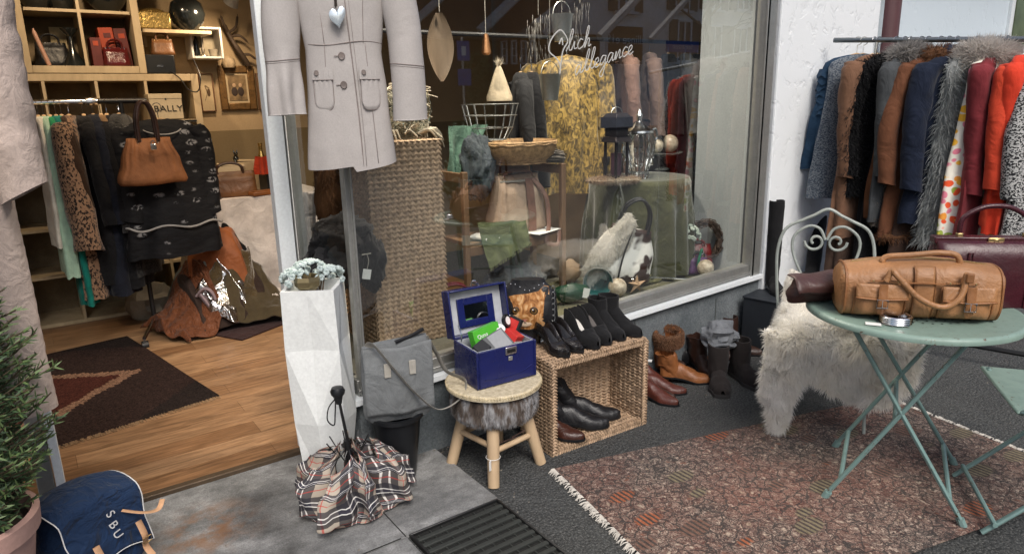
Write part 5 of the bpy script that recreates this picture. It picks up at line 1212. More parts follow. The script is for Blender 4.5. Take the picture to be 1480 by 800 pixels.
for x in (-.095, .095):
    g = M(); g.box((x, -BD/2-.001, .095), (.006, .006, .19)); g.box((x+.012, -BD/2-.001, .095), (.002, .004, .19)); g.build('seam_rib', BUR, db)
    g = M(); g.box((x*1.1, -.0, BH+.004), (.018, .02, .014)); g.build('handle_foot', BRASS, db, bevel=.002)
g = M(); g.tube(bez([(-.105,0,BH+.004),(-.10,0,BH+.06),(-.05,0,BH+.095),(0,0,BH+.103),(.05,0,BH+.095),(.10,0,BH+.06),(.105,0,BH+.004)], 8), .0085, 10); g.build('handle', BUR, db)

# brown folded clutch
PLUM = leather('plum_brown_leather', (.060,.026,.024), rough=.42)
cl = thing('brown_clutch', 'slouchy plum brown leather clutch at the left edge of the bistro table', 'bag', (2.275, 1.33, TZ+.003), R(-22))
g = M(); rings = []
for i in range(13):
    v = i/12; k = curve([(0,.9),(.3,1),(1,.86)], v); d = curve([(0,.045),(.3,.06),(.75,.035),(1,.016)], v)
    rings.append([V((.135*k*math.copysign(abs(math.cos(a))**.5, math.cos(a)), d*math.sin(a)-.02*v, .095*v)) for a in [2*PI*q/32 for q in range(32)]])
g.loft(rings); g.wob(.012, 11, 4); g.build('body', PLUM, cl, ang=180)
g = M(); g.grid(lambda u, v: V(((u-.5)*.275*(1+.08*v), -.012-.075*math.sin(v*PI*.6), .102-.055*v*v))+noise.noise_vector(V((u*3, v*2, 7)))*.012, 18, 10); g.build('flap', PLUM, cl, solid=.004, ang=180)
g = M(); g.tube(bez([(.12,-.02,.06),(.16,-.05,.03),(.17,-.03,.008),(.13,0,.006)], 8), .004, 6); g.build('strap', PLUM, cl)

# bangles / ashtray and tag
p = G(1296, 468, TZ)
t = thing('metal_tin', 'round silver tin of stacked rings lying before the duffel', 'tin', (p.x+.01, p.y+.01, TZ+.001))
g = M(); prof = [(0,.002)]
for k in range(4): prof += [(.047,.002+.006*k),(.049,.004+.006*k),(.047,.007+.006*k)]
prof += [(.043,.027),(.041,.010),(0,.009)]
g.lathe(prof, 40); g.build('rings', CHROME, t)
p = G(1262, 469, TZ)
t = thing('price_tag', 'small white price tag lying flat beside the silver tin', 'tag', (p.x, p.y, TZ+.002), R(-60)); g = M(); g.box((0,0,.001), (.045,.028,.0015)); g.build('card', WPAP, t); g = M(); g.tube([(.022,0,.002),(.04,.005,.002),(.055,-.004,.002)], .0008, 4); g.build('thread', STRAP, t)

# scroll back chair with white sheepskin
IRON = mat('pale_green_iron', (.29,.32,.30), .42, var=.2, bump=.05)
chp = V((2.80, 1.60, 0)); ch = thing('scroll_chair', 'pale green wrought iron chair with heart scroll back under the white sheepskin', 'chair', chp, R(-55))
def ctube(name, pts, r=.0072, n=8, par=ch): g = M(); g.tube(bez(pts, 8), r, 8); return g.build(name, IRON, par)
SB = .205
ctube('back_frame', [(-.185,SB-.01,.44),(-.20,SB,.58),(-.205,SB+.015,.72),(-.175,SB+.025,.82),(-.10,SB+.03,.865),(-.06,SB+.03,.885),(0,SB+.032,.915),(.06,SB+.03,.885),(.10,SB+.03,.865),(.175,SB+.025,.82),(.205,SB+.015,.72),(.20,SB,.58),(.185,SB-.01,.44)])
for s_ in (-1, 1):
    pts = []
    for k in range(22):
        a = k/21; an = lerp(-PI*2.3, 0, a); r = lerp(.012, .045, a); pts.append((s_*(.046+r*math.cos(an)), SB+.025, .765+r*math.sin(an)))
    pts = [(s_*x*s_ if False else x, y, z) for x, y, z in pts]
    pts = [(s_*(.004+.0), SB+.026, .79)] if False else pts
    g = M(); g.tube(pts, .0065, 7); g.build('scroll', IRON, ch)
    ctube('heart_bar', [(s_*.004,SB+.022,.775),(s_*.03,SB+.025,.825),(s_*.08,SB+.026,.835),(s_*.135,SB+.024,.79),(s_*.14,SB+.02,.72),(s_*.10,SB+.01,.62),(s_*.045,SB,.52),(s_*.01,SB-.008,.45)], .0065)
ctube('seat_ring', [(.19*math.cos(a), .19*math.sin(a), .445) for a in [2*PI*k/16 for k in range(17)]])
g = M(); g.lathe([(0,.447),(.185,.447),(.185,.440),(0,.440)], 40); g.build('seat', IRON, ch)
for sx in (-1, 1):
    ctube('leg', [(sx*.185,SB-.01,.44),(sx*.20,SB+.02,.2),(sx*.21,SB+.05,.0)]); ctube('leg', [(sx*.16,-.10,.44),(sx*.175,-.13,.2),(sx*.185,-.155,.0)])
ctube('leg_ring', [(.165*math.cos(a), .165*math.sin(a)+.01, .20) for a in [2*PI*k/16 for k in range(17)]], .006)
SHEEP = m_sheep('white_sheepskin', (.95,.92,.85), (.98,.97,.95)); 
sk = thing('sheepskin', 'fluffy white sheepskin draped over the scroll chair and hanging to the rug', 'sheepskin', (chp.x+.03, chp.y-.045, 0), R(-55))
def sheet(u, v):
    # u across, v back to front; irregular pelt outline with four leg flaps
    x = (u-.5)*2; y = v*2-1
    leg = max(0, abs(x)-.45)*max(0, abs(y)-.45)
    ex = (.27+.04*math.sin(y*3+.5)+.10*max(0, abs(y)-.55))*math.sqrt(max(.05, 1-.55*max(0, abs(y)-.45)**1.5)); ey = (.44+.04*math.sin(x*4)+(.30*math.exp(-((x+.80)/.16)**2) if y > 0 else .05))*(1-.25*max(0, abs(x)-.75))
    sx, sy = x*ex, y*ey
    # unroll over the seat: front edge at -.17 bends down
    Y0 = -.03-sy
    if Y0 > -.17: yy, zz = Y0, .470
    else:
        d = -.17-Y0; b = .07
        if d < b*PI/2: an = d/b; yy = -.17-b*math.sin(an); zz = .47-b*(1-math.cos(an))
        else: yy = -.17-b-.05*(d-b*PI/2); zz = .47-b-(d-b*PI/2)
    if Y0 > .17: yy = .17+.02*math.sin((Y0-.17)*9); zz = .47+(Y0-.17)*.55
    ax = abs(sx)
    if ax > .19 and Y0 > -.2:
        dd = ax-.19; zz -= dd*.9; sx = math.copysign(.19+dd*.5, sx)
    puff = .050*max(0, 1-(abs(x))**2.5)*max(0, 1-abs(y)**3)+.035*noise.noise(V((x*2.1, y*2.3, 4)))
    p = V((sx, yy-puff*(1 if Y0 < -.12 else .2), max(zz+(puff*.6 if Y0 > -.17 else 0), .03))); p += noise.noise_vector(p*6)*.020; p.z = max(p.z, .025); return p
g = M(); g.grid(sheet, 44, 60)
s2 = M(); s2.v = list(g.v); s2.f = [f[::-1] for f in g.f]
g.fur(s2, 90000, .040, .0018, .4, .35, seed=8, seg=3, zmin=.006, clump=1.0); g.build('pelt', SHEEP, sk, ang=180)

# second folding chair at the right edge
s2c = G(1445, 560, .45)
A, B = G(1418, 530, .45), G(1472, 597, .45); ed = (B-A).normalized(); pr = V((-ed.y, ed.x, 0))
if pr.dot(CR) < 0: pr = -pr
cc_ = (A+B)/2+pr*.18
fc = thing('folding_chair', 'sage green metal folding chair cut by the right edge beside the bistro table', 'chair', (cc_.x, cc_.y, 0), math.atan2(ed.y, ed.x))
sgn = 1 if pr.dot(V((-ed.y, ed.x, 0))) > 0 else -1
hw = (B-A).length/2
g = M(); g.box((0, 0, .45), (hw*2, .37, .012)); g.box((0, 0, .440), (hw*2-.03, .34, .012)); g.build('seat', SAGE, fc, bevel=.006)
for s_ in (-1, 1):
    x = s_*(hw-.015)
    g = M(); g.tube([(x,-.22,.01),(x,.19,.44)], .0105, 8, flat=.7); g.build('leg', SAGEL, fc)
    g = M(); g.tube([(x+.02,.22,.01),(x+.02,-.17,.46),(x+.02,-.17 if sgn < 0 else -.17,.46)][:2], .0105, 8, flat=.7); g.build('leg', SAGEL, fc)
    g = M(); g.tube([(x+.02,sgn*.19,.44),(x+.02,sgn*.25,.88)], .0105, 8, flat=.7); g.build('back_post', SAGEL, fc)
g = M(); g.tube([(-hw,-.19,.05),(hw,-.19,.05)], .008, 8); g.build('stretcher', SAGEL, fc)
g = M(); g.box((0, sgn*.245, .82), (hw*2, .012, .09)); g.box((0, sgn*.235, .68), (hw*2, .012, .06)); g.build('backrest', SAGE, fc, bevel=.004)
# red boots under the rail
for i, (px, py) in enumerate(((1432, 492), (1462, 480))):
    c_ = G(px, py); shoe('red_boot', ('shiny red rubber boot under the coats behind the table, left one' , 'shiny red rubber boot under the coats behind the table, right one')[i], (c_.x+.04, c_.y+.05, 0), R(-50+20*i), mat('red_rubber', (.50,.03,.02), .3, bump=.02), L=.25, W=.042, H=.06, shaft=.16, sw=.048, sl=.055, seed=40+i, heel=.015)
# ---------------------------------------------------------------- inside the shop, seen through the door
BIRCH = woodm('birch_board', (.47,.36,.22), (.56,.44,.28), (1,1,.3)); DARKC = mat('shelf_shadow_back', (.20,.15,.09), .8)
YS = 5.40
def shelf_unit(name, label, x0, x1, z0, z1, cols, rows, dep=.37, t_=.045, ti=.018):
    t = thing(name, label, 'shelf', ((x0+x1)/2, YS, 0)); w = x1-x0
    for s_ in (-1, 1): g = M(); g.box((s_*(w/2-t_/2), dep/2, (z0+z1)/2), (t_, dep, z1-z0)); g.build('side_panel', BIRCH, t, bevel=.002)
    for z in (z0+t_/2, z1-t_/2): g = M(); g.box((0, dep/2, z), (w-2*t_-.001, dep-.002, t_)); g.build('end_board', BIRCH, t, bevel=.002)
    iw = (w-2*t_)/cols; ih = (z1-z0-2*t_)/rows
    for i in range(1, cols): g = M(); g.box((-w/2+t_+iw*i, dep/2, (z0+z1)/2), (ti, dep-.006, z1-z0-2*t_-.001)); g.build('divider', BIRCH, t)
    for j in range(1, rows):
        for i in range(cols): g = M(); g.box((-w/2+t_+iw*(i+.5), dep/2, z0+t_+ih*j), (iw-ti-.001, dep-.01, ti)); g.build('shelf_board', BIRCH, t)
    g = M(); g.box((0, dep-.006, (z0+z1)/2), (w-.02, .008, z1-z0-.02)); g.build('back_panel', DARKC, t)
    return t
u0, u1 = Y(36, 108, YS), Y(205, 100, YS)
ZU = u0.z+.01
shelf_unit('cube_shelf', 'pale birch cube shelf with four open cells standing on the wider unit', u0.x, u1.x+.03, ZU, ZU+.76, 2, 2)
shelf_unit('cube_shelf', 'wide pale birch cube shelf on the floor behind the clothes rack', -.42, 1.125, .0, ZU-.004, 5, 5)
# contents
VASE = mat('dark_glazed_ceramic', (.012,.014,.014), .15, coat=.6, bump=0)
def lathe_thing(name, label, cat, loc, prof, m, n=24, part='body'):
    t = thing(name, label, cat, loc); g = M(); g.lathe(prof, n); g.build(part, m, t); return t
zc = ZU+.045+.335+.014
lathe_thing('round_vase', 'dark glazed round bowl vase in the top left shelf cell', 'vase', (u0.x+.13, 5.55, zc), [(0,0),(.05,0),(.10,.06),(.105,.11),(.08,.16),(.085,.17),(.07,.16)], VASE)
lathe_thing('round_vase', 'second dark glazed bowl vase nearer the divider in the top left cell', 'vase', (u0.x+.27, 5.56, zc), [(0,0),(.05,0),(.09,.06),(.095,.10),(.07,.15),(.06,.15)], VASE)
lathe_thing('round_vase', 'large dark round vase in the top right shelf cell', 'vase', (u0.x+.53, 5.56, zc), [(0,0),(.06,0),(.13,.08),(.14,.14),(.10,.22),(.09,.22)], VASE)
zb = ZU+.046
def handbag(name, label, loc, rz, w, d, h, m, hh=.12, soft=.0, mt=None, seed=1, taper=.85, hr=.006, gather=0, hs=.5, strap=None):
    t = thing(name, label, 'bag', loc, rz); g = M(); rings = []
    for i in range(13):
        v = i/12; k = curve([(0,.94),(.08,1),(.5,(1+taper)/2),(1,taper)], v); dk = curve([(0,.85),(.1,1),(.7,.75),(1,.30)], v)
        rings.append([V((w/2*k*math.copysign(abs(math.cos(a))**.45, math.cos(a)), d/2*dk*math.copysign(abs(math.sin(a))**.6, math.sin(a))*(1+gather*v*math.sin(a*14)), h*v)) for a in [2*PI*q/56 for q in range(56)]])
    g.loft(rings)
    if soft: g.wob(soft, 9, seed)
    g.build('body', m, t, ang=180 if soft else 50)
    for sy in (-1, 1):
        g = M(); y = sy*d*.14
        g.tube(bez([(-w*hs*.5, y, h*.93), (-w*hs*.46, y*1.2, h+hh*.55), (-w*hs*.2, y, h+hh*.95), (w*hs*.2, y, h+hh*.95), (w*hs*.46, y*1.2, h+hh*.55), (w*hs*.5, y, h*.93)], 7), hr, 8); hd = g.build('handle', strap or m, t)
        for sx in (-1, 1):
            g = M(); g.tube([V((sx*w*hs*.5+.012*math.cos(a), y*1.25, h*.93+.012*math.sin(a))) for a in [k*PI/5 for k in range(10)]], .0022, 5, closed=True); g.build('ring', mt or BRASS, hd)
    return t
handbag('black_handbag', 'black handbag in the lower left cell of the cube shelf', (u0.x+.17, 5.57, zb), 0, .20, .10, .15, BLACKL, .05)
t = thing('pink_candle', 'pale pink taper candle leaning in the lower left shelf cell', 'candle', (u0.x+.11, 5.46, zb)); g = M(); g.tube([(.03,0,.004),(-.02,0,.20),(-.022,0,.225)], [.013,.012,.003], 12); g.build('wax', mat('pink_wax', (.46,.26,.19), .5), t); g = M(); g.tube([(-.022,0,.225),(-.024,0,.24)], .0014, 5); g.build('wick', BLACKM, t)
lathe_thing('trumpet_stand', 'black trumpet shaped candle stand in the lower left cell beside the handbag', 'candle stand', (u0.x+.28, 5.47, zb), [(0,0),(.07,0),(.06,.02),(.018,.10),(.014,.18),(.05,.225),(.052,.232),(0,.228)], VASE)
t = thing('card_frame', 'small cream card standing at the back of the lower left shelf cell', 'card', (u0.x+.23, 5.72, zb)); g = M(); g.box((0,0,.14), (.09,.01,.24)); g.build('card', mat('cream_card', (.42,.34,.2), .7), t)
RDC = mat('red_cardboard', (.36,.045,.012), .5, var=.1); DRDC = mat('dark_red_cardboard', (.10,.012,.010), .5)
xr = u0.x+.045+.31+.02
for nm, lb, c, d, m, r in (('red_box', 'bright orange red box standing in the lower right shelf cell', (xr+.12, 5.60, zb+.125), (.085,.18,.25), RDC, -.06), ('red_box', 'dark red tall box beside the orange red one in the shelf', (xr+.205, 5.60, zb+.125), (.075,.18,.245), DRDC, -.08), ('red_folder', 'low dark red folder at the left of the lower right shelf cell', (xr+.04, 5.55, zb+.09), (.06,.2,.18), DRDC, .0)):
    t = thing(nm, lb, 'box', c, 0); g = M(); g.box((0,0,0), d, mat=Matrix.Rotation(r, 3, 'Y')); g.build('carton', m, t, bevel=.003); g = M(); g.box((0, -d[1]/2-.001, d[2]*.3), (d[0]*.5, .002, .03), mat=Matrix.Rotation(r, 3, 'Y')); g.build('printed_band', DRDC if m is RDC else RDC, t)
handbag('red_handbag', 'dark red patent handbag in front of the red boxes in the shelf', (xr+.15, 5.47, zb), 0, .17, .10, .12, leather('dark_red_patent', (.09,.012,.012), rough=.15), .05, mt=CHROME)
# wall shelf, radio, golden box etc. right of the unit
xw = u1.x+.05
ws = thing('wall_shelf', 'narrow birch wall shelf holding the golden box and the big dark vase', 'shelf', (xw+.22, 5.62, 1.955)); g = M(); g.box((0,0,-.012), (.44,.30,.022)); g.build('board', BIRCH, ws)
for s_ in (-1, 1): g = M(); g.box((s_*.18,.10,-.06), (.02,.06,.08)); g.build('bracket', BIRCH, ws)
p = Y(221, 20, 5.5); GOLD = mat('hammered_gold', (.62,.42,.14), .25, var=.45, sc=22, bump=.6, bs=50, metal=.9)
t = thing('golden_box', 'hammered golden chest on the wall shelf beside the cube shelf', 'box', (p.x, 5.55, 1.957)); g = M(); g.box((0,0,.055), (.20,.16,.11)); g.build('chest', GOLD, t, bevel=.006); g = M(); g.lathe([(0,0)]+[(.085*math.cos(a), .03*math.sin(a)) for a in [k*PI/16 for k in range(9)]][:8], 20, (0,0,.11)); g.build('lid', GOLD, t)
p = Y(270, 10, 5.5); lathe_thing('round_vase', 'big dark brown globe vase on the wall shelf', 'vase', (p.x, 5.52, 1.957), [(0,0),(.05,0),(.10,.05),(.118,.11),(.10,.18),(.05,.22),(.055,.25),(.045,.25)], VASE)
p = Y(230, 88, 5.45); t = thing('black_radio', 'black box radio with a dangling cable on top of the wide cube shelf', 'radio', (p.x, 5.50, ZU)); g = M(); g.box((0,0,.063), (.195,.12,.125)); g.build('case', BK, t, bevel=.006); g = M(); g.box((0,-.061,.05), (.04,.003,.012)); g.build('display', CHROME, t)
g = M(); g.tube(bez([(.06,-.05,.02),(.10,-.16,-.04),(.14,-.17,-.11),(.20,-.17,-.12),(.23,-.15,-.02),(.22,-.05,.10)], 8), .004, 6); g.build('cable', BLACKM, t)
handbag('brown_handbag', 'brown leather handbag on the black radio under the golden box', (p.x+.045, 5.52, ZU+.127), 0, .15, .09, .105, leather('mid_brown_leather', (.15,.065,.025)), .04)
a_, b2 = Y(268, 38, 5.70), Y(320, 88, 5.70)
bx = thing('white_box_shelf', 'rounded white square wall shelf with small ornaments inside', 'shelf', ((a_.x+b2.x)/2, 5.70, (a_.z+b2.z)/2)); hw_ = (b2.x-a_.x)/2
for s_ in (-1, 1):
    g = M(); g.box((s_*(hw_-.008), 0, 0), (.016,.20,2*hw_)); g.build('side_panel', CREAM, bx, bevel=.004); g = M(); g.box((0, 0, s_*(hw_-.008)), (2*hw_-.034,.20,.016)); g.build('shelf_board', CREAM, bx, bevel=.004)
g = M(); g.box((0,.096,0), (2*hw_-.03,.006,2*hw_-.03)); g.build('back_panel', mat('cream_back', (.42,.36,.26), .8), bx)
bz = (a_.z+b2.z)/2-hw_+.018; bxx = (a_.x+b2.x)/2
SIL = metal('old_silver', (.35,.30,.24), .35)
lathe_thing('candlestick', 'small silver candlestick inside the white box shelf', 'candlestick', (bxx-.02, 5.66, bz), [(0,0),(.03,0),(.028,.008),(.008,.02),(.012,.05),(.006,.07),(.010,.10),(.008,.13),(.022,.145),(.02,.15),(0,.147)], SIL)
lathe_thing('black_figure', 'little black curved bottle left inside the white box shelf', 'bottle', (bxx-.06, 5.67, bz), [(0,0),(.02,0),(.024,.03),(.016,.07),(.02,.10),(.008,.125),(.006,.14),(0,.14)], VASE)
lathe_thing('glass_cup', 'small cut glass cup at the right inside the white box shelf', 'cup', (bxx+.05, 5.66, bz), [(0,0),(.025,0),(.03,.03),(.034,.05),(.031,.05),(.027,.006)], mat('dim_glass', (.25,.22,.17), .12, bump=0))
# pictures
def frame(name, label, px0, py0, px1, py1, fw, fm, inner, yy=5.79):
    a, b = Y(px0, py0, yy), Y(px1, py1, yy); w, h = b.x-a.x, a.z-b.z
    t = thing(name, label, 'picture', ((a.x+b.x)/2, yy, (a.z+b.z)/2), 0); fr = M()
    for s_ in (-1, 1): fr.box((s_*(w-fw)/2, 0, 0), (fw, .03, h)); fr.box((0, 0, s_*(h-fw)/2), (w-2*fw-.001, .028, fw))
    fr.build('frame', fm, t, bevel=.006 if fw > .03 else .002); g = M(); g.box((0,.004,0), (w-2*fw+.002,.008,h-2*fw+.002)); pp = g.build('picture_panel', inner, t); return t, w, h, pp
OLDG = mat('carved_old_gold', (.16,.085,.028), .4, var=.5, sc=30, bump=.8, bs=70, metal=.3); PASP = mat('cream_passepartout', (.44,.34,.21), .8, var=.06)
t, w, h, pp = frame('gilt_picture', 'painting of two figures in a heavy carved old gold frame on the back wall', 313, 95, 372, 158, .052, OLDG, PASP)
g = M(); g.box((0,-.003,0), (w-.135,.004,h-.14)); g.build('painting', mat('dark_painting', (.10,.06,.03), .6, var=.6, sc=14, c2=(.30,.2,.1)), pp)
for x, hh in ((-.025, .06), (.022, .065)):
    g = M(); g.blob((x,-.006,.02), (.013,.002,.016), n=10); g.build('painted_head', mat('painted_skin', (.42,.28,.17), .7), pp); g = M(); g.blob((x,-.006,-.028), (.024,.002,.035), n=10); g.build('painted_body', mat('painted_dark', (.03,.018,.014), .7), pp)
for lb, q in (('pale bird print in a thin frame left of the gilt painting', (285, 106, 313, 161)), ('pale print in a thin frame cut by the door post right of the gilt painting', (369, 106, 398, 158))):
    t, w, h, pp = frame('framed_print', lb, *q, .008, leather('print_frame_brown', (.16,.08,.04)), PASP)
    g = M(); g.tube(bez([(-.02,-.004,-.06),(.0,-.004,.0),(-.01,-.004,.05),(.02,-.004,.03)], 6), [.004]*18+[.001], 5, flat=.3); g.blob((.012,-.004,-.0), (.012,.002,.03), n=8); g.build('drawing', mat('ink_brown', (.07,.04,.02), .8), pp)
# antlers
p = Y(340, 60, 5.76); t = thing('antlers', 'dark deer antlers mounted on the back wall above the gilt painting', 'antlers', (p.x, 5.76, p.z)); an = mat('antler_brown', (.055,.035,.022), .7, bump=.4)
g = M(); g.tube(bez([(-.07,-.02,.11),(-.045,-.03,.04),(-.01,-.05,-.04),(.04,-.04,-.12),(.075,-.02,-.175)], 7), [.016]*14+[.02]*14+[.008], 8); g.build('main_beam', an, t)
for pts in ([(-.055,-.03,.06),(-.085,-.06,.12),(-.10,-.06,.18)], [(-.05,-.03,.06),(.0,-.06,.10),(.02,-.07,.19)], [(-.04,-.03,.03),(.02,-.07,.035),(.08,-.07,-.02)], [(.03,-.04,-.10),(.08,-.06,-.10),(.13,-.06,-.14)]):
    g = M(); g.tube(bez(pts, 6), [.011]*6+[.009]*5+[.002]*2, 7); g.build('tine', an, t)
p = Y(330, 88, 5.75); lathe_thing('wall_ornament', 'small pale mask like ornament above the gilt frame', 'ornament', (p.x, 5.75, p.z-.05), [(0,0),(.04,0),(.05,.03),(.045,.06),(.02,.085),(0,.09)], mat('bone_ornament', (.36,.27,.17), .6, var=.5, sc=25))
# lit spot lamps: the antler one is seen, the rest added as unseen fill
SHADE = mat('lamp_shade_cream', (.6,.56,.48), .4)
def spot(loc, aim, lb, e=22, lc=(1, .76, .50)):
    t = thing('spot_lamp', lb, 'lamp', loc); g = M(); d = (V(aim)-V(loc)).normalized(); q = d.to_track_quat('-Z', 'Y').to_matrix()
    g.lathe([(.012,.05),(.03,.045),(.035,.0),(.05,-.05),(.047,-.05),(.032,.0),(.0,.03)], 24, m=q); g.build('shade', SHADE, t)
    g = M(); g.tube([(0,0,.03),(0,.03,.12),(0,.05,2.665-loc[2])], .007, 8); g.build('arm', SHADE, t)
    g = M(); g.blob(q @ V((0,0,-.02)), (.018,.018,.018), n=12); g.build('bulb', N('lit_bulb').fin((1,.8,.5), .3, emit=(1,.72,.4), es=12), t)
    l = bpy.data.lights.new('bulb_light', 'SPOT'); l.energy = e; l.color = lc; l.spot_size = R(130); l.spot_blend = .8; l.shadow_soft_size = .04
    o = bpy.data.objects.new('bulb_light', l); COL.objects.link(o); o.parent = t; o.location = d*.06; o.rotation_euler = d.to_track_quat('-Z', 'Y').to_euler()
p = Y(338, 2, 5.2)
spot((p.x, 5.2, p.z+.02), (1.0, 5.8, 1.3), 'lit cream spot lamp hanging at the top above the antlers', 30)
spot((.45, 4.6, 2.45), (.35, 5.6, 1.5), 'added unseen cream spot lamp over the clothes rack near the cube shelf', 42)  # this and the next lamp are unseen, added to brighten the room
spot((.9, 4.0, 2.5), (.7, 4.7, .2), 'added unseen cream spot lamp over the heap of clothes', 50)
for i, (x, e) in enumerate(((1.35, 95), (2.05, 110), (2.72, 85))):  # unseen lamps added above the view to brighten the window display
    spot((x, 2.56, 2.48), (x, 2.85, .7), 'added unseen cream spot lamp in the shop window above the '+('seagrass column', 'wooden rack', 'velvet table')[i], e, (1, .86, .70))
# shoe box with lettering
p, q = Y(212, 136, 5.32), Y(265, 172, 5.32); t = thing('shoe_box', 'cream shoe box lettered BALLY in front of the wide shelf', 'box', ((p.x+q.x)/2, 5.36, q.z)); w, h = q.x-p.x, p.z-q.z
PB = mat('cream_shoe_box', (.56,.46,.31), .6, var=.05, bump=0)
g = M(); g.box((0,0,h/2-.01), (w-.006,.16,h-.03)); g.build('box', PB, t); g = M(); g.box((0,0,h-.016), (w,.166,.032)); g.build('lid', PB, t, bevel=.002)
text('lettering', 'BALLY', .056, mat('print_black', (.02,.018,.016), .5), t, (.01,-.0845,h*.42), (PI/2,0,0), sx=1.15)
g = M(); g.blob((.0,-.0845,h*.8), (.006,.001,.006), n=8); g.build('crest', mat('print_black', (.02,.018,.016), .5), t)
t = thing('pull_shelf', 'birch board with a dark tray edge under the cream shoe box', 'board', ((p.x+q.x)/2+.03, 5.33, q.z)); g = M(); g.box((0,.04,-.012), (w+.10,.2,.018)); g.build('board', BIRCH, t); g = M(); g.box((0,-.062,-.012), (w+.09,.003,.012)); g.build('edge', BLACKM, t)

# clothes rack inside
RY = 4.82; q0, q1 = Y(45, 151, RY), Y(206, 143, RY); zr = (q0.z+q1.z)/2; xl, xr2 = -.55, q1.x
t = thing('clothes_rack', 'chrome clothes rack on castors inside the shop full of garments', 'clothes rail', (0, RY, 0))
g = M(); g.tube([(xl,0,zr),(xr2-.25,0,zr)], .013, 12); g.build('rail_bar', CHROME, t); g = M(); g.tube([(xr2-.27,0,zr),(xr2+.02,0,zr)], .016, 12); g.build('end_bar', BLACKM, t); g = M(); g.lathe([(0,-.03),(.02,-.03),(.024,0),(.02,.03),(0,.03)], 14, (xr2-.27,0,zr), m=Matrix.Rotation(PI/2, 3, 'Y')); g.build('joint', CHROME, t)
for x in (xl+.05, xr2-.12):
    g = M(); g.tube([(x,0,.09),(x,0,zr)], .014, 10); g.build('upright', BLACKM, t)
    g = M(); g.tube([(x,0,.12),(x-.10,-.25,.075)], .012, 8); g.tube([(x,0,.12),(x+.12,-.12,.08)], .012, 8); g.tube([(x,0,.12),(x+.05,.22,.08)], .012, 8); f = g.build('foot', CHROME, t)
    for cx_, cy_ in ((-.10,-.25), (.12,-.12), (.05,.22)):
        g = M(); g.lathe([(0,-.018),(.028,-.018),(.03,0),(.028,.018),(0,.018)], 14, (x+cx_, cy_, .031), m=Matrix.Rotation(PI/2, 3, 'Y')); g.build('castor', BLACKM, f)
GI = 'clothes on the rack inside'
def ig(px, rz=0, yy=RY, dz=0, **k):
    x = Y(px, 150, yy).x; return garment(loc=(x, yy, zr+.013+dz), rz=PI/2+rz, group=GI, **k)
ig(52, name='dress', label='white cotton dress on the indoor rack behind the pink quilted coat', cat='dress', L=.72, m=cloth('white_cotton', (.55,.52,.46)), seed=51, D0=.03)
ig(60, name='dress', label='pale mint dress on the indoor rack beside the white one', cat='dress', L=.90, m=cloth('pale_mint', (.33,.48,.37)), seed=52, D0=.04, hem=.22)
ig(69, name='dress', label='bright green dress between the mint and teal ones on the indoor rack', cat='dress', L=.66, m=cloth('bright_green', (.02,.22,.09)), seed=53, D0=.03)
ig(78, name='dress', label='long teal green dress on the indoor rack', cat='dress', L=1.08, m=cloth('teal_green', (.005,.15,.12)), seed=54, D0=.045, hem=.2)
ig(97, rz=-.25, name='leopard_coat', label='long leopard print coat with black band on the indoor rack', cat='coat', L=1.05, m=m_leopard(), seed=55, D0=.05, D1=.075, slv=.62, r0=.075, r1=.085, W=.18, hem=.2)
ig(86, name='jacket', label='dark brown fur collar jacket left of the leopard coat on the indoor rack', cat='jacket', L=.55, m=FURBR if False else cloth('dark_umber', (.035,.018,.010)), seed=56, slv=.4)
ig(118, name='dress', label='plain black dress right of the leopard coat on the indoor rack', cat='dress', L=.98, m=BLACKC, seed=57, D0=.06, D1=.09, slv=.5)
ig(132, name='coat', label='very dark navy coat on the indoor rack beside the black dress', cat='coat', L=1.05, m=cloth('midnight_cloth', (.008,.010,.018)), seed=58, D0=.06, D1=.10, slv=.5)
ig(143, name='blouse', label='brown beige blouse with wooden hanger on the indoor rack', cat='blouse', L=.6, m=cloth('camel_blouse', (.20,.12,.06)), seed=59)
ig(152, rz=-.2, name='coat', label='black coat next to the animal print dress on the indoor rack', cat='coat', L=1.02, m=BLACKC, seed=60, D0=.06, D1=.10, slv=.5)
ig(170, rz=-.4, name='coat', label='black tweed coat behind the suede bag on the indoor rack', cat='coat', L=.95, m=m_tweed('charcoal_tweed', (.010,.010,.011), (.035,.034,.033)), seed=61, D0=.06, D1=.10, slv=.55)
xp = Y(233, 200, 4.62).x
pd_ = garment('printed_dress', 'black dress with small pale running animals facing the door at the rack end', 'dress', (xp, 4.62, zr-.02), R(4), .80, m_print(), W=.20, hem=.27, D0=.085, D1=.12, slv=.46, folds=6, amp=.2, seed=62, r0=.07, r1=.065, out=.02)
g = M(); g.tube([(.275*math.cos(a), -.128*max(0, -math.sin(a))**.5*1.04-.004, -.71+.012*math.sin(a*6)) for a in [PI*1.06+PI*.88*k/24 for k in range(25)]], .006, 6); g.build('hem_braid', mat('grey_braid', (.33,.32,.31), .8), pd_)
g = M(); g.tube([(.115*math.cos(a), -.075*abs(math.sin(a))-.02, -.125-.05*abs(math.sin(a))) for a in [PI+PI*k/16 for k in range(17)]], .004, 6); g.build('neck_braid', mat('grey_braid', (.33,.32,.31), .8), pd_)
xb = Y(217, 200, 4.42).x; zb2 = Y(217, 266, 4.42).z
SBAG = leather('rust_brown_suede', (.225,.085,.028), rough=.75)
handbag('suede_bag', 'rust brown suede shoulder bag hanging by its handles from the indoor rack end', (xb-.012, 4.42, zb2), R(6), .37, .14, .255, SBAG, .20, soft=.012, taper=.60, hr=.010, gather=.25, mt=SIL, hs=.27, strap=leather('dark_brown_leather', (.040,.018,.012)))
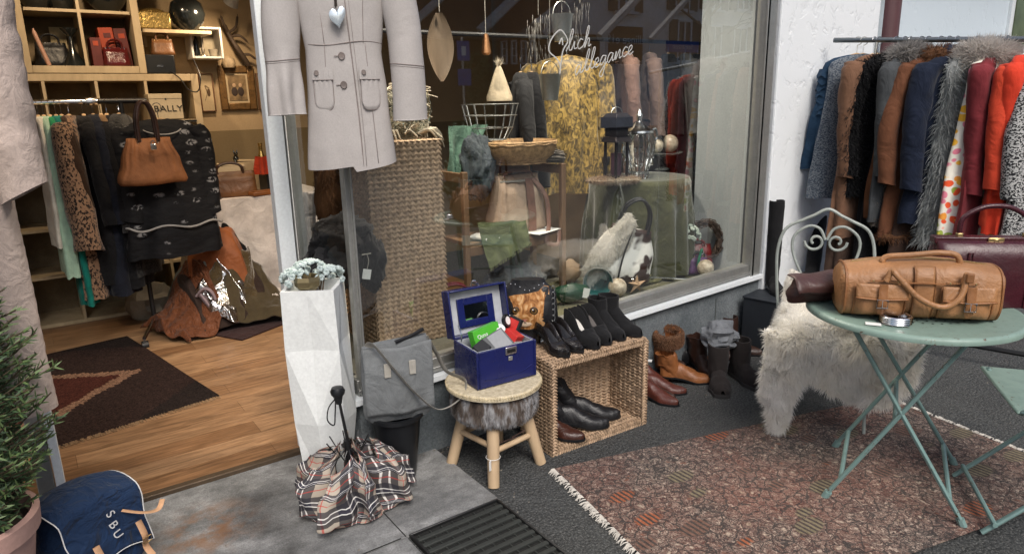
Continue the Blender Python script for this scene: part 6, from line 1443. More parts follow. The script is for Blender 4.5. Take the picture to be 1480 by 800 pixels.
t = thing('bag_lock', 'small silver padlock hanging on the rust suede bag', 'padlock', (xb, 4.345, zb2+.21)); g = M(); g.box((0,0,0), (.03,.012,.034)); g.build('body', CHROME, t, bevel=.003); g = M(); g.tube([V((.01*math.cos(a),0,.017+.016*math.sin(a))) for a in [k*PI/8 for k in range(9)]], .003, 6); g.build('shackle', CHROME, t)
xh = Y(285, 200, 5.0).x
handbag('dark_shoulder_bag', 'dark brown bag with a long thin strap hanging beside the printed dress', (xh+.01, 5.0, Y(285, 295, 5.0).z), R(20), .20, .08, .20, leather('dark_bag_leather', (.03,.015,.010)), .26, hr=.008)
# pale sacks under the rack
CL = mat('dim_plastic_sack', (.30,.27,.22), .5)
for i, (px, py, s_, lb) in enumerate(((200, 430, .13, 'pale plastic sack standing under the printed dress at the left'), (262, 428, .13, 'grey plastic sack under the printed dress next to the rack foot'))):
    p = G(px, py); t = thing('plastic_sack', lb, 'sack', (p.x, min(p.y, 5.25), 0)); g = M(); g.blob((0,0,.13), (s_*1.2,s_,.135), i+4, .35, 2.5, 20); g.tube([(0,0,.24),(.02,0,.30),(.04,.01,.34)], [.03,.012,.03], 8); g.build('sack', CL, t)
# table with cloth
tx0 = Y(296, 290, 5.0).x; tz = Y(340, 288, 4.95).z
t = thing('display_table', 'table under a long white cloth at the back right of the doorway', 'table', (tx0+.42, 5.28, 0)); g = M(); g.box((0,0,tz-.02), (.82,.6,.03)); g.build('tabletop', BIRCH, t)
for sx in (-1, 1):
    for sy in (-1, 1): g = M(); g.box((sx*.36, sy*.25, (tz-.035)/2), (.05,.05,tz-.035)); g.build('leg', BIRCH, t)
def tcl(u, v):
    a = u*2*PI; c, s_ = math.cos(a), math.sin(a); w, d = .42, .31; k = 1/max(abs(c), abs(s_)); 
    fold = (.018*math.sin(a*13)+.012*math.sin(a*7+1))*v
    return V((c*k*w*(1+.04*v)+c*fold, s_*k*d*(1+.05*v)+s_*fold, tz+.002-(tz-.05)*v))
g = M(); g.grid(tcl, 160, 8); g.box((0,0,tz+.0), (.84,.62,.006)); o = g.build('tablecloth', cloth('dim_white_linen', (.68,.63,.60), .4)); o.location = (tx0+.42, 5.28, 0); tag(o, 'long white cloth hanging over the display table at the back', 'tablecloth')
bz_ = tz+.006
BRL = leather('tan_brown_briefcase', (.155,.065,.022))
handbag('briefcase', 'tan brown leather satchel on the white cloth at the back', (Y(335, 275, 5.1).x, 5.1, bz_), R(-8), .34, .13, .17, BRL, .06, taper=.95, hr=.009, strap=leather('dark_brown_leather', (.040,.018,.012)))
t = thing('leather_wallet', 'flat orange brown leather portfolio on the white cloth right of the satchel', 'portfolio', (Y(378, 275, 5.02).x+.02, 5.03, bz_), R(12)); g = M(); g.box((0,0,.014), (.22,.12,.028)); g.build('cover', leather('orange_brown_leather', (.24,.085,.022)), t, bevel=.006); g = M(); g.box((.0,-.03,.031), (.20,.05,.006)); g.build('flap', leather('orange_brown_leather', (.24,.085,.022)), t, bevel=.002)
for i, (px, dy, dims, lb, m) in enumerate(((330, .25, (.17,.12,.19), 'cream cardboard box stack behind the satchel on the back table', PB), (355, .30, (.16,.14,.21), 'pale open carton behind the satchel further right', PASP), (392, .18, (.14,.12,.12), 'dark box at the right end of the back table', BK))):
    t = thing('carton', lb, 'box', (Y(px, 240, 5.1+dy).x, 5.12+dy, bz_), R(10*i-8)); g = M(); g.box((0,0,dims[2]/2), dims); g.build('box', m, t, bevel=.003); g = M(); g.box((.02,-.0,dims[2]+.006), (dims[0]*1.05,dims[1]*1.0,.010), mat=Matrix.Rotation(.08, 3, 'Y')); g.build('lid', m, t)
p = Y(340, 222, 5.4); t = thing('dog_figurine', 'small black sitting dog figurine on the boxes of the back table', 'figurine', (p.x, 5.4, bz_+.205)); g = M(); g.blob((0,0,.028), (.02,.03,.03), 1, .1); g.blob((0,-.012,.066), (.015,.02,.016), 1, .1); g.tube([(0,-.02,.065),(0,-.042,.06)], [.009,.006], 8)
for s_ in (-1, 1): g.tube([(s_*.01,-.015,.03),(s_*.011,-.022,.0)], .006, 6); g.tube([(s_*.009,-.005,.075),(s_*.014,-.004,.095)], [.007,.002], 6)
g.build('body', VASE, t)
p = Y(375, 228, 5.25); t = thing('wrapped_bottle', 'bottle with gold neck wrapped in red cloth on the back table', 'bottle', (p.x, 5.2, bz_+.125)); g = M(); g.lathe([(0,0),(.035,0),(.036,.10),(.014,.16),(.013,.21),(.016,.215),(.015,.225),(0,.225)], 20); g.build('glass', GOLD, t); g = M(); g.grid(lambda u, v: V(((.045+.02*v+.012*math.sin(u*2*PI*6)*(.3+v))*math.cos(u*2*PI), (.045+.02*v+.012*math.sin(u*2*PI*6)*(.3+v))*math.sin(u*2*PI), .13-.125*v)), 60, 8); g.build('wrap', cloth('red_wrap', (.36,.035,.012)), t)

# heap of clothes
def heap(name, label, cat, px, py, dz, d, m, seed, amp=.35, fr=2.6, rz=0, ridge=0.02, yo=0):
    p = G(px, py); t = thing(name, label, cat, (p.x, p.y+yo, dz), rz); g = M(); g.blob((0,0,0), d, seed, amp*.8, fr*.7, 76)
    rq = Matrix.Rotation(seed*1.3, 3, 'Z')@Matrix.Rotation(seed*.7, 3, 'X')
    for i, v_ in enumerate(g.v):
        q = rq @ V((v_.x/d[0], v_.y/d[1], v_.z/d[2])); q = q+noise.noise_vector(q*1.6+V((seed,0,0)))*.45
        q = V((q.x*3.6, q.y*1.1, q.z*1.5)); r1 = 1-abs(noise.noise(q+V((seed*3,0,0))))*2; r2 = 1-abs(noise.noise(q*2.1+V((0,seed*2,0))))*2
        g.v[i] = v_*(1+.20*(r1-.45)+.09*(r2-.45))
        if g.v[i].z+dz < .03: g.v[i].z = .03-dz
    g.build('cloth', m, t, ang=180); return t
hc = (318, 468)
RSU = cloth('rust_embossed_suede', (.13,.042,.016), 1.0, ws=20, rough=.5); OLV = cloth('olive_brown_velvet', (.065,.042,.014), .9, ws=14, sheen=.6); 
HC = G(325, 472); HC = V((HC.x, HC.y+.12, 0))
def mound(x, y):
    return .50*math.exp(-((x-HC.x-.03)/.25)**2-((y-HC.y)/.23)**2)+.10*math.exp(-((x-HC.x+.2)/.18)**2-((y-HC.y+.05)/.2)**2)+.12*math.exp(-((x-HC.x-.25)/.15)**2-((y-HC.y+.1)/.2)**2)
def patch(name, label, cat, dx, dy, w, h, rz, ofs, m, seed, amp=.022, fq=26, pull=.0):
    """a garment thrown on the heap: a sheet that follows the mound, gathered into running folds"""
    cx, cy = HC.x+dx, HC.y+dy; t = thing(name, label, cat, (cx, cy, 0), 0); c, s_ = math.cos(R(rz)), math.sin(R(rz))
    def fn(u, v):
        ex = 1+.22*noise.noise(V((v*3, seed, 1))); ey = 1+.22*noise.noise(V((u*3, seed, 9)))
        lx, ly = (u-.5)*w*ex, (v-.5)*h*ey; x, y = lx*c-ly*s_, lx*s_+ly*c
        q = noise.noise(V((lx*4, ly*4, seed)))
        ph = lx*fq+q*5.0+ly*3*math.sin(seed); fold = (.5+.5*math.sin(ph))**1.4*(.6+.8*abs(noise.noise(V((lx*2.5, ly*2.5, seed+4)))))
        fold2 = abs(noise.noise(V((lx*11+q*2, ly*5, seed+8))))
        e = min(u, 1-u, v, 1-v)*8; base = mound(cx+x, cy+y)
        z = base+ofs*min(1, e+.1)+amp*2.2*fold+amp*1.4*fold2+.012*noise.noise(V((lx*22, ly*22, seed)))
        sl = .018*math.cos(ph)
        return V((x+sl*c, y+sl*s_, max(.036, z)))
    g = M(); g.grid(fn, 90, 90); g.build('cloth', m, t, solid=.006, ang=180); return t
patch('dark_trousers', 'dark brown trousers underneath the heap of clothes', 'trousers', .02, -.12, .62, .42, 8, .03, cloth('dark_heap_cloth', (.03,.018,.014), .3), 10)
patch('velvet_coat', 'dark olive coat lying flat on the floor right of the heap', 'coat', .26, -.20, .50, .34, -12, .05, cloth('dark_olive', (.050,.036,.016), .3, sheen=.5), 4, .03)
patch('suede_jacket', 'rust brown crumpled suede jacket lying left on the heap of clothes', 'jacket', -.22, -.14, .36, .48, 24, .05, RSU, 1, .026, 30)
patch('velvet_coat', 'olive brown velvet coat sprawled at the right of the heap', 'coat', .20, -.03, .34, .50, -30, .06, OLV, 3, .032, 24)
patch('foil_jacket', 'shiny silver foil jacket in the middle of the heap of clothes', 'jacket', .01, -.20, .24, .26, 40, .07, mat('silver_foil', (.8,.8,.82), .16, var=.2, bump=.05, bs=30, wrinkle=.5, ws=18, metal=1), 5, .022, 44)
patch('grey_scarf', 'grey green scarf falling down the left of the heap', 'scarf', -.14, .02, .14, .42, 30, .09, cloth('grey_green_scarf', (.20,.22,.20), .3), 8, .02, 50)
patch('suede_jacket', 'lighter rust jacket thrown over the top of the heap', 'jacket', .05, -.01, .36, .34, -18, .11, cloth('rust_light_suede', (.27,.085,.028), .3, rough=.5), 2, .03, 26)
patch('cream_jumper', 'cream knitted jumper on top of the heap of clothes', 'jumper', -.07, .07, .24, .22, 10, .15, cloth('cream_knit', (.40,.32,.22), .3), 7, .024, 34)
patch('black_blouse', 'black top hanging at the upper right of the heap', 'top', .19, .10, .22, .30, -20, .13, BLACKC, 6, .026, 34)
heap('white_sock', 'white fluffy sock bundle at the right of the heap by the door post', 'sock', 404, 462, .15, (.08,.06,.065), cloth('white_fluff', (.55,.5,.46), .4), 9, .3)
p = G(292, 478); t = thing('lilac_scarf', 'pale lilac knotted scarf hanging in front of the heap', 'scarf', (p.x+.04, p.y-.10, .05)); g = M(); g.tube(bez([(-.05,.02,.21),(-.01,-.02,.26),(.03,-.03,.22),(.045,-.04,.12),(.03,-.05,.03),(.01,-.05,.02),(.015,-.05,.08),(-.01,-.03,.16),(-.04,0,.22)], 8), .024, 10, flat=.5); g.build('cloth', cloth('lilac_scarf', (.30,.23,.25), .6), t)
# rugs inside
A_, B_, C_, D_ = V((.62,3.49,0)), V((.37,4.86,0)), V((-1.0,4.62,0)), V((-.75,3.24,0))
cen = (A_+B_+C_+D_)/4; rz_ = math.atan2(B_.y-A_.y, B_.x-A_.x)-PI/2
t = thing('dark_rug', 'dark brown patterned rug with pale stepped border line just inside the door', 'rug', (cen.x+.02, cen.y, 0), rz_)
g = M(); w, h = (D_-A_).length, (B_-A_).length; g.grid(lambda u, v: V(((u-.5)*w, (v-.5)*h, .028+.0015*math.sin(u*9+v*7))), 20, 20); g.build('pile', m_indoor_rug(), t)
g = M(); rr = random.Random(9)
for i in range(260): x = (rr.random()-.5)*w; g.tube([(x,-h/2+.004,.028),(x+rr.uniform(-.01,.01),-h/2-.028,.0255)], .0022, 4)
g.build('fringe', cloth('tan_fringe', (.30,.19,.10)), t)
p0_, p1_ = G(275, 480), G(390, 492); t = thing('dark_rug', 'small dark red rug with pale fringe under the heap of clothes', 'rug', ((p0_.x+p1_.x)/2, (p0_.y+p1_.y)/2+.05, 0), math.atan2(p1_.y-p0_.y, p1_.x-p0_.x)-.15); g = M(); g.box((0,.15,.029), (.5,.5,.008)); g.build('pile', cloth('dark_red_pile', (.028,.010,.010)), t)
g = M()
for i in range(90): y = -.1+.5*rr.random(); g.tube([(-.25,y,.03),(-.31,y+rr.uniform(-.02,.02),.026)], .003, 4)
g.build('fringe', cloth('pale_tan_fringe', (.42,.33,.22)), t)
# ---------------------------------------------------------------- shop window display
DZ = .412
def W(px, py, yy): p = Y(px, py, yy); return p
# tall seagrass column
cxa, cxb = Y(537, 350, 2.64).x, Y(644, 350, 2.64).x; ctop = Y(590, 203, 2.64).z; cw = cxb-cxa
t = thing('seagrass_column', 'tall square plaited seagrass column behind the window corner', 'column', (cxa, 2.64, .392))
g = M(); hgt = ctop-.392; cd_ = .34; g.box((cw/2, cd_/2, hgt/2), (cw-.01, cd_-.01, hgt-.004)); braid(g, (0,.004,0), (cw,0,0), (0,0,hgt), (0,-1,0), 13, 42); braid(g, (.004,cd_,0), (0,-cd_,0), (0,0,hgt), (-1,0,0), 12, 42); braid(g, (0,0,hgt-.004), (cw,0,0), (0,cd_,0), (0,0,1), 13, 14)
g.build('plaited_body', SEA, t, ang=80)
# glass bowl with raffia
p = (cxa+cw*.72, 2.80, ctop+.004)
t = thing('glass_bowl', 'clear glass bowl filled with straw and cotton on the seagrass column', 'bowl', p)
g = M(); g.lathe([(0,.004),(.06,.004),(.115,.05),(.135,.12),(.125,.19),(.128,.20),(.122,.19),(.132,.12),(.112,.052),(.06,.008),(0,.008)], 36); g.build('bowl', GLASSO, t)
RAF = cloth('raffia', (.50,.43,.33)); t = thing('raffia_bundle', 'tangle of pale straw spilling from the glass bowl on the column', 'straw', p); rr = random.Random(21); g = M()
for i in range(260):
    a, z = rr.uniform(0, 2*PI), rr.uniform(.02, .2); r = .10*rr.random()**.5; c = V((r*math.cos(a), r*math.sin(a), z)); d = V((rr.uniform(-1,1), rr.uniform(-1,1), rr.uniform(-.6,.6))); l = .07
    g.tube(bez([c-d*l, c+V((rr.uniform(-.02,.02), rr.uniform(-.02,.02), .02)), c+d*l], 3), .0022, 4)
for i in range(26):
    a = rr.uniform(0, 2*PI); g.tube(bez([(.10*math.cos(a), .10*math.sin(a), .02), (.15*math.cos(a+.2), .13*math.sin(a+.2), .035), (.19*math.cos(a+.4), .14*math.sin(a+.4), rr.uniform(-.06,.01))], 5), [.006]*6+[.004]*4+[.001], 5)
g.build('straw', RAF, t)
# dried leaf and hanging ornaments
def hang(name, label, cat, px, py, yy, fn):
    p = W(px, py, yy); t = thing(name, label, cat, p); fn(t); g = M(); g.tube([(0,0,.0),(0,0,2.655-p.z)], .0012, 4); g.build('thread', STRAP, t); return t
LEAFD = mat('dried_leaf', (.10,.07,.045), .7, var=.3, sc=8, stretch=(1,1,.2))
def f_(t):
    g = M(); g.grid(lambda u, v: V(((u-.5)*.14*math.sin(PI*min(1, v*.93+.05))**.8, .03*math.cos((u-.5)*3), -.30*v)), 12, 20); g.build('leaf', LEAFD, t)
hang('dried_leaf', 'large brown dried leaf hanging above the straw bowl in the window', 'leaf', 635, 18, 2.9, f_)
def f_(t):
    g = M(); g.lathe([(0,0),(.012,-.005),(.02,-.06),(.024,-.09),(.012,-.10),(0,-.1)], 14); g.build('drop', metal('copper', (.5,.25,.12), .35), t)
hang('copper_drop', 'small copper drop ornament hanging in the upper window', 'ornament', 702, 48, 2.9, f_)
TIN = metal('dull_tin', (.40,.41,.40), .45)
def f_(t):
    g = M(); g.lathe([(0,-.115),(.036,-.115),(.052,.0),(.055,.003),(.050,0),(.034,-.110)], 24); g.build('bucket', TIN, t); g = M(); g.tube([V((.052*math.cos(a),0,.06*math.sin(a))) for a in [k*PI/12 for k in range(13)]], .002, 5); g.build('bail', TIN, t)
hang('tin_bucket', 'small tin bucket hanging before the mustard brocade coat', 'bucket', 795, 108, 2.62, f_); hang('tin_bucket', 'small tin bucket hanging high at the top of the window', 'bucket', 812, 22, 2.62, f_)
def f_(t):
    g = M(); rr = random.Random(33)
    for i in range(90):
        a = rr.uniform(0, 2*PI); z = -rr.random()*.20; r = .05*rr.random()+.01; c = V((r*math.cos(a), r*math.sin(a), z)); d = V((math.cos(a), math.sin(a), rr.uniform(-1,.5))).normalized()*.030; d = (d+V((0,0,-.9))).normalized()*.04; e = d.orthogonal().normalized()*.007
        g.add([c-d*.2, c+e, c+d, c-e], [(0,1,2,3)])
    g.build('petals', cloth('bleached_petals', (.33,.31,.28)), t)
hang('dried_flowers', 'bundle of bleached dried flowers hanging beside the window lettering', 'dried flowers', 778, 22, 2.66, f_); hang('dried_flowers', 'second bleached dried flower bundle hanging above the tin bucket', 'dried flowers', 838, 5, 2.66, f_)
p = W(722, 146, 3.0); t = thing('cone_ornament', 'cream woven cone with a tuft standing in the wire basket', 'ornament', p); g = M(); g.lathe([(0,0),(.065,0),(.066,.02),(.02,.15),(.008,.175),(0,.18)], 24); g.build('cone', mat('cream_woven', (.45,.37,.26), .8, bump=.8, bs=50), t); g = M(); g.fur(M().add([V((-.01,-.01,.17)),V((.01,-.01,.17)),V((0,.01,.17))], [(0,1,2)]), 60, .05, .002, .2, .7); g.build('tuft', RAF, t)
t = thing('wire_basket', 'grey wire basket on a stand in the middle of the window', 'basket', (p.x-.06, 3.0, p.z-.19))
g = M()
for z, r in ((0,.08),(.06,.115),(.12,.135),(.175,.145)): g.tube([(r*math.cos(a), r*math.sin(a), z) for a in [2*PI*k/28 for k in range(28)]], .0025, 5, closed=True)
for k in range(16):
    a = 2*PI*k/16; g.tube([(.08*math.cos(a),.08*math.sin(a),0),(.115*math.cos(a),.115*math.sin(a),.06),(.145*math.cos(a),.145*math.sin(a),.175)], .0018, 4)
g.build('wires', TIN, t); g = M(); g.tube([(0,0,0),(0,0,.392-(p.z-.19))], .008, 8); g.lathe([(0,.01),(.09,.008),(.09,0)], 24, (0,0,.392-(p.z-.19))); g.lathe([(0,.0),(.08,.0)], 20); g.build('stand', TIN, t)
# green cloth and grey jacket over the wooden rack
WOODB = woodm('brown_rack_wood', (.15,.085,.045), (.21,.12,.065), (1,1,.15))
YR = 2.80; rx0, rx1 = W(674, 350, YR).x, W(813, 350, YR).x; ztop, zsh = W(813, 236, YR).z, W(740, 345, YR).z
t = thing('wooden_rack', 'brown wooden rack with two posts and a low shelf in the window', 'rack', ((rx0+rx1)/2, YR, .392)); hw_ = (rx1-rx0)/2
for sx in (-1, 1):
    for y, dz in ((0, 0), (.26, .0)): g = M(); g.box((sx*hw_, y, (ztop-.392)/2), (.028,.028,ztop-.392)); g.build('post', WOODB, t, bevel=.003)
    g = M(); g.box((sx*hw_, .13, ztop-.392-.03), (.022,.232,.045)); g.build('side_rail', WOODB, t, bevel=.002)
g = M(); g.box((0,.13,zsh-.392), (2*hw_-.03,.27,.02)); g.build('shelf', WOODB, t, bevel=.002); g = M(); g.box((0,-.002,zsh-.392-.03), (2*hw_-.03,.018,.045)); g.build('front_rail', WOODB, t, bevel=.002); g = M(); g.box((0,.26,ztop-.392-.03), (2*hw_-.03,.02,.045)); g.build('back_rail', WOODB, t, bevel=.002)
def drape(name, label, pts, m, n=24, seed=1, depth=.05):
    q = [V(p) for p in pts]        # top-left, top-right, bottom-right, bottom-left
    def fn(u, v): p = lerp(lerp(q[0], q[1], u), lerp(q[3], q[2], u), v); return p+V((0, depth*noise.noise(V((u*4, v*1.2, seed)))*(.3+v)+depth*.4*math.sin(u*17+seed)*v, .01*noise.noise(V((u*5, v*5, seed)))))
    g = M(); g.grid(fn, n*2, n); o = g.build(name, m, ang=180); return tag(o, label, 'cloth')
drape('green_cloth', 'grey green cloth hanging from the back of the wooden rack', [W(648, 182, 3.0), W(705, 180, 3.0), W(672, 262, 2.98), W(648, 262, 2.98)], cloth('grey_green_cloth', (.09,.16,.12)), seed=2)
t = heap('grey_jacket', 'dark slate jacket bundled over the left post of the wooden rack', 'jacket', 705, 300, .9, (.085,.08,.14), cloth('slate_jacket', (.055,.065,.075), .8), 12, .3); p = W(694, 238, 2.92); t.location = (p.x, 2.95, p.z-.01)
ps = [W(690, 322, 2.78), W(760, 318, 2.78), W(768, 350, 2.755), W(708, 388, 2.755)]
drape('olive_cloth', 'olive green fringed cloth hanging over the front of the rack shelf', ps, cloth('olive_cloth', (.10,.115,.055)), seed=3, depth=.02)
g = M(); rr = random.Random(2)
for i in range(60):
    q = lerp(ps[3], ps[2], rr.random()); g.tube([q, q+V((0,0,-.015))], .002, 4)
tag(g.build('cloth_fringe', cloth('olive_fringe', (.16,.17,.09))), 'fringe along the slanted hem of the olive cloth on the rack', 'fringe')
p = W(748, 308, 2.92); CANB = leather('beige_canvas_leather', (.42,.30,.215), rough=.65, var=.15)
bg = handbag('canvas_bag', 'beige drawstring bag with brown stripe and strap on the rack shelf', (p.x, 2.93, zsh+.012), R(-6), .33, .17, .29, CANB, .02, soft=.012, taper=.72, gather=.2, hr=.005, strap=leather('dusty_brown_strap', (.19,.095,.065)))
g = M(); g.grid(lambda u, v: V((.045+(u-.5)*.045, -.087+.05*max(0, v-.35)*1.0-.003, .005+.27*v)), 4, 12); g.build('stripe', leather('dusty_brown_strap', (.19,.095,.065)), bg)
g = M(); g.tube(bez([(.07,-.06,.27),(.12,-.10,.18),(.125,-.12,.04),(.10,-.14,-.05),(.16,-.15,-.07),(.19,-.12,.0)], 8), .012, 8, flat=.25, upv=(0,1,0)); g.build('long_strap', leather('dusty_brown_strap', (.19,.095,.065)), bg)
g = M(); g.tube([(.12*math.cos(a), .055*math.sin(a), .262) for a in [2*PI*k/20 for k in range(20)]], .005, 6, closed=True); g.build('drawstring', STRAP, bg)
p = W(775, 320, 2.86); t = thing('paper_sheet', 'white paper sheet on the rack shelf beside the beige bag', 'paper', (p.x, 2.83, zsh+.012), R(15)); g = M(); g.grid(lambda u, v: V(((u-.5)*.19, (v-.5)*.14, .001+.004*u*u)), 6, 6); g.build('sheet', WPAP, t)
p = W(690, 312, 2.85); t = thing('white_glove', 'white knitted glove lying at the left of the rack shelf', 'glove', (p.x, 2.84, zsh+.012), R(-20)); g = M(); g.blob((0,0,.016), (.05,.035,.016), 2, .2)
for k in range(4): g.tube([(.03,-.026+.017*k,.014),(.095+.01*math.sin(k*1.5),-.034+.021*k,.010)], [.0095,.007], 8)
g.tube([(-.01,-.03,.014),(.025,-.062,.01)], [.010,.007], 8); g.build('knit', cloth('white_knit', (.55,.54,.52)), t)
# wicker tray, twig bundle
WICK = m_seagrass('wicker_tan', (.42,.27,.14))
p = W(735, 205, 3.02); t = thing('wicker_basket', 'wide tan wicker basket on the wooden rack rails', 'basket', (p.x, 2.94, ztop+.002)); g = M(); g.lathe([(0,.004),(.14,.004),(.19,.05),(.205,.115),(.20,.12),(.185,.05),(.14,.012),(0,.012)], 40)
for k in range(9): g.tube([((.15+.055*k/9+.002)*math.cos(a), (.15+.055*k/9+.002)*math.sin(a), .012+.0115*k+.003*math.sin(a*14+PI*(k % 2))) for a in [2*PI*j/84 for j in range(84)]], .0055, 5, closed=True)
g.build('weave', WICK, t)
p = W(802, 236, 2.72); t = thing('twig_bundle', 'bundle of twisted grey twigs lying on the right end of the wooden rack', 'twigs', (p.x, 2.84, ztop+.03)); g = M(); rr = random.Random(6)
for i in range(34):
    o = V((0, rr.uniform(-.035,.035), rr.uniform(-.025,.03))); g.tube(bez([o+V((-.13,rr.uniform(-.02,.02),-.0)), o*1.3+V((-.04,0,.015)), o*1.3+V((.05,0,.012)), o+V((.13,rr.uniform(-.02,.02),.0))], 4), .006, 5)
g.build('twigs', mat('grey_twig', (.14,.12,.10), .8, var=.5, sc=30), t)
# coats inside the window
BRO = m_brocade(); p = W(838, 95, 3.25)
garment('brocade_coat', 'mustard gold brocade coat hanging inside the window', 'coat', (p.x-.10, 3.25, p.z+.14), R(-32), .78, BRO, W=.19, hem=.22, D0=.09, D1=.12, slv=.55, folds=9, amp=.45, seed=71, r0=.075, r1=.07, out=.03)
for i, (px, lb) in enumerate(((752, 'black coat hanging in the window left of the brocade coat'), (768, 'second black coat squeezed beside the brocade coat'))):
    p = W(px, 90, 3.3); garment('black_coat', lb, 'coat', (p.x, 3.3, p.z+.03), R(60), .60, BLACKC if i else cloth('charcoal_coat', (.02,.02,.022)), W=.19, hem=.2, slv=.5, seed=72+i, D0=.06, D1=.08)
g = M(); p = W(838, 95, 3.25); g.tube([(1.3, 3.28, p.z+.155), (3.9, 3.28, p.z+.155)], .012, 8); part('window_rail', g, BLACKM)
for i, (px, m, L, lb) in enumerate(((905, cloth('dusty_pink_cloth', (.19,.115,.095)), .85, 'dusty pink dress hanging behind the crystal urn'), (938, cloth('taupe_dress', (.15,.10,.085)), .8, 'taupe dress hanging behind the black handbag'), (965, BLACKC, .9, 'long black dress hanging at the back of the window right of the taupe one'), (990, cloth('grey_dress', (.14,.145,.15)), .95, 'grey dress hanging at the back of the window'), (1008, cloth('anthracite_coat', (.03,.03,.032)), 1.0, 'anthracite coat hanging at the far right inside the window'))):
    p = W(px, 90, 3.28); garment('dress', lb, 'dress', (p.x, 3.28, W(838, 95, 3.25).z+.17), R(55), L, m, W=.18, hem=.21, D0=.05, D1=.07, seed=80+i, slv=.4)
# round table under velvet
TX, TY = 3.00, 2.94; ttz = W(906, 268, 2.70).z
TVEL = cloth('olive_velvet', (.05,.052,.022), .5, sheen=.5)
t = thing('round_table', 'small round table standing in the window under the olive velvet cloth', 'table', (TX, TY, .392)); g = M(); g.lathe([(0,ttz-.42),(.29,ttz-.42),(.29,ttz-.396),(0,ttz-.396)], 40); g.build('tabletop', BIRCH, t); g = M(); g.tube([(0,0,0),(0,0,ttz-.42)], .03, 12); g.lathe([(0,.02),(.18,.015),(.18,0)], 24); g.build('pedestal', BIRCH, t)
def vel(u, v):
    a = u*2*PI
    if v < .3: r = .300*v/.3; return V((r*math.cos(a), r*math.sin(a), ttz-.392+.003))
    k = (v-.3)/.7; r = .300+.03*k+(.020*math.sin(a*17)+.012*math.sin(a*11+2))*sm(k*1.6); return V((r*math.cos(a), r*math.sin(a), ttz-.392+.003-(ttz-.40)*k*.96))
g = M(); g.grid(vel, 200, 24); o = g.build('velvet_cloth', TVEL, ang=180); o.location = (TX, TY, .392); tag(o, 'olive green velvet cloth hanging in folds over the round table', 'tablecloth')
tz0 = ttz+.005
def ontable(px, py): p = G(px, py, tz0); return (p.x, p.y, tz0)
# crystal urn
p = ontable(922, 257)
t = thing('crystal_urn', 'cut crystal urn with silver lid and scrolled silver handles on the velvet table', 'urn', p); t.scale = (1.42,)*3; g = M(); prof = [(0,.0),(.045,.0),(.048,.012),(.040,.03),(.052,.06),(.066,.13),(.064,.165),(.056,.18)]
rings = []
for r, z in prof: rings.append([V((r*(1+.035*math.cos(12*a))*math.cos(a), r*(1+.035*math.cos(12*a))*math.sin(a), z)) for a in [2*PI*k/72 for k in range(72)]])
g.loft(rings, cap=(True, False))
for j in range(4):
    for k in range(12): a = 2*PI*k/12+(j % 2)*PI/12; r = .056+.009*j/3; g.blob((r*math.cos(a), r*math.sin(a), .06+.028*j), (.006,.006,.011), n=6)
g.build('crystal_body', CRYSTAL, t, ang=30)
g = M(); g.lathe([(.058,.178),(.062,.182),(.060,.19),(.035,.205),(.022,.222),(.010,.228),(.009,.24),(.015,.25),(.007,.265),(.004,.275),(0,.276)], 32); g.build('lid', CHROME, t)
for s_ in (-1, 1): g = M(); g.tube(bez([(s_*.058,0,.17),(s_*.09,0,.195),(s_*.105,0,.16),(s_*.085,0,.14),(s_*.09,0,.11),(s_*.072,0,.09)], 7), .0055, 8); g.build('handle', CHROME, t)
# cake stand and balls
p = ontable(958, 246); t = thing('glass_cake_stand', 'clear glass footed cake stand on the velvet table', 'cake stand', (p[0], p[1]+.03, tz0)); g = M(); g.lathe([(0,.004),(.06,.004),(.055,.012),(.02,.03),(.018,.06),(.03,.09),(.13,.10),(.145,.112),(.14,.114),(.12,.106),(0,.104)], 40); g.build('glass', mat('cake_stand_glass', (.42,.46,.45), .06, var=.05, bump=0, trans=.75, ior=1.45), t)
SHELLB = mat('shell_mosaic', (.36,.27,.18), .35, var=.5, sc=30, c2=(.62,.55,.44), bump=.3, bs=60)
def ball(name, label, loc, r, m=None): t = thing(name, label, 'ball', loc); g = M(); g.blob((0,0,r), (r,r,r), n=28); g.build('ball', m or SHELLB, t); g = M(); g.lathe([(0,2*r+.001),(.006,2*r),(.008,2*r-.003)], 10); g.build('cap', BRASS, t); return t
ball('mosaic_ball', 'left mosaic ball on the glass cake stand', (p[0]-.055, p[1]+.02, tz0+.106), .052); ball('mosaic_ball', 'right mosaic ball on the glass cake stand', (p[0]+.065, p[1]+.01, tz0+.108), .056)
q = ontable(858, 254); ball('mosaic_ball', 'mosaic ball lying on the velvet table left of the candlesticks', q, .055)
# lantern and candlesticks
q = ontable(890, 263); t = thing('dark_lantern', 'tall dark metal lantern with tiered roof on the velvet table', 'lantern', (q[0], q[1]+.0, tz0)); g = M(); m_ = mat('dark_bronze', (.025,.020,.022), .4, metal=.5)
g.box((0,0,.02), (.10,.10,.04)); 
for sx in (-1, 1):
    for sy in (-1, 1): g.box((sx*.042,sy*.042,.13), (.012,.012,.18))
g.build('cage', m_, t); g = M(); g.box((0,0,.235), (.125,.125,.03), taper=.8); g.box((0,0,.272), (.09,.09,.045)); g.box((0,0,.325), (.125,.125,.06), taper=1.0); g.box((0,0,.365), (.11,.11,.02), taper=.7); g.build('roof', m_, t, bevel=.003); g = M(); g.lathe([(0,0),(.03,0),(.03,.12),(0,.12)], 16, (0,0,.04)); g.build('candle', mat('plum_wax', (.05,.02,.035), .5), t)
g = M(); g.tube([V((.04*math.cos(a),0,.375+.03*math.sin(a))) for a in [k*PI/10 for k in range(11)]], .003, 5); g.build('handle', TIN, t)
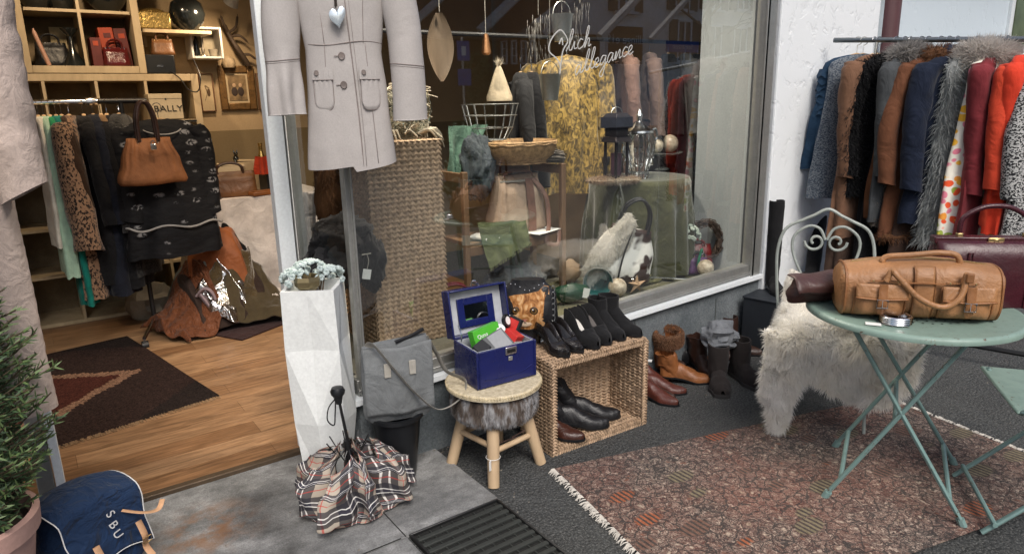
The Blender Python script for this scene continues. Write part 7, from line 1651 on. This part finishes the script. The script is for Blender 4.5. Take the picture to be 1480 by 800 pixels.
for i, (px, py, h) in enumerate(((876, 256, .12), (893, 258, .145))):
    q = ontable(px, py); lathe_thing('candlestick', ('short dark goblet candlestick in front of the lantern', 'taller dark goblet candlestick beside the crystal urn')[i], 'candlestick', q, [(0,0),(.028,0),(.026,.008),(.007,.02),(.006,h*.55),(.022,h*.7),(.024,h),(.020,h),(.018,h*.75),(0,h*.72)], mat('smoky_glass', (.04,.035,.04), .1, bump=0, coat=.5))
FURT = m_sheep('tan_white_fur', (.34,.20,.11), (.62,.56,.47)); q = ontable(880, 266); t = thing('fur_scrap', 'tan and white fur strip lying along the front edge of the velvet table', 'fur', (q[0]+.07, q[1]+.03, tz0), R(-30)); g = M(); g.blob((0,0,.014), (.15,.05,.014), 3, .3, 3, 20); s2 = M(); s2.v = list(g.v); s2.f = list(g.f); g.fur(s2, 2600, .022, .0016, .4, .5, seed=4); g.build('pelt', FURT, t)
# black handbag at the back
p = W(950, 188, 3.02); handbag('black_handbag', 'large black handbag with short handles behind the cake stand', (p.x, 3.12, tz0-.0), R(-20), .40, .12, .25, BLACKL, .07, mt=CHROME)
t = thing('stacking_crate', 'plain dark crate behind the velvet table that carries the black handbag', 'crate', (p.x, 3.12, .392)); g = M(); g.box((0,.06,(tz0-.396)/2), (.34,.16,tz0-.396)); g.build('body', m_, t, bevel=.004); bpy.data.objects['black_handbag.001'].location.y = 3.18
# white and brown cowhide bag
p = W(885, 390, 2.68); COWP = N('cowhide_patch'); _v = COWP.noise(COWP.obj(), 9, 2, .5, .3); COWP = COWP.fin(COWP.ramp(_v, [(.50, (.80,.78,.74)), (.54, (.035,.016,.012))]), .55, 0, None, .4)
WFUR = m_sheep('white_calf', (.74,.71,.66), (.84,.83,.80))
t = thing('cowhide_bag', 'white and brown cowhide shoulder bag standing tilted in the window', 'bag', (p.x+.01, 2.66, DZ+.055), R(-35)); t.scale = (1.12,)*3; t.rotation_euler.y = R(16)
g = M(); rings = []
for i in range(17):
    v = i/16; k = curve([(0,.75),(.12,1),(.55,.92),(1,.60)], v)
    rings.append([V((.155*k*math.copysign(abs(math.cos(a))**.6, math.cos(a)), .065*curve([(0,.8),(.2,1),(1,.35)], v)*math.sin(a), .27*v)) for a in [2*PI*q_/40 for q_ in range(40)]])
g.loft(rings); g.wob(.010, 8, 5); g.build('body', COWP, t, ang=180)
g = M(); g.blob((-.085,-.04,.14), (.062,.045,.18), 5, .45, 2.4, 24, m=Matrix.Rotation(R(20), 3, 'Y')); s2 = M(); s2.v = list(g.v); s2.f = list(g.f); g.fur(s2, 6000, .016, .0014, .5, .5, seed=5, clump=.6); g.build('white_fur_panel', WFUR, t)
for y in (-.025, .03):
    g = M(); g.tube(bez([(-.07,y,.26),(-.06,y,.36),(0,y,.41),(.06,y,.36),(.075,y,.26)], 8), .007, 8); g.build('handle', BLACKL, t)
g = M(); g.tube(bez([(-.01,-.075,.02),(-.02,-.085,.13),(-.01,-.06,.24),(0,-.03,.28)], 8), .011, 8, flat=.4); g.build('trim', BLACKL, t)
g = M(); g.blob((.06,-.072,.04), (.008,.004,.008), n=8); g.blob((.075,-.07,.055), (.008,.004,.008), n=8); g.build('stud', CHROME, t)
# enamel bucket lying, balls, star, rod
p = G(862, 425, DZ); TEALE = mat('teal_enamel', (.02,.13,.13), .2, var=.15, bump=.02, coat=.4)
t = thing('teal_bowl', 'teal enamel bowl lying on its side with the opening to the street', 'bowl', (p.x-.02, p.y-.03, DZ), R(-38)); mr = Matrix.Rotation(R(82), 3, 'X')
g = M(); g.lathe([(0,-.10),(.05,-.10),(.075,.03),(.078,.034),(.074,.034),(.068,.02),(.045,-.09),(0,-.09)], 40, (0,0,.079), m=mr); g.build('bowl_body', TEALE, t); g = M(); g.tube([mr @ V((.077*math.cos(a), .077*math.sin(a), .034))+V((0,0,.079)) for a in [2*PI*k/36 for k in range(36)]], .003, 6, closed=True); g.build('rim', TIN, t)
p = G(898, 430, DZ); ball('mosaic_ball', 'pale mosaic ball on the window floor right of the teal bowl', (p.x, p.y+.03, DZ), .050)
p = G(1012, 398, DZ); ball('mosaic_ball', 'pale mosaic ball behind the purple bag on the window floor', (p.x+.02, p.y-.02, DZ), .048)
p = G(926, 427, DZ); t = thing('wooden_star', 'small tan folded star ornament on the window floor', 'ornament', (p.x, p.y+.03, DZ)); g = M()
for k in range(5):
    a = 2*PI*k/5+PI/2; d = V((math.cos(a), .3*math.sin(k), math.sin(a))); s_ = V((-math.sin(a), 0, math.cos(a)))*.016; c = V((0,0,.055)); g.add([c+s_, c-s_, c+d*.055, c+V((0,-.02,0)), c+V((0,.02,0))], [(0,2,3), (1,3,2), (0,4,2), (1,2,4)])
g.build('points', mat('tan_card', (.38,.25,.15), .7), t, smooth=False)
a, b = G(868, 398, .50), G(1002, 403, .43); t = thing('silver_rod', 'thin silver walking stick lying across the window floor', 'stick', a); g = M(); g.tube([(0,0,.0), b-a], .004, 8); g.build('shaft', CHROME, t); g = M(); g.tube([b-a, (b-a)*1.06], .007, 8); g.build('tip', BLACKM, t)
p = G(968, 392, DZ); t = thing('orange_tube', 'orange brown glasses case with chrome end on the window floor', 'case', (p.x, p.y+.02, DZ), R(-30)); g = M(); g.tube([(-.07,0,.024),(.04,0,.022)], .022, 14); g.build('tube', leather('orange_brown_leather', (.24,.085,.022)), t); g = M(); g.tube([(.04,0,.022),(.075,0,.022)], .020, 14); g.build('end_cap', CHROME, t)
t = heap('olive_scarf', 'crumpled olive silk scarf on the window floor before the velvet table', 'scarf', 945, 410, .44, (.11,.07,.035), cloth('olive_silk', (.13,.125,.06), 1.0, rough=.4), 14, .4); p = G(945, 405, DZ); t.location = (p.x-.12, p.y+.04, DZ+.02); t.scale = (1.5, 1.2, 1.3)
p = G(1003, 392, DZ); PUR = leather('purple_leather', (.085,.025,.11), rough=.45); t = handbag('purple_bag', 'small purple bag with green cord at the right of the window', (p.x-.01, p.y-.03, DZ), R(-25), .14, .085, .105, PUR, .02, soft=.006, taper=.8, strap=BLACKL); g = M(); g.tube(bez([(-.02,-.05,.05),(-.015,-.055,.10),(.0,-.05,.15),(.015,-.03,.13)], 6), .008, 8); g.build('cord', cloth('emerald_cord', (.01,.16,.09)), t); g = M(); g.tube([V((.0+.013*math.cos(a),-.05,.135+.013*math.sin(a))) for a in [k*PI/5 for k in range(10)]], .003, 5, closed=True); g.build('ring', CHROME, t)
handbag('red_bag', 'dark red leather bag leaning by the grey window reveal', (3.22, 2.70, DZ), R(-30), .25, .10, .16, leather('dark_red_leather', (.14,.012,.014), rough=.3), .03, taper=.85, mt=CHROME)
p = V((3.28, 2.76, DZ)); t = thing('twig_basket', 'round dark twig nest leaning against the grey window reveal', 'basket', (3.27, 2.66, DZ+.01), R(-30)); g = M(); rr = random.Random(8)
for i in range(150):
    a0 = rr.uniform(0, 2*PI); r = rr.uniform(.08, .115); g.tube([V((r*math.cos(a0+k*.3), rr.uniform(-.03,.03), .13+1.25*r*math.sin(a0+k*.3)*.9))+V((rr.uniform(-.01,.01),)*3) for k in range(7)], .0022, 4)
g.xf(Matrix.Translation((0, .0, .04))); g.build('twigs', mat('dark_twig', (.075,.05,.04), .8, var=.5, sc=30), t)
t = thing('pale_succulent', 'pale green rosette plant above the dark red bag in the window', 'plant', (3.13, 2.66, DZ+.17)); g = M(); rr = random.Random(12); succ(g, (0,0,.06), .065, 60, rr, .95); g.build('leaves', mat('pale_succulent_green', (.28,.36,.31), .6, c2=(.5,.55,.5), sc=60), t); g = M(); g.tube([(0,0,.06),(.02,.02,-.16)], .008, 6); g.build('stem', mat('twig_brown', (.12,.08,.05), .8), t)
# left floor of the window: burgundy bag, green bottle, cat bag etc.
p = W(672, 395, 2.62); handbag('burgundy_bag', 'burgundy leather bag behind the lid of the vanity case in the window', (p.x-.02, 2.70, DZ-.01), R(-15), .26, .12, .16, leather('burgundy_leather', (.10,.010,.016), rough=.3), .05, mt=CHROME)
p = G(800, 425, DZ); t = thing('green_pouch', 'dark green pouch with white patch lying behind the kitten bag', 'pouch', (p.x-.02, 2.64, DZ), R(-20)); g = M(); g.blob((0,0,.05), (.10,.05,.05), 4, .2, 2, 20); g.build('body', leather('bottle_green_leather', (.008,.045,.022), rough=.3), t); g = M(); g.box((.06,-.045,.055), (.035,.004,.05), mat=Matrix.Rotation(.25, 3, 'Y')); g.build('patch', WPAP, t)
p = W(778, 407, 2.55); t = thing('price_label', 'small white square price label standing before the green pouch', 'label', (p.x, 2.56, p.z)); g = M(); g.box((0,0,0), (.026,.002,.028)); g.build('card', WPAP, t); g = M(); g.box((0,-.0015,.003), (.018,.001,.003)); g.box((0,-.0015,-.004), (.014,.001,.003)); g.build('printing', mat('print_grey', (.2,.2,.2), .6), t); g = M(); g.tube([(0,0,.014),(.01,.02,.05),(.02,.06,.02)], .0009, 4); g.build('thread', STRAP, t)
t = heap('tulle_bundle', 'grey tulle bundle on the window floor under the rack', 'cloth', 740, 430, .46, (.20,.10,.10), cloth('grey_tulle', (.13,.135,.14), 1.0), 15, .4); p = W(735, 405, 2.95); t.location = (p.x, 2.92, DZ+.07)
for i, (px, py, r) in enumerate(((758, 385, .045), (775, 365, .05), (826, 380, .06))):
    p = W(px, py, 2.95); t = thing('driftwood_piece', ('grey shell shaped piece under the rack shelf', 'pale stone shaped piece under the rack shelf', 'brown rounded wooden piece behind the teal bowl')[i], 'ornament', (p.x, 2.97, DZ)); g = M(); g.blob((0,0,r), (r*1.2,r,r*1.1), 20+i, .35, 2, 18); g.build('piece', (mat('stone_grey', (.22,.21,.20), .7), mat('stone_pale', (.3,.28,.25), .7), mat('stone_tan', (.27,.18,.11), .7))[i], t)
# kitten bag on the crate, behind the shoes
p = Y(775, 455, 2.30); kb = thing('kitten_bag', 'black studded bag printed with a ginger kitten face behind the shoes', 'bag', (p.x-.045, 2.295, .475), R(-38)); kb.scale = (1.1,)*3
g = M(); rings = []
for i in range(15):
    v = i/14; k = curve([(0,.85),(.2,1),(.7,.95),(1,.55)], v)
    rings.append([V((.115*k*math.copysign(abs(math.cos(a))**.7, math.cos(a)), .05*curve([(0,.7),(.3,1),(1,.5)], v)*math.sin(a), .20*v)) for a in [2*PI*q_/40 for q_ in range(40)]])
g.loft(rings); g.build('body', BLACKL, kb, ang=60)
g = M(); g.box((0,.01,-.018), (.17,.07,.036)); g.build('base_panel', BLACKL, kb, bevel=.004)
def kf(x, z, off=.002): v = z/.20; k = curve([(0,.85),(.2,1),(.7,.95),(1,.55)], v); d = .05*curve([(0,.7),(.3,1),(1,.5)], v); u = min(.98, abs(x)/(.115*k)); return V((x, -d*math.sqrt(1-u*u)-off, z))
g = M(); ol = [(-.078,.045),(-.09,.10),(-.082,.135),(-.05,.145),(0,.150),(.04,.158),(.062,.178),(.080,.172),(.083,.12),(.078,.07),(.06,.02),(0,.005),(-.05,.012)]
c0 = kf(-.005, .085, .006); ring = []
for (x0, z0), (x1, z1) in zip(ol, ol[1:]+ol[:1]): ring += [(lerp(x0, x1, k/4), lerp(z0, z1, k/4)) for k in range(4)]
rings = [[kf(lerp(-.005, x, s_), lerp(.085, z, s_), .003) for x, z in ring] for s_ in (.02, .25, .5, .75, 1)]
g.loft(rings, cap=(False, False)); fo = g.build('printed_face', m_cat(), kb, ang=180)
for x in (-.048, .022):
    g = M(); q = kf(x, .085, .0042); g.lathe([(0,.0012),(.0145,.001),(.016,0)], 20, q, m=Matrix.Rotation(PI/2, 3, 'X')); e_o = g.build('eye', mat('kitten_eye_rim', (.03,.018,.010), .3), fo)
    g = M(); g.lathe([(.006,.0016),(.0115,.0014)], 18, q, m=Matrix.Rotation(PI/2, 3, 'X')); g.build('iris', mat('kitten_iris', (.16,.09,.03), .2), fo)
    g = M(); g.blob(q+V((-.004,-.002,.005)), (.003,.001,.003), n=8); g.build('glint', WPAP, fo)
g = M(); q = kf(-.013, .048, .0045); g.add([q+V((-.009,0,.004)), q+V((.009,0,.004)), q+V((0,-.001,-.007))], [(0,1,2)]); g.build('nose', mat('kitten_nose', (.35,.13,.10), .5), fo)
g = M(); g.tube(bez([kf(-.035,.026,.0045), kf(-.022,.030,.0045), kf(-.013,.038,.0045), kf(-.004,.030,.0045), kf(.010,.026,.0045)], 5), .0012, 4); g.build('mouth', mat('kitten_eye_rim', (.03,.018,.010), .3), fo)
g = M(); g.blob(kf(-.013,.035,.001), (.028,.004,.016), n=14); g.build('muzzle', mat('kitten_muzzle', (.55,.42,.30), .6), fo)
for i in range(9): g = M(); q = kf(lerp(-.085, .06, i/8), .172+.012*math.sin(i), .002); g.blob(q, (.0035,.003,.0035), n=8); g.build('stud', CHROME, kb)
for i in range(6): g = M(); q = kf(.096, .05+.022*i, .004); g.tube([q+V((.007*math.cos(a),0,.013*math.sin(a))) for a in [k*PI/5 for k in range(10)]], .002, 5, closed=True); g.build('chain_link', TIN, kb)
# left compartment behind the side pane
p = W(462, 250, 2.98); t = heap('fur_stole', 'brown fur stole hanging inside the narrow side window', 'stole', 462, 320, .9, (.055,.05,.20), FURBR, 16, .25); t.location = (p.x+.02, 2.95, W(465, 285, 2.95).z)
g = M(); s2 = M(); s2.blob((0,0,0), (.05,.045,.19), 16, .25); g.fur(s2, 3000, .025, .0015, .6, .4, seed=6); g.build('fur', FURBR, t)
for i, (px, py, d, m, lb) in enumerate(((490, 345, (.12,.09,.10), BLACKC, 'black jacket bundle in the narrow side window above the planter'), (480, 385, (.11,.09,.10), cloth('charcoal_coat', (.02,.02,.022)), 'charcoal coat bundle low in the narrow side window'), (528, 375, (.05,.06,.12), BLACKC, 'black sleeve hanging between the frame post and the seagrass column'))):
    t = heap('dark_jacket', lb, 'jacket', 480, 400, .8, d, m, 40+i, .35); q = W(px, py, 2.62); t.location = (q.x, 2.60 if i < 2 else 2.56, q.z)
p = W(447, 285, 3.0); drape('pale_dress', 'pale grey dress edge hanging just behind the door frame', [W(438, 278, 2.95), W(456, 280, 2.95), W(458, 400, 2.95), W(440, 400, 2.95)], cloth('pale_grey_dress', (.36,.34,.33)), 10, 5, .01)
p = W(530, 396, 2.50); t = thing('price_label', 'white price label on a string before the seagrass column', 'label', p, R(-20)); g = M(); g.box((0,0,0), (.032,.002,.040), mat=Matrix.Rotation(.2, 3, 'Y')); g.build('card', WPAP, t); g = M(); g.tube(bez([(.003,0,.02),(.012,.01,.05),(.008,.02,.075)], 5), .0012, 4); g.tube([(-.012,.02,.075),(.024,.02,.078)], .0022, 5); g.build('thread', STRAP, t)
# hand lettering on the pane
WL = mat('white_glass_paint', (.50,.50,.48), .6, var=.03, bump=0)
GL = {'S': [[(.75,.85),(.45,1.05),(.1,.75),(.05,.35),(.45,.05),(.7,-.25),(.72,-.55)], [(.75,.85),(.9,.6),(.72,.25),(.72,-.55)], [(.5,.55),(.6,.75),(.68,.5)]],
      'l': [[(0,.05),(.25,.55),(.32,1.0),(.22,1.05),(.15,.6),(.2,.1),(.4,.08)]], 'i': [[(0,.05),(.15,.45),(.17,.1),(.35,.1)], [(.2,.68),(.22,.7)]],
      'c': [[(.38,.42),(.2,.5),(.05,.25),(.18,.02),(.42,.1)]], 'h': [[(0,.05),(.25,.6),(.3,1.0),(.2,1.02),(.15,.5),(.15,.02),(.3,.42),(.42,.38),(.42,.05),(.58,.1)]],
      'a': [[(.38,.42),(.15,.48),(.03,.2),(.15,.02),(.36,.3),(.38,.42),(.38,.06),(.55,.1)]], 'e': [[(0,.1),(.3,.3),(.25,.48),(.1,.4),(.08,.12),(.25,.02),(.45,.12)]],
      'g': [[(.38,.42),(.15,.48),(.03,.2),(.15,.05),(.36,.3),(.38,.42),(.36,-.4),(.2,-.55),(.1,-.35),(.5,.1)]], 'n': [[(0,.05),(.08,.45),(.1,.03),(.28,.45),(.36,.4),(.36,.05),(.52,.1)]], 'k': [[(0,.05),(.25,.6),(.3,1.0),(.2,1.02),(.15,.5),(.14,.02)], [(.15,.25),(.36,.45),(.25,.26),(.45,.04)]], 't': [[(.2,.9),(.15,.1),(.35,.08)], [(0,.6),(.38,.62)]]}
def script(word, px, py, size, slope, r=.0045, adv=None):
    p = Y(px, py, 2.411); x = 0
    for ch in word:
        for st in GL[ch]:
            pts = [(p.x+(x+a+b*.18)*size, 2.4115, p.z+b*size+(x+a)*size*slope) for a, b in st]
            g = M(); g.tube(bez(pts, 5), r, 6, flat=.25, upv=(0,1,0)); part('lettering', g, WL)
        x += {'S': 1.0, 'l': .36, 'i': .33, 'c': .40, 'h': .56, 'a': .52, 'e': .42, 'g': .5, 'n': .5, 'k': .46, 't': .38}[ch]
script('S', 790, 88, .115, .1, .0034); script('lich', 818, 76, .085, .20, .0026); script('allegance', 830, 110, .088, .28, .0026)
# ---------------------------------------------------------------- camera, light, render
cd = bpy.data.cameras.new('camera'); cam = bpy.data.objects.new('camera', cd); COL.objects.link(cam)
cd.sensor_width = 36; cd.lens = 36*CAM_F/1480; cd.clip_end = 300; cd.clip_start = .05
m = Matrix((CR, CU, -_f)).transposed().to_4x4(); m.translation = CAMP; cam.matrix_world = m
bpy.context.scene.camera = cam
w = bpy.data.worlds.new('World'); bpy.context.scene.world = w; w.use_nodes = True
sky = w.node_tree.nodes.new('ShaderNodeTexSky'); sky.sky_type = 'NISHITA'; sky.sun_disc = False
SE, SA = R(50), R(198)
sky.sun_elevation = SE; sky.sun_rotation = SA; sky.air_density = 1.0; sky.dust_density = 4.0; sky.ozone_density = 1.0
w.node_tree.links.new(sky.outputs[0], w.node_tree.nodes['Background'].inputs[0]); w.node_tree.nodes['Background'].inputs[1].default_value = .14
sl = bpy.data.lights.new('sun', 'SUN'); sl.energy = 2.5; sl.angle = R(28); sl.color = (1, .97, .93)
so = bpy.data.objects.new('sun', sl); COL.objects.link(so)
dv = V((math.sin(SA)*math.cos(SE), math.cos(SA)*math.cos(SE), math.sin(SE)))
so.rotation_euler = dv.to_track_quat('Z', 'Y').to_euler()
sc = bpy.context.scene
sc.view_settings.view_transform = 'Standard'; sc.view_settings.look = 'None'; sc.view_settings.exposure = 0
sc.cycles.use_denoising = True; sc.cycles.max_bounces = 8; sc.cycles.transparent_max_bounces = 12; sc.cycles.diffuse_bounces = 4
sc.cycles.sample_clamp_indirect = 6; sc.cycles.blur_glossy = .5; sc.cycles.caustics_reflective = False
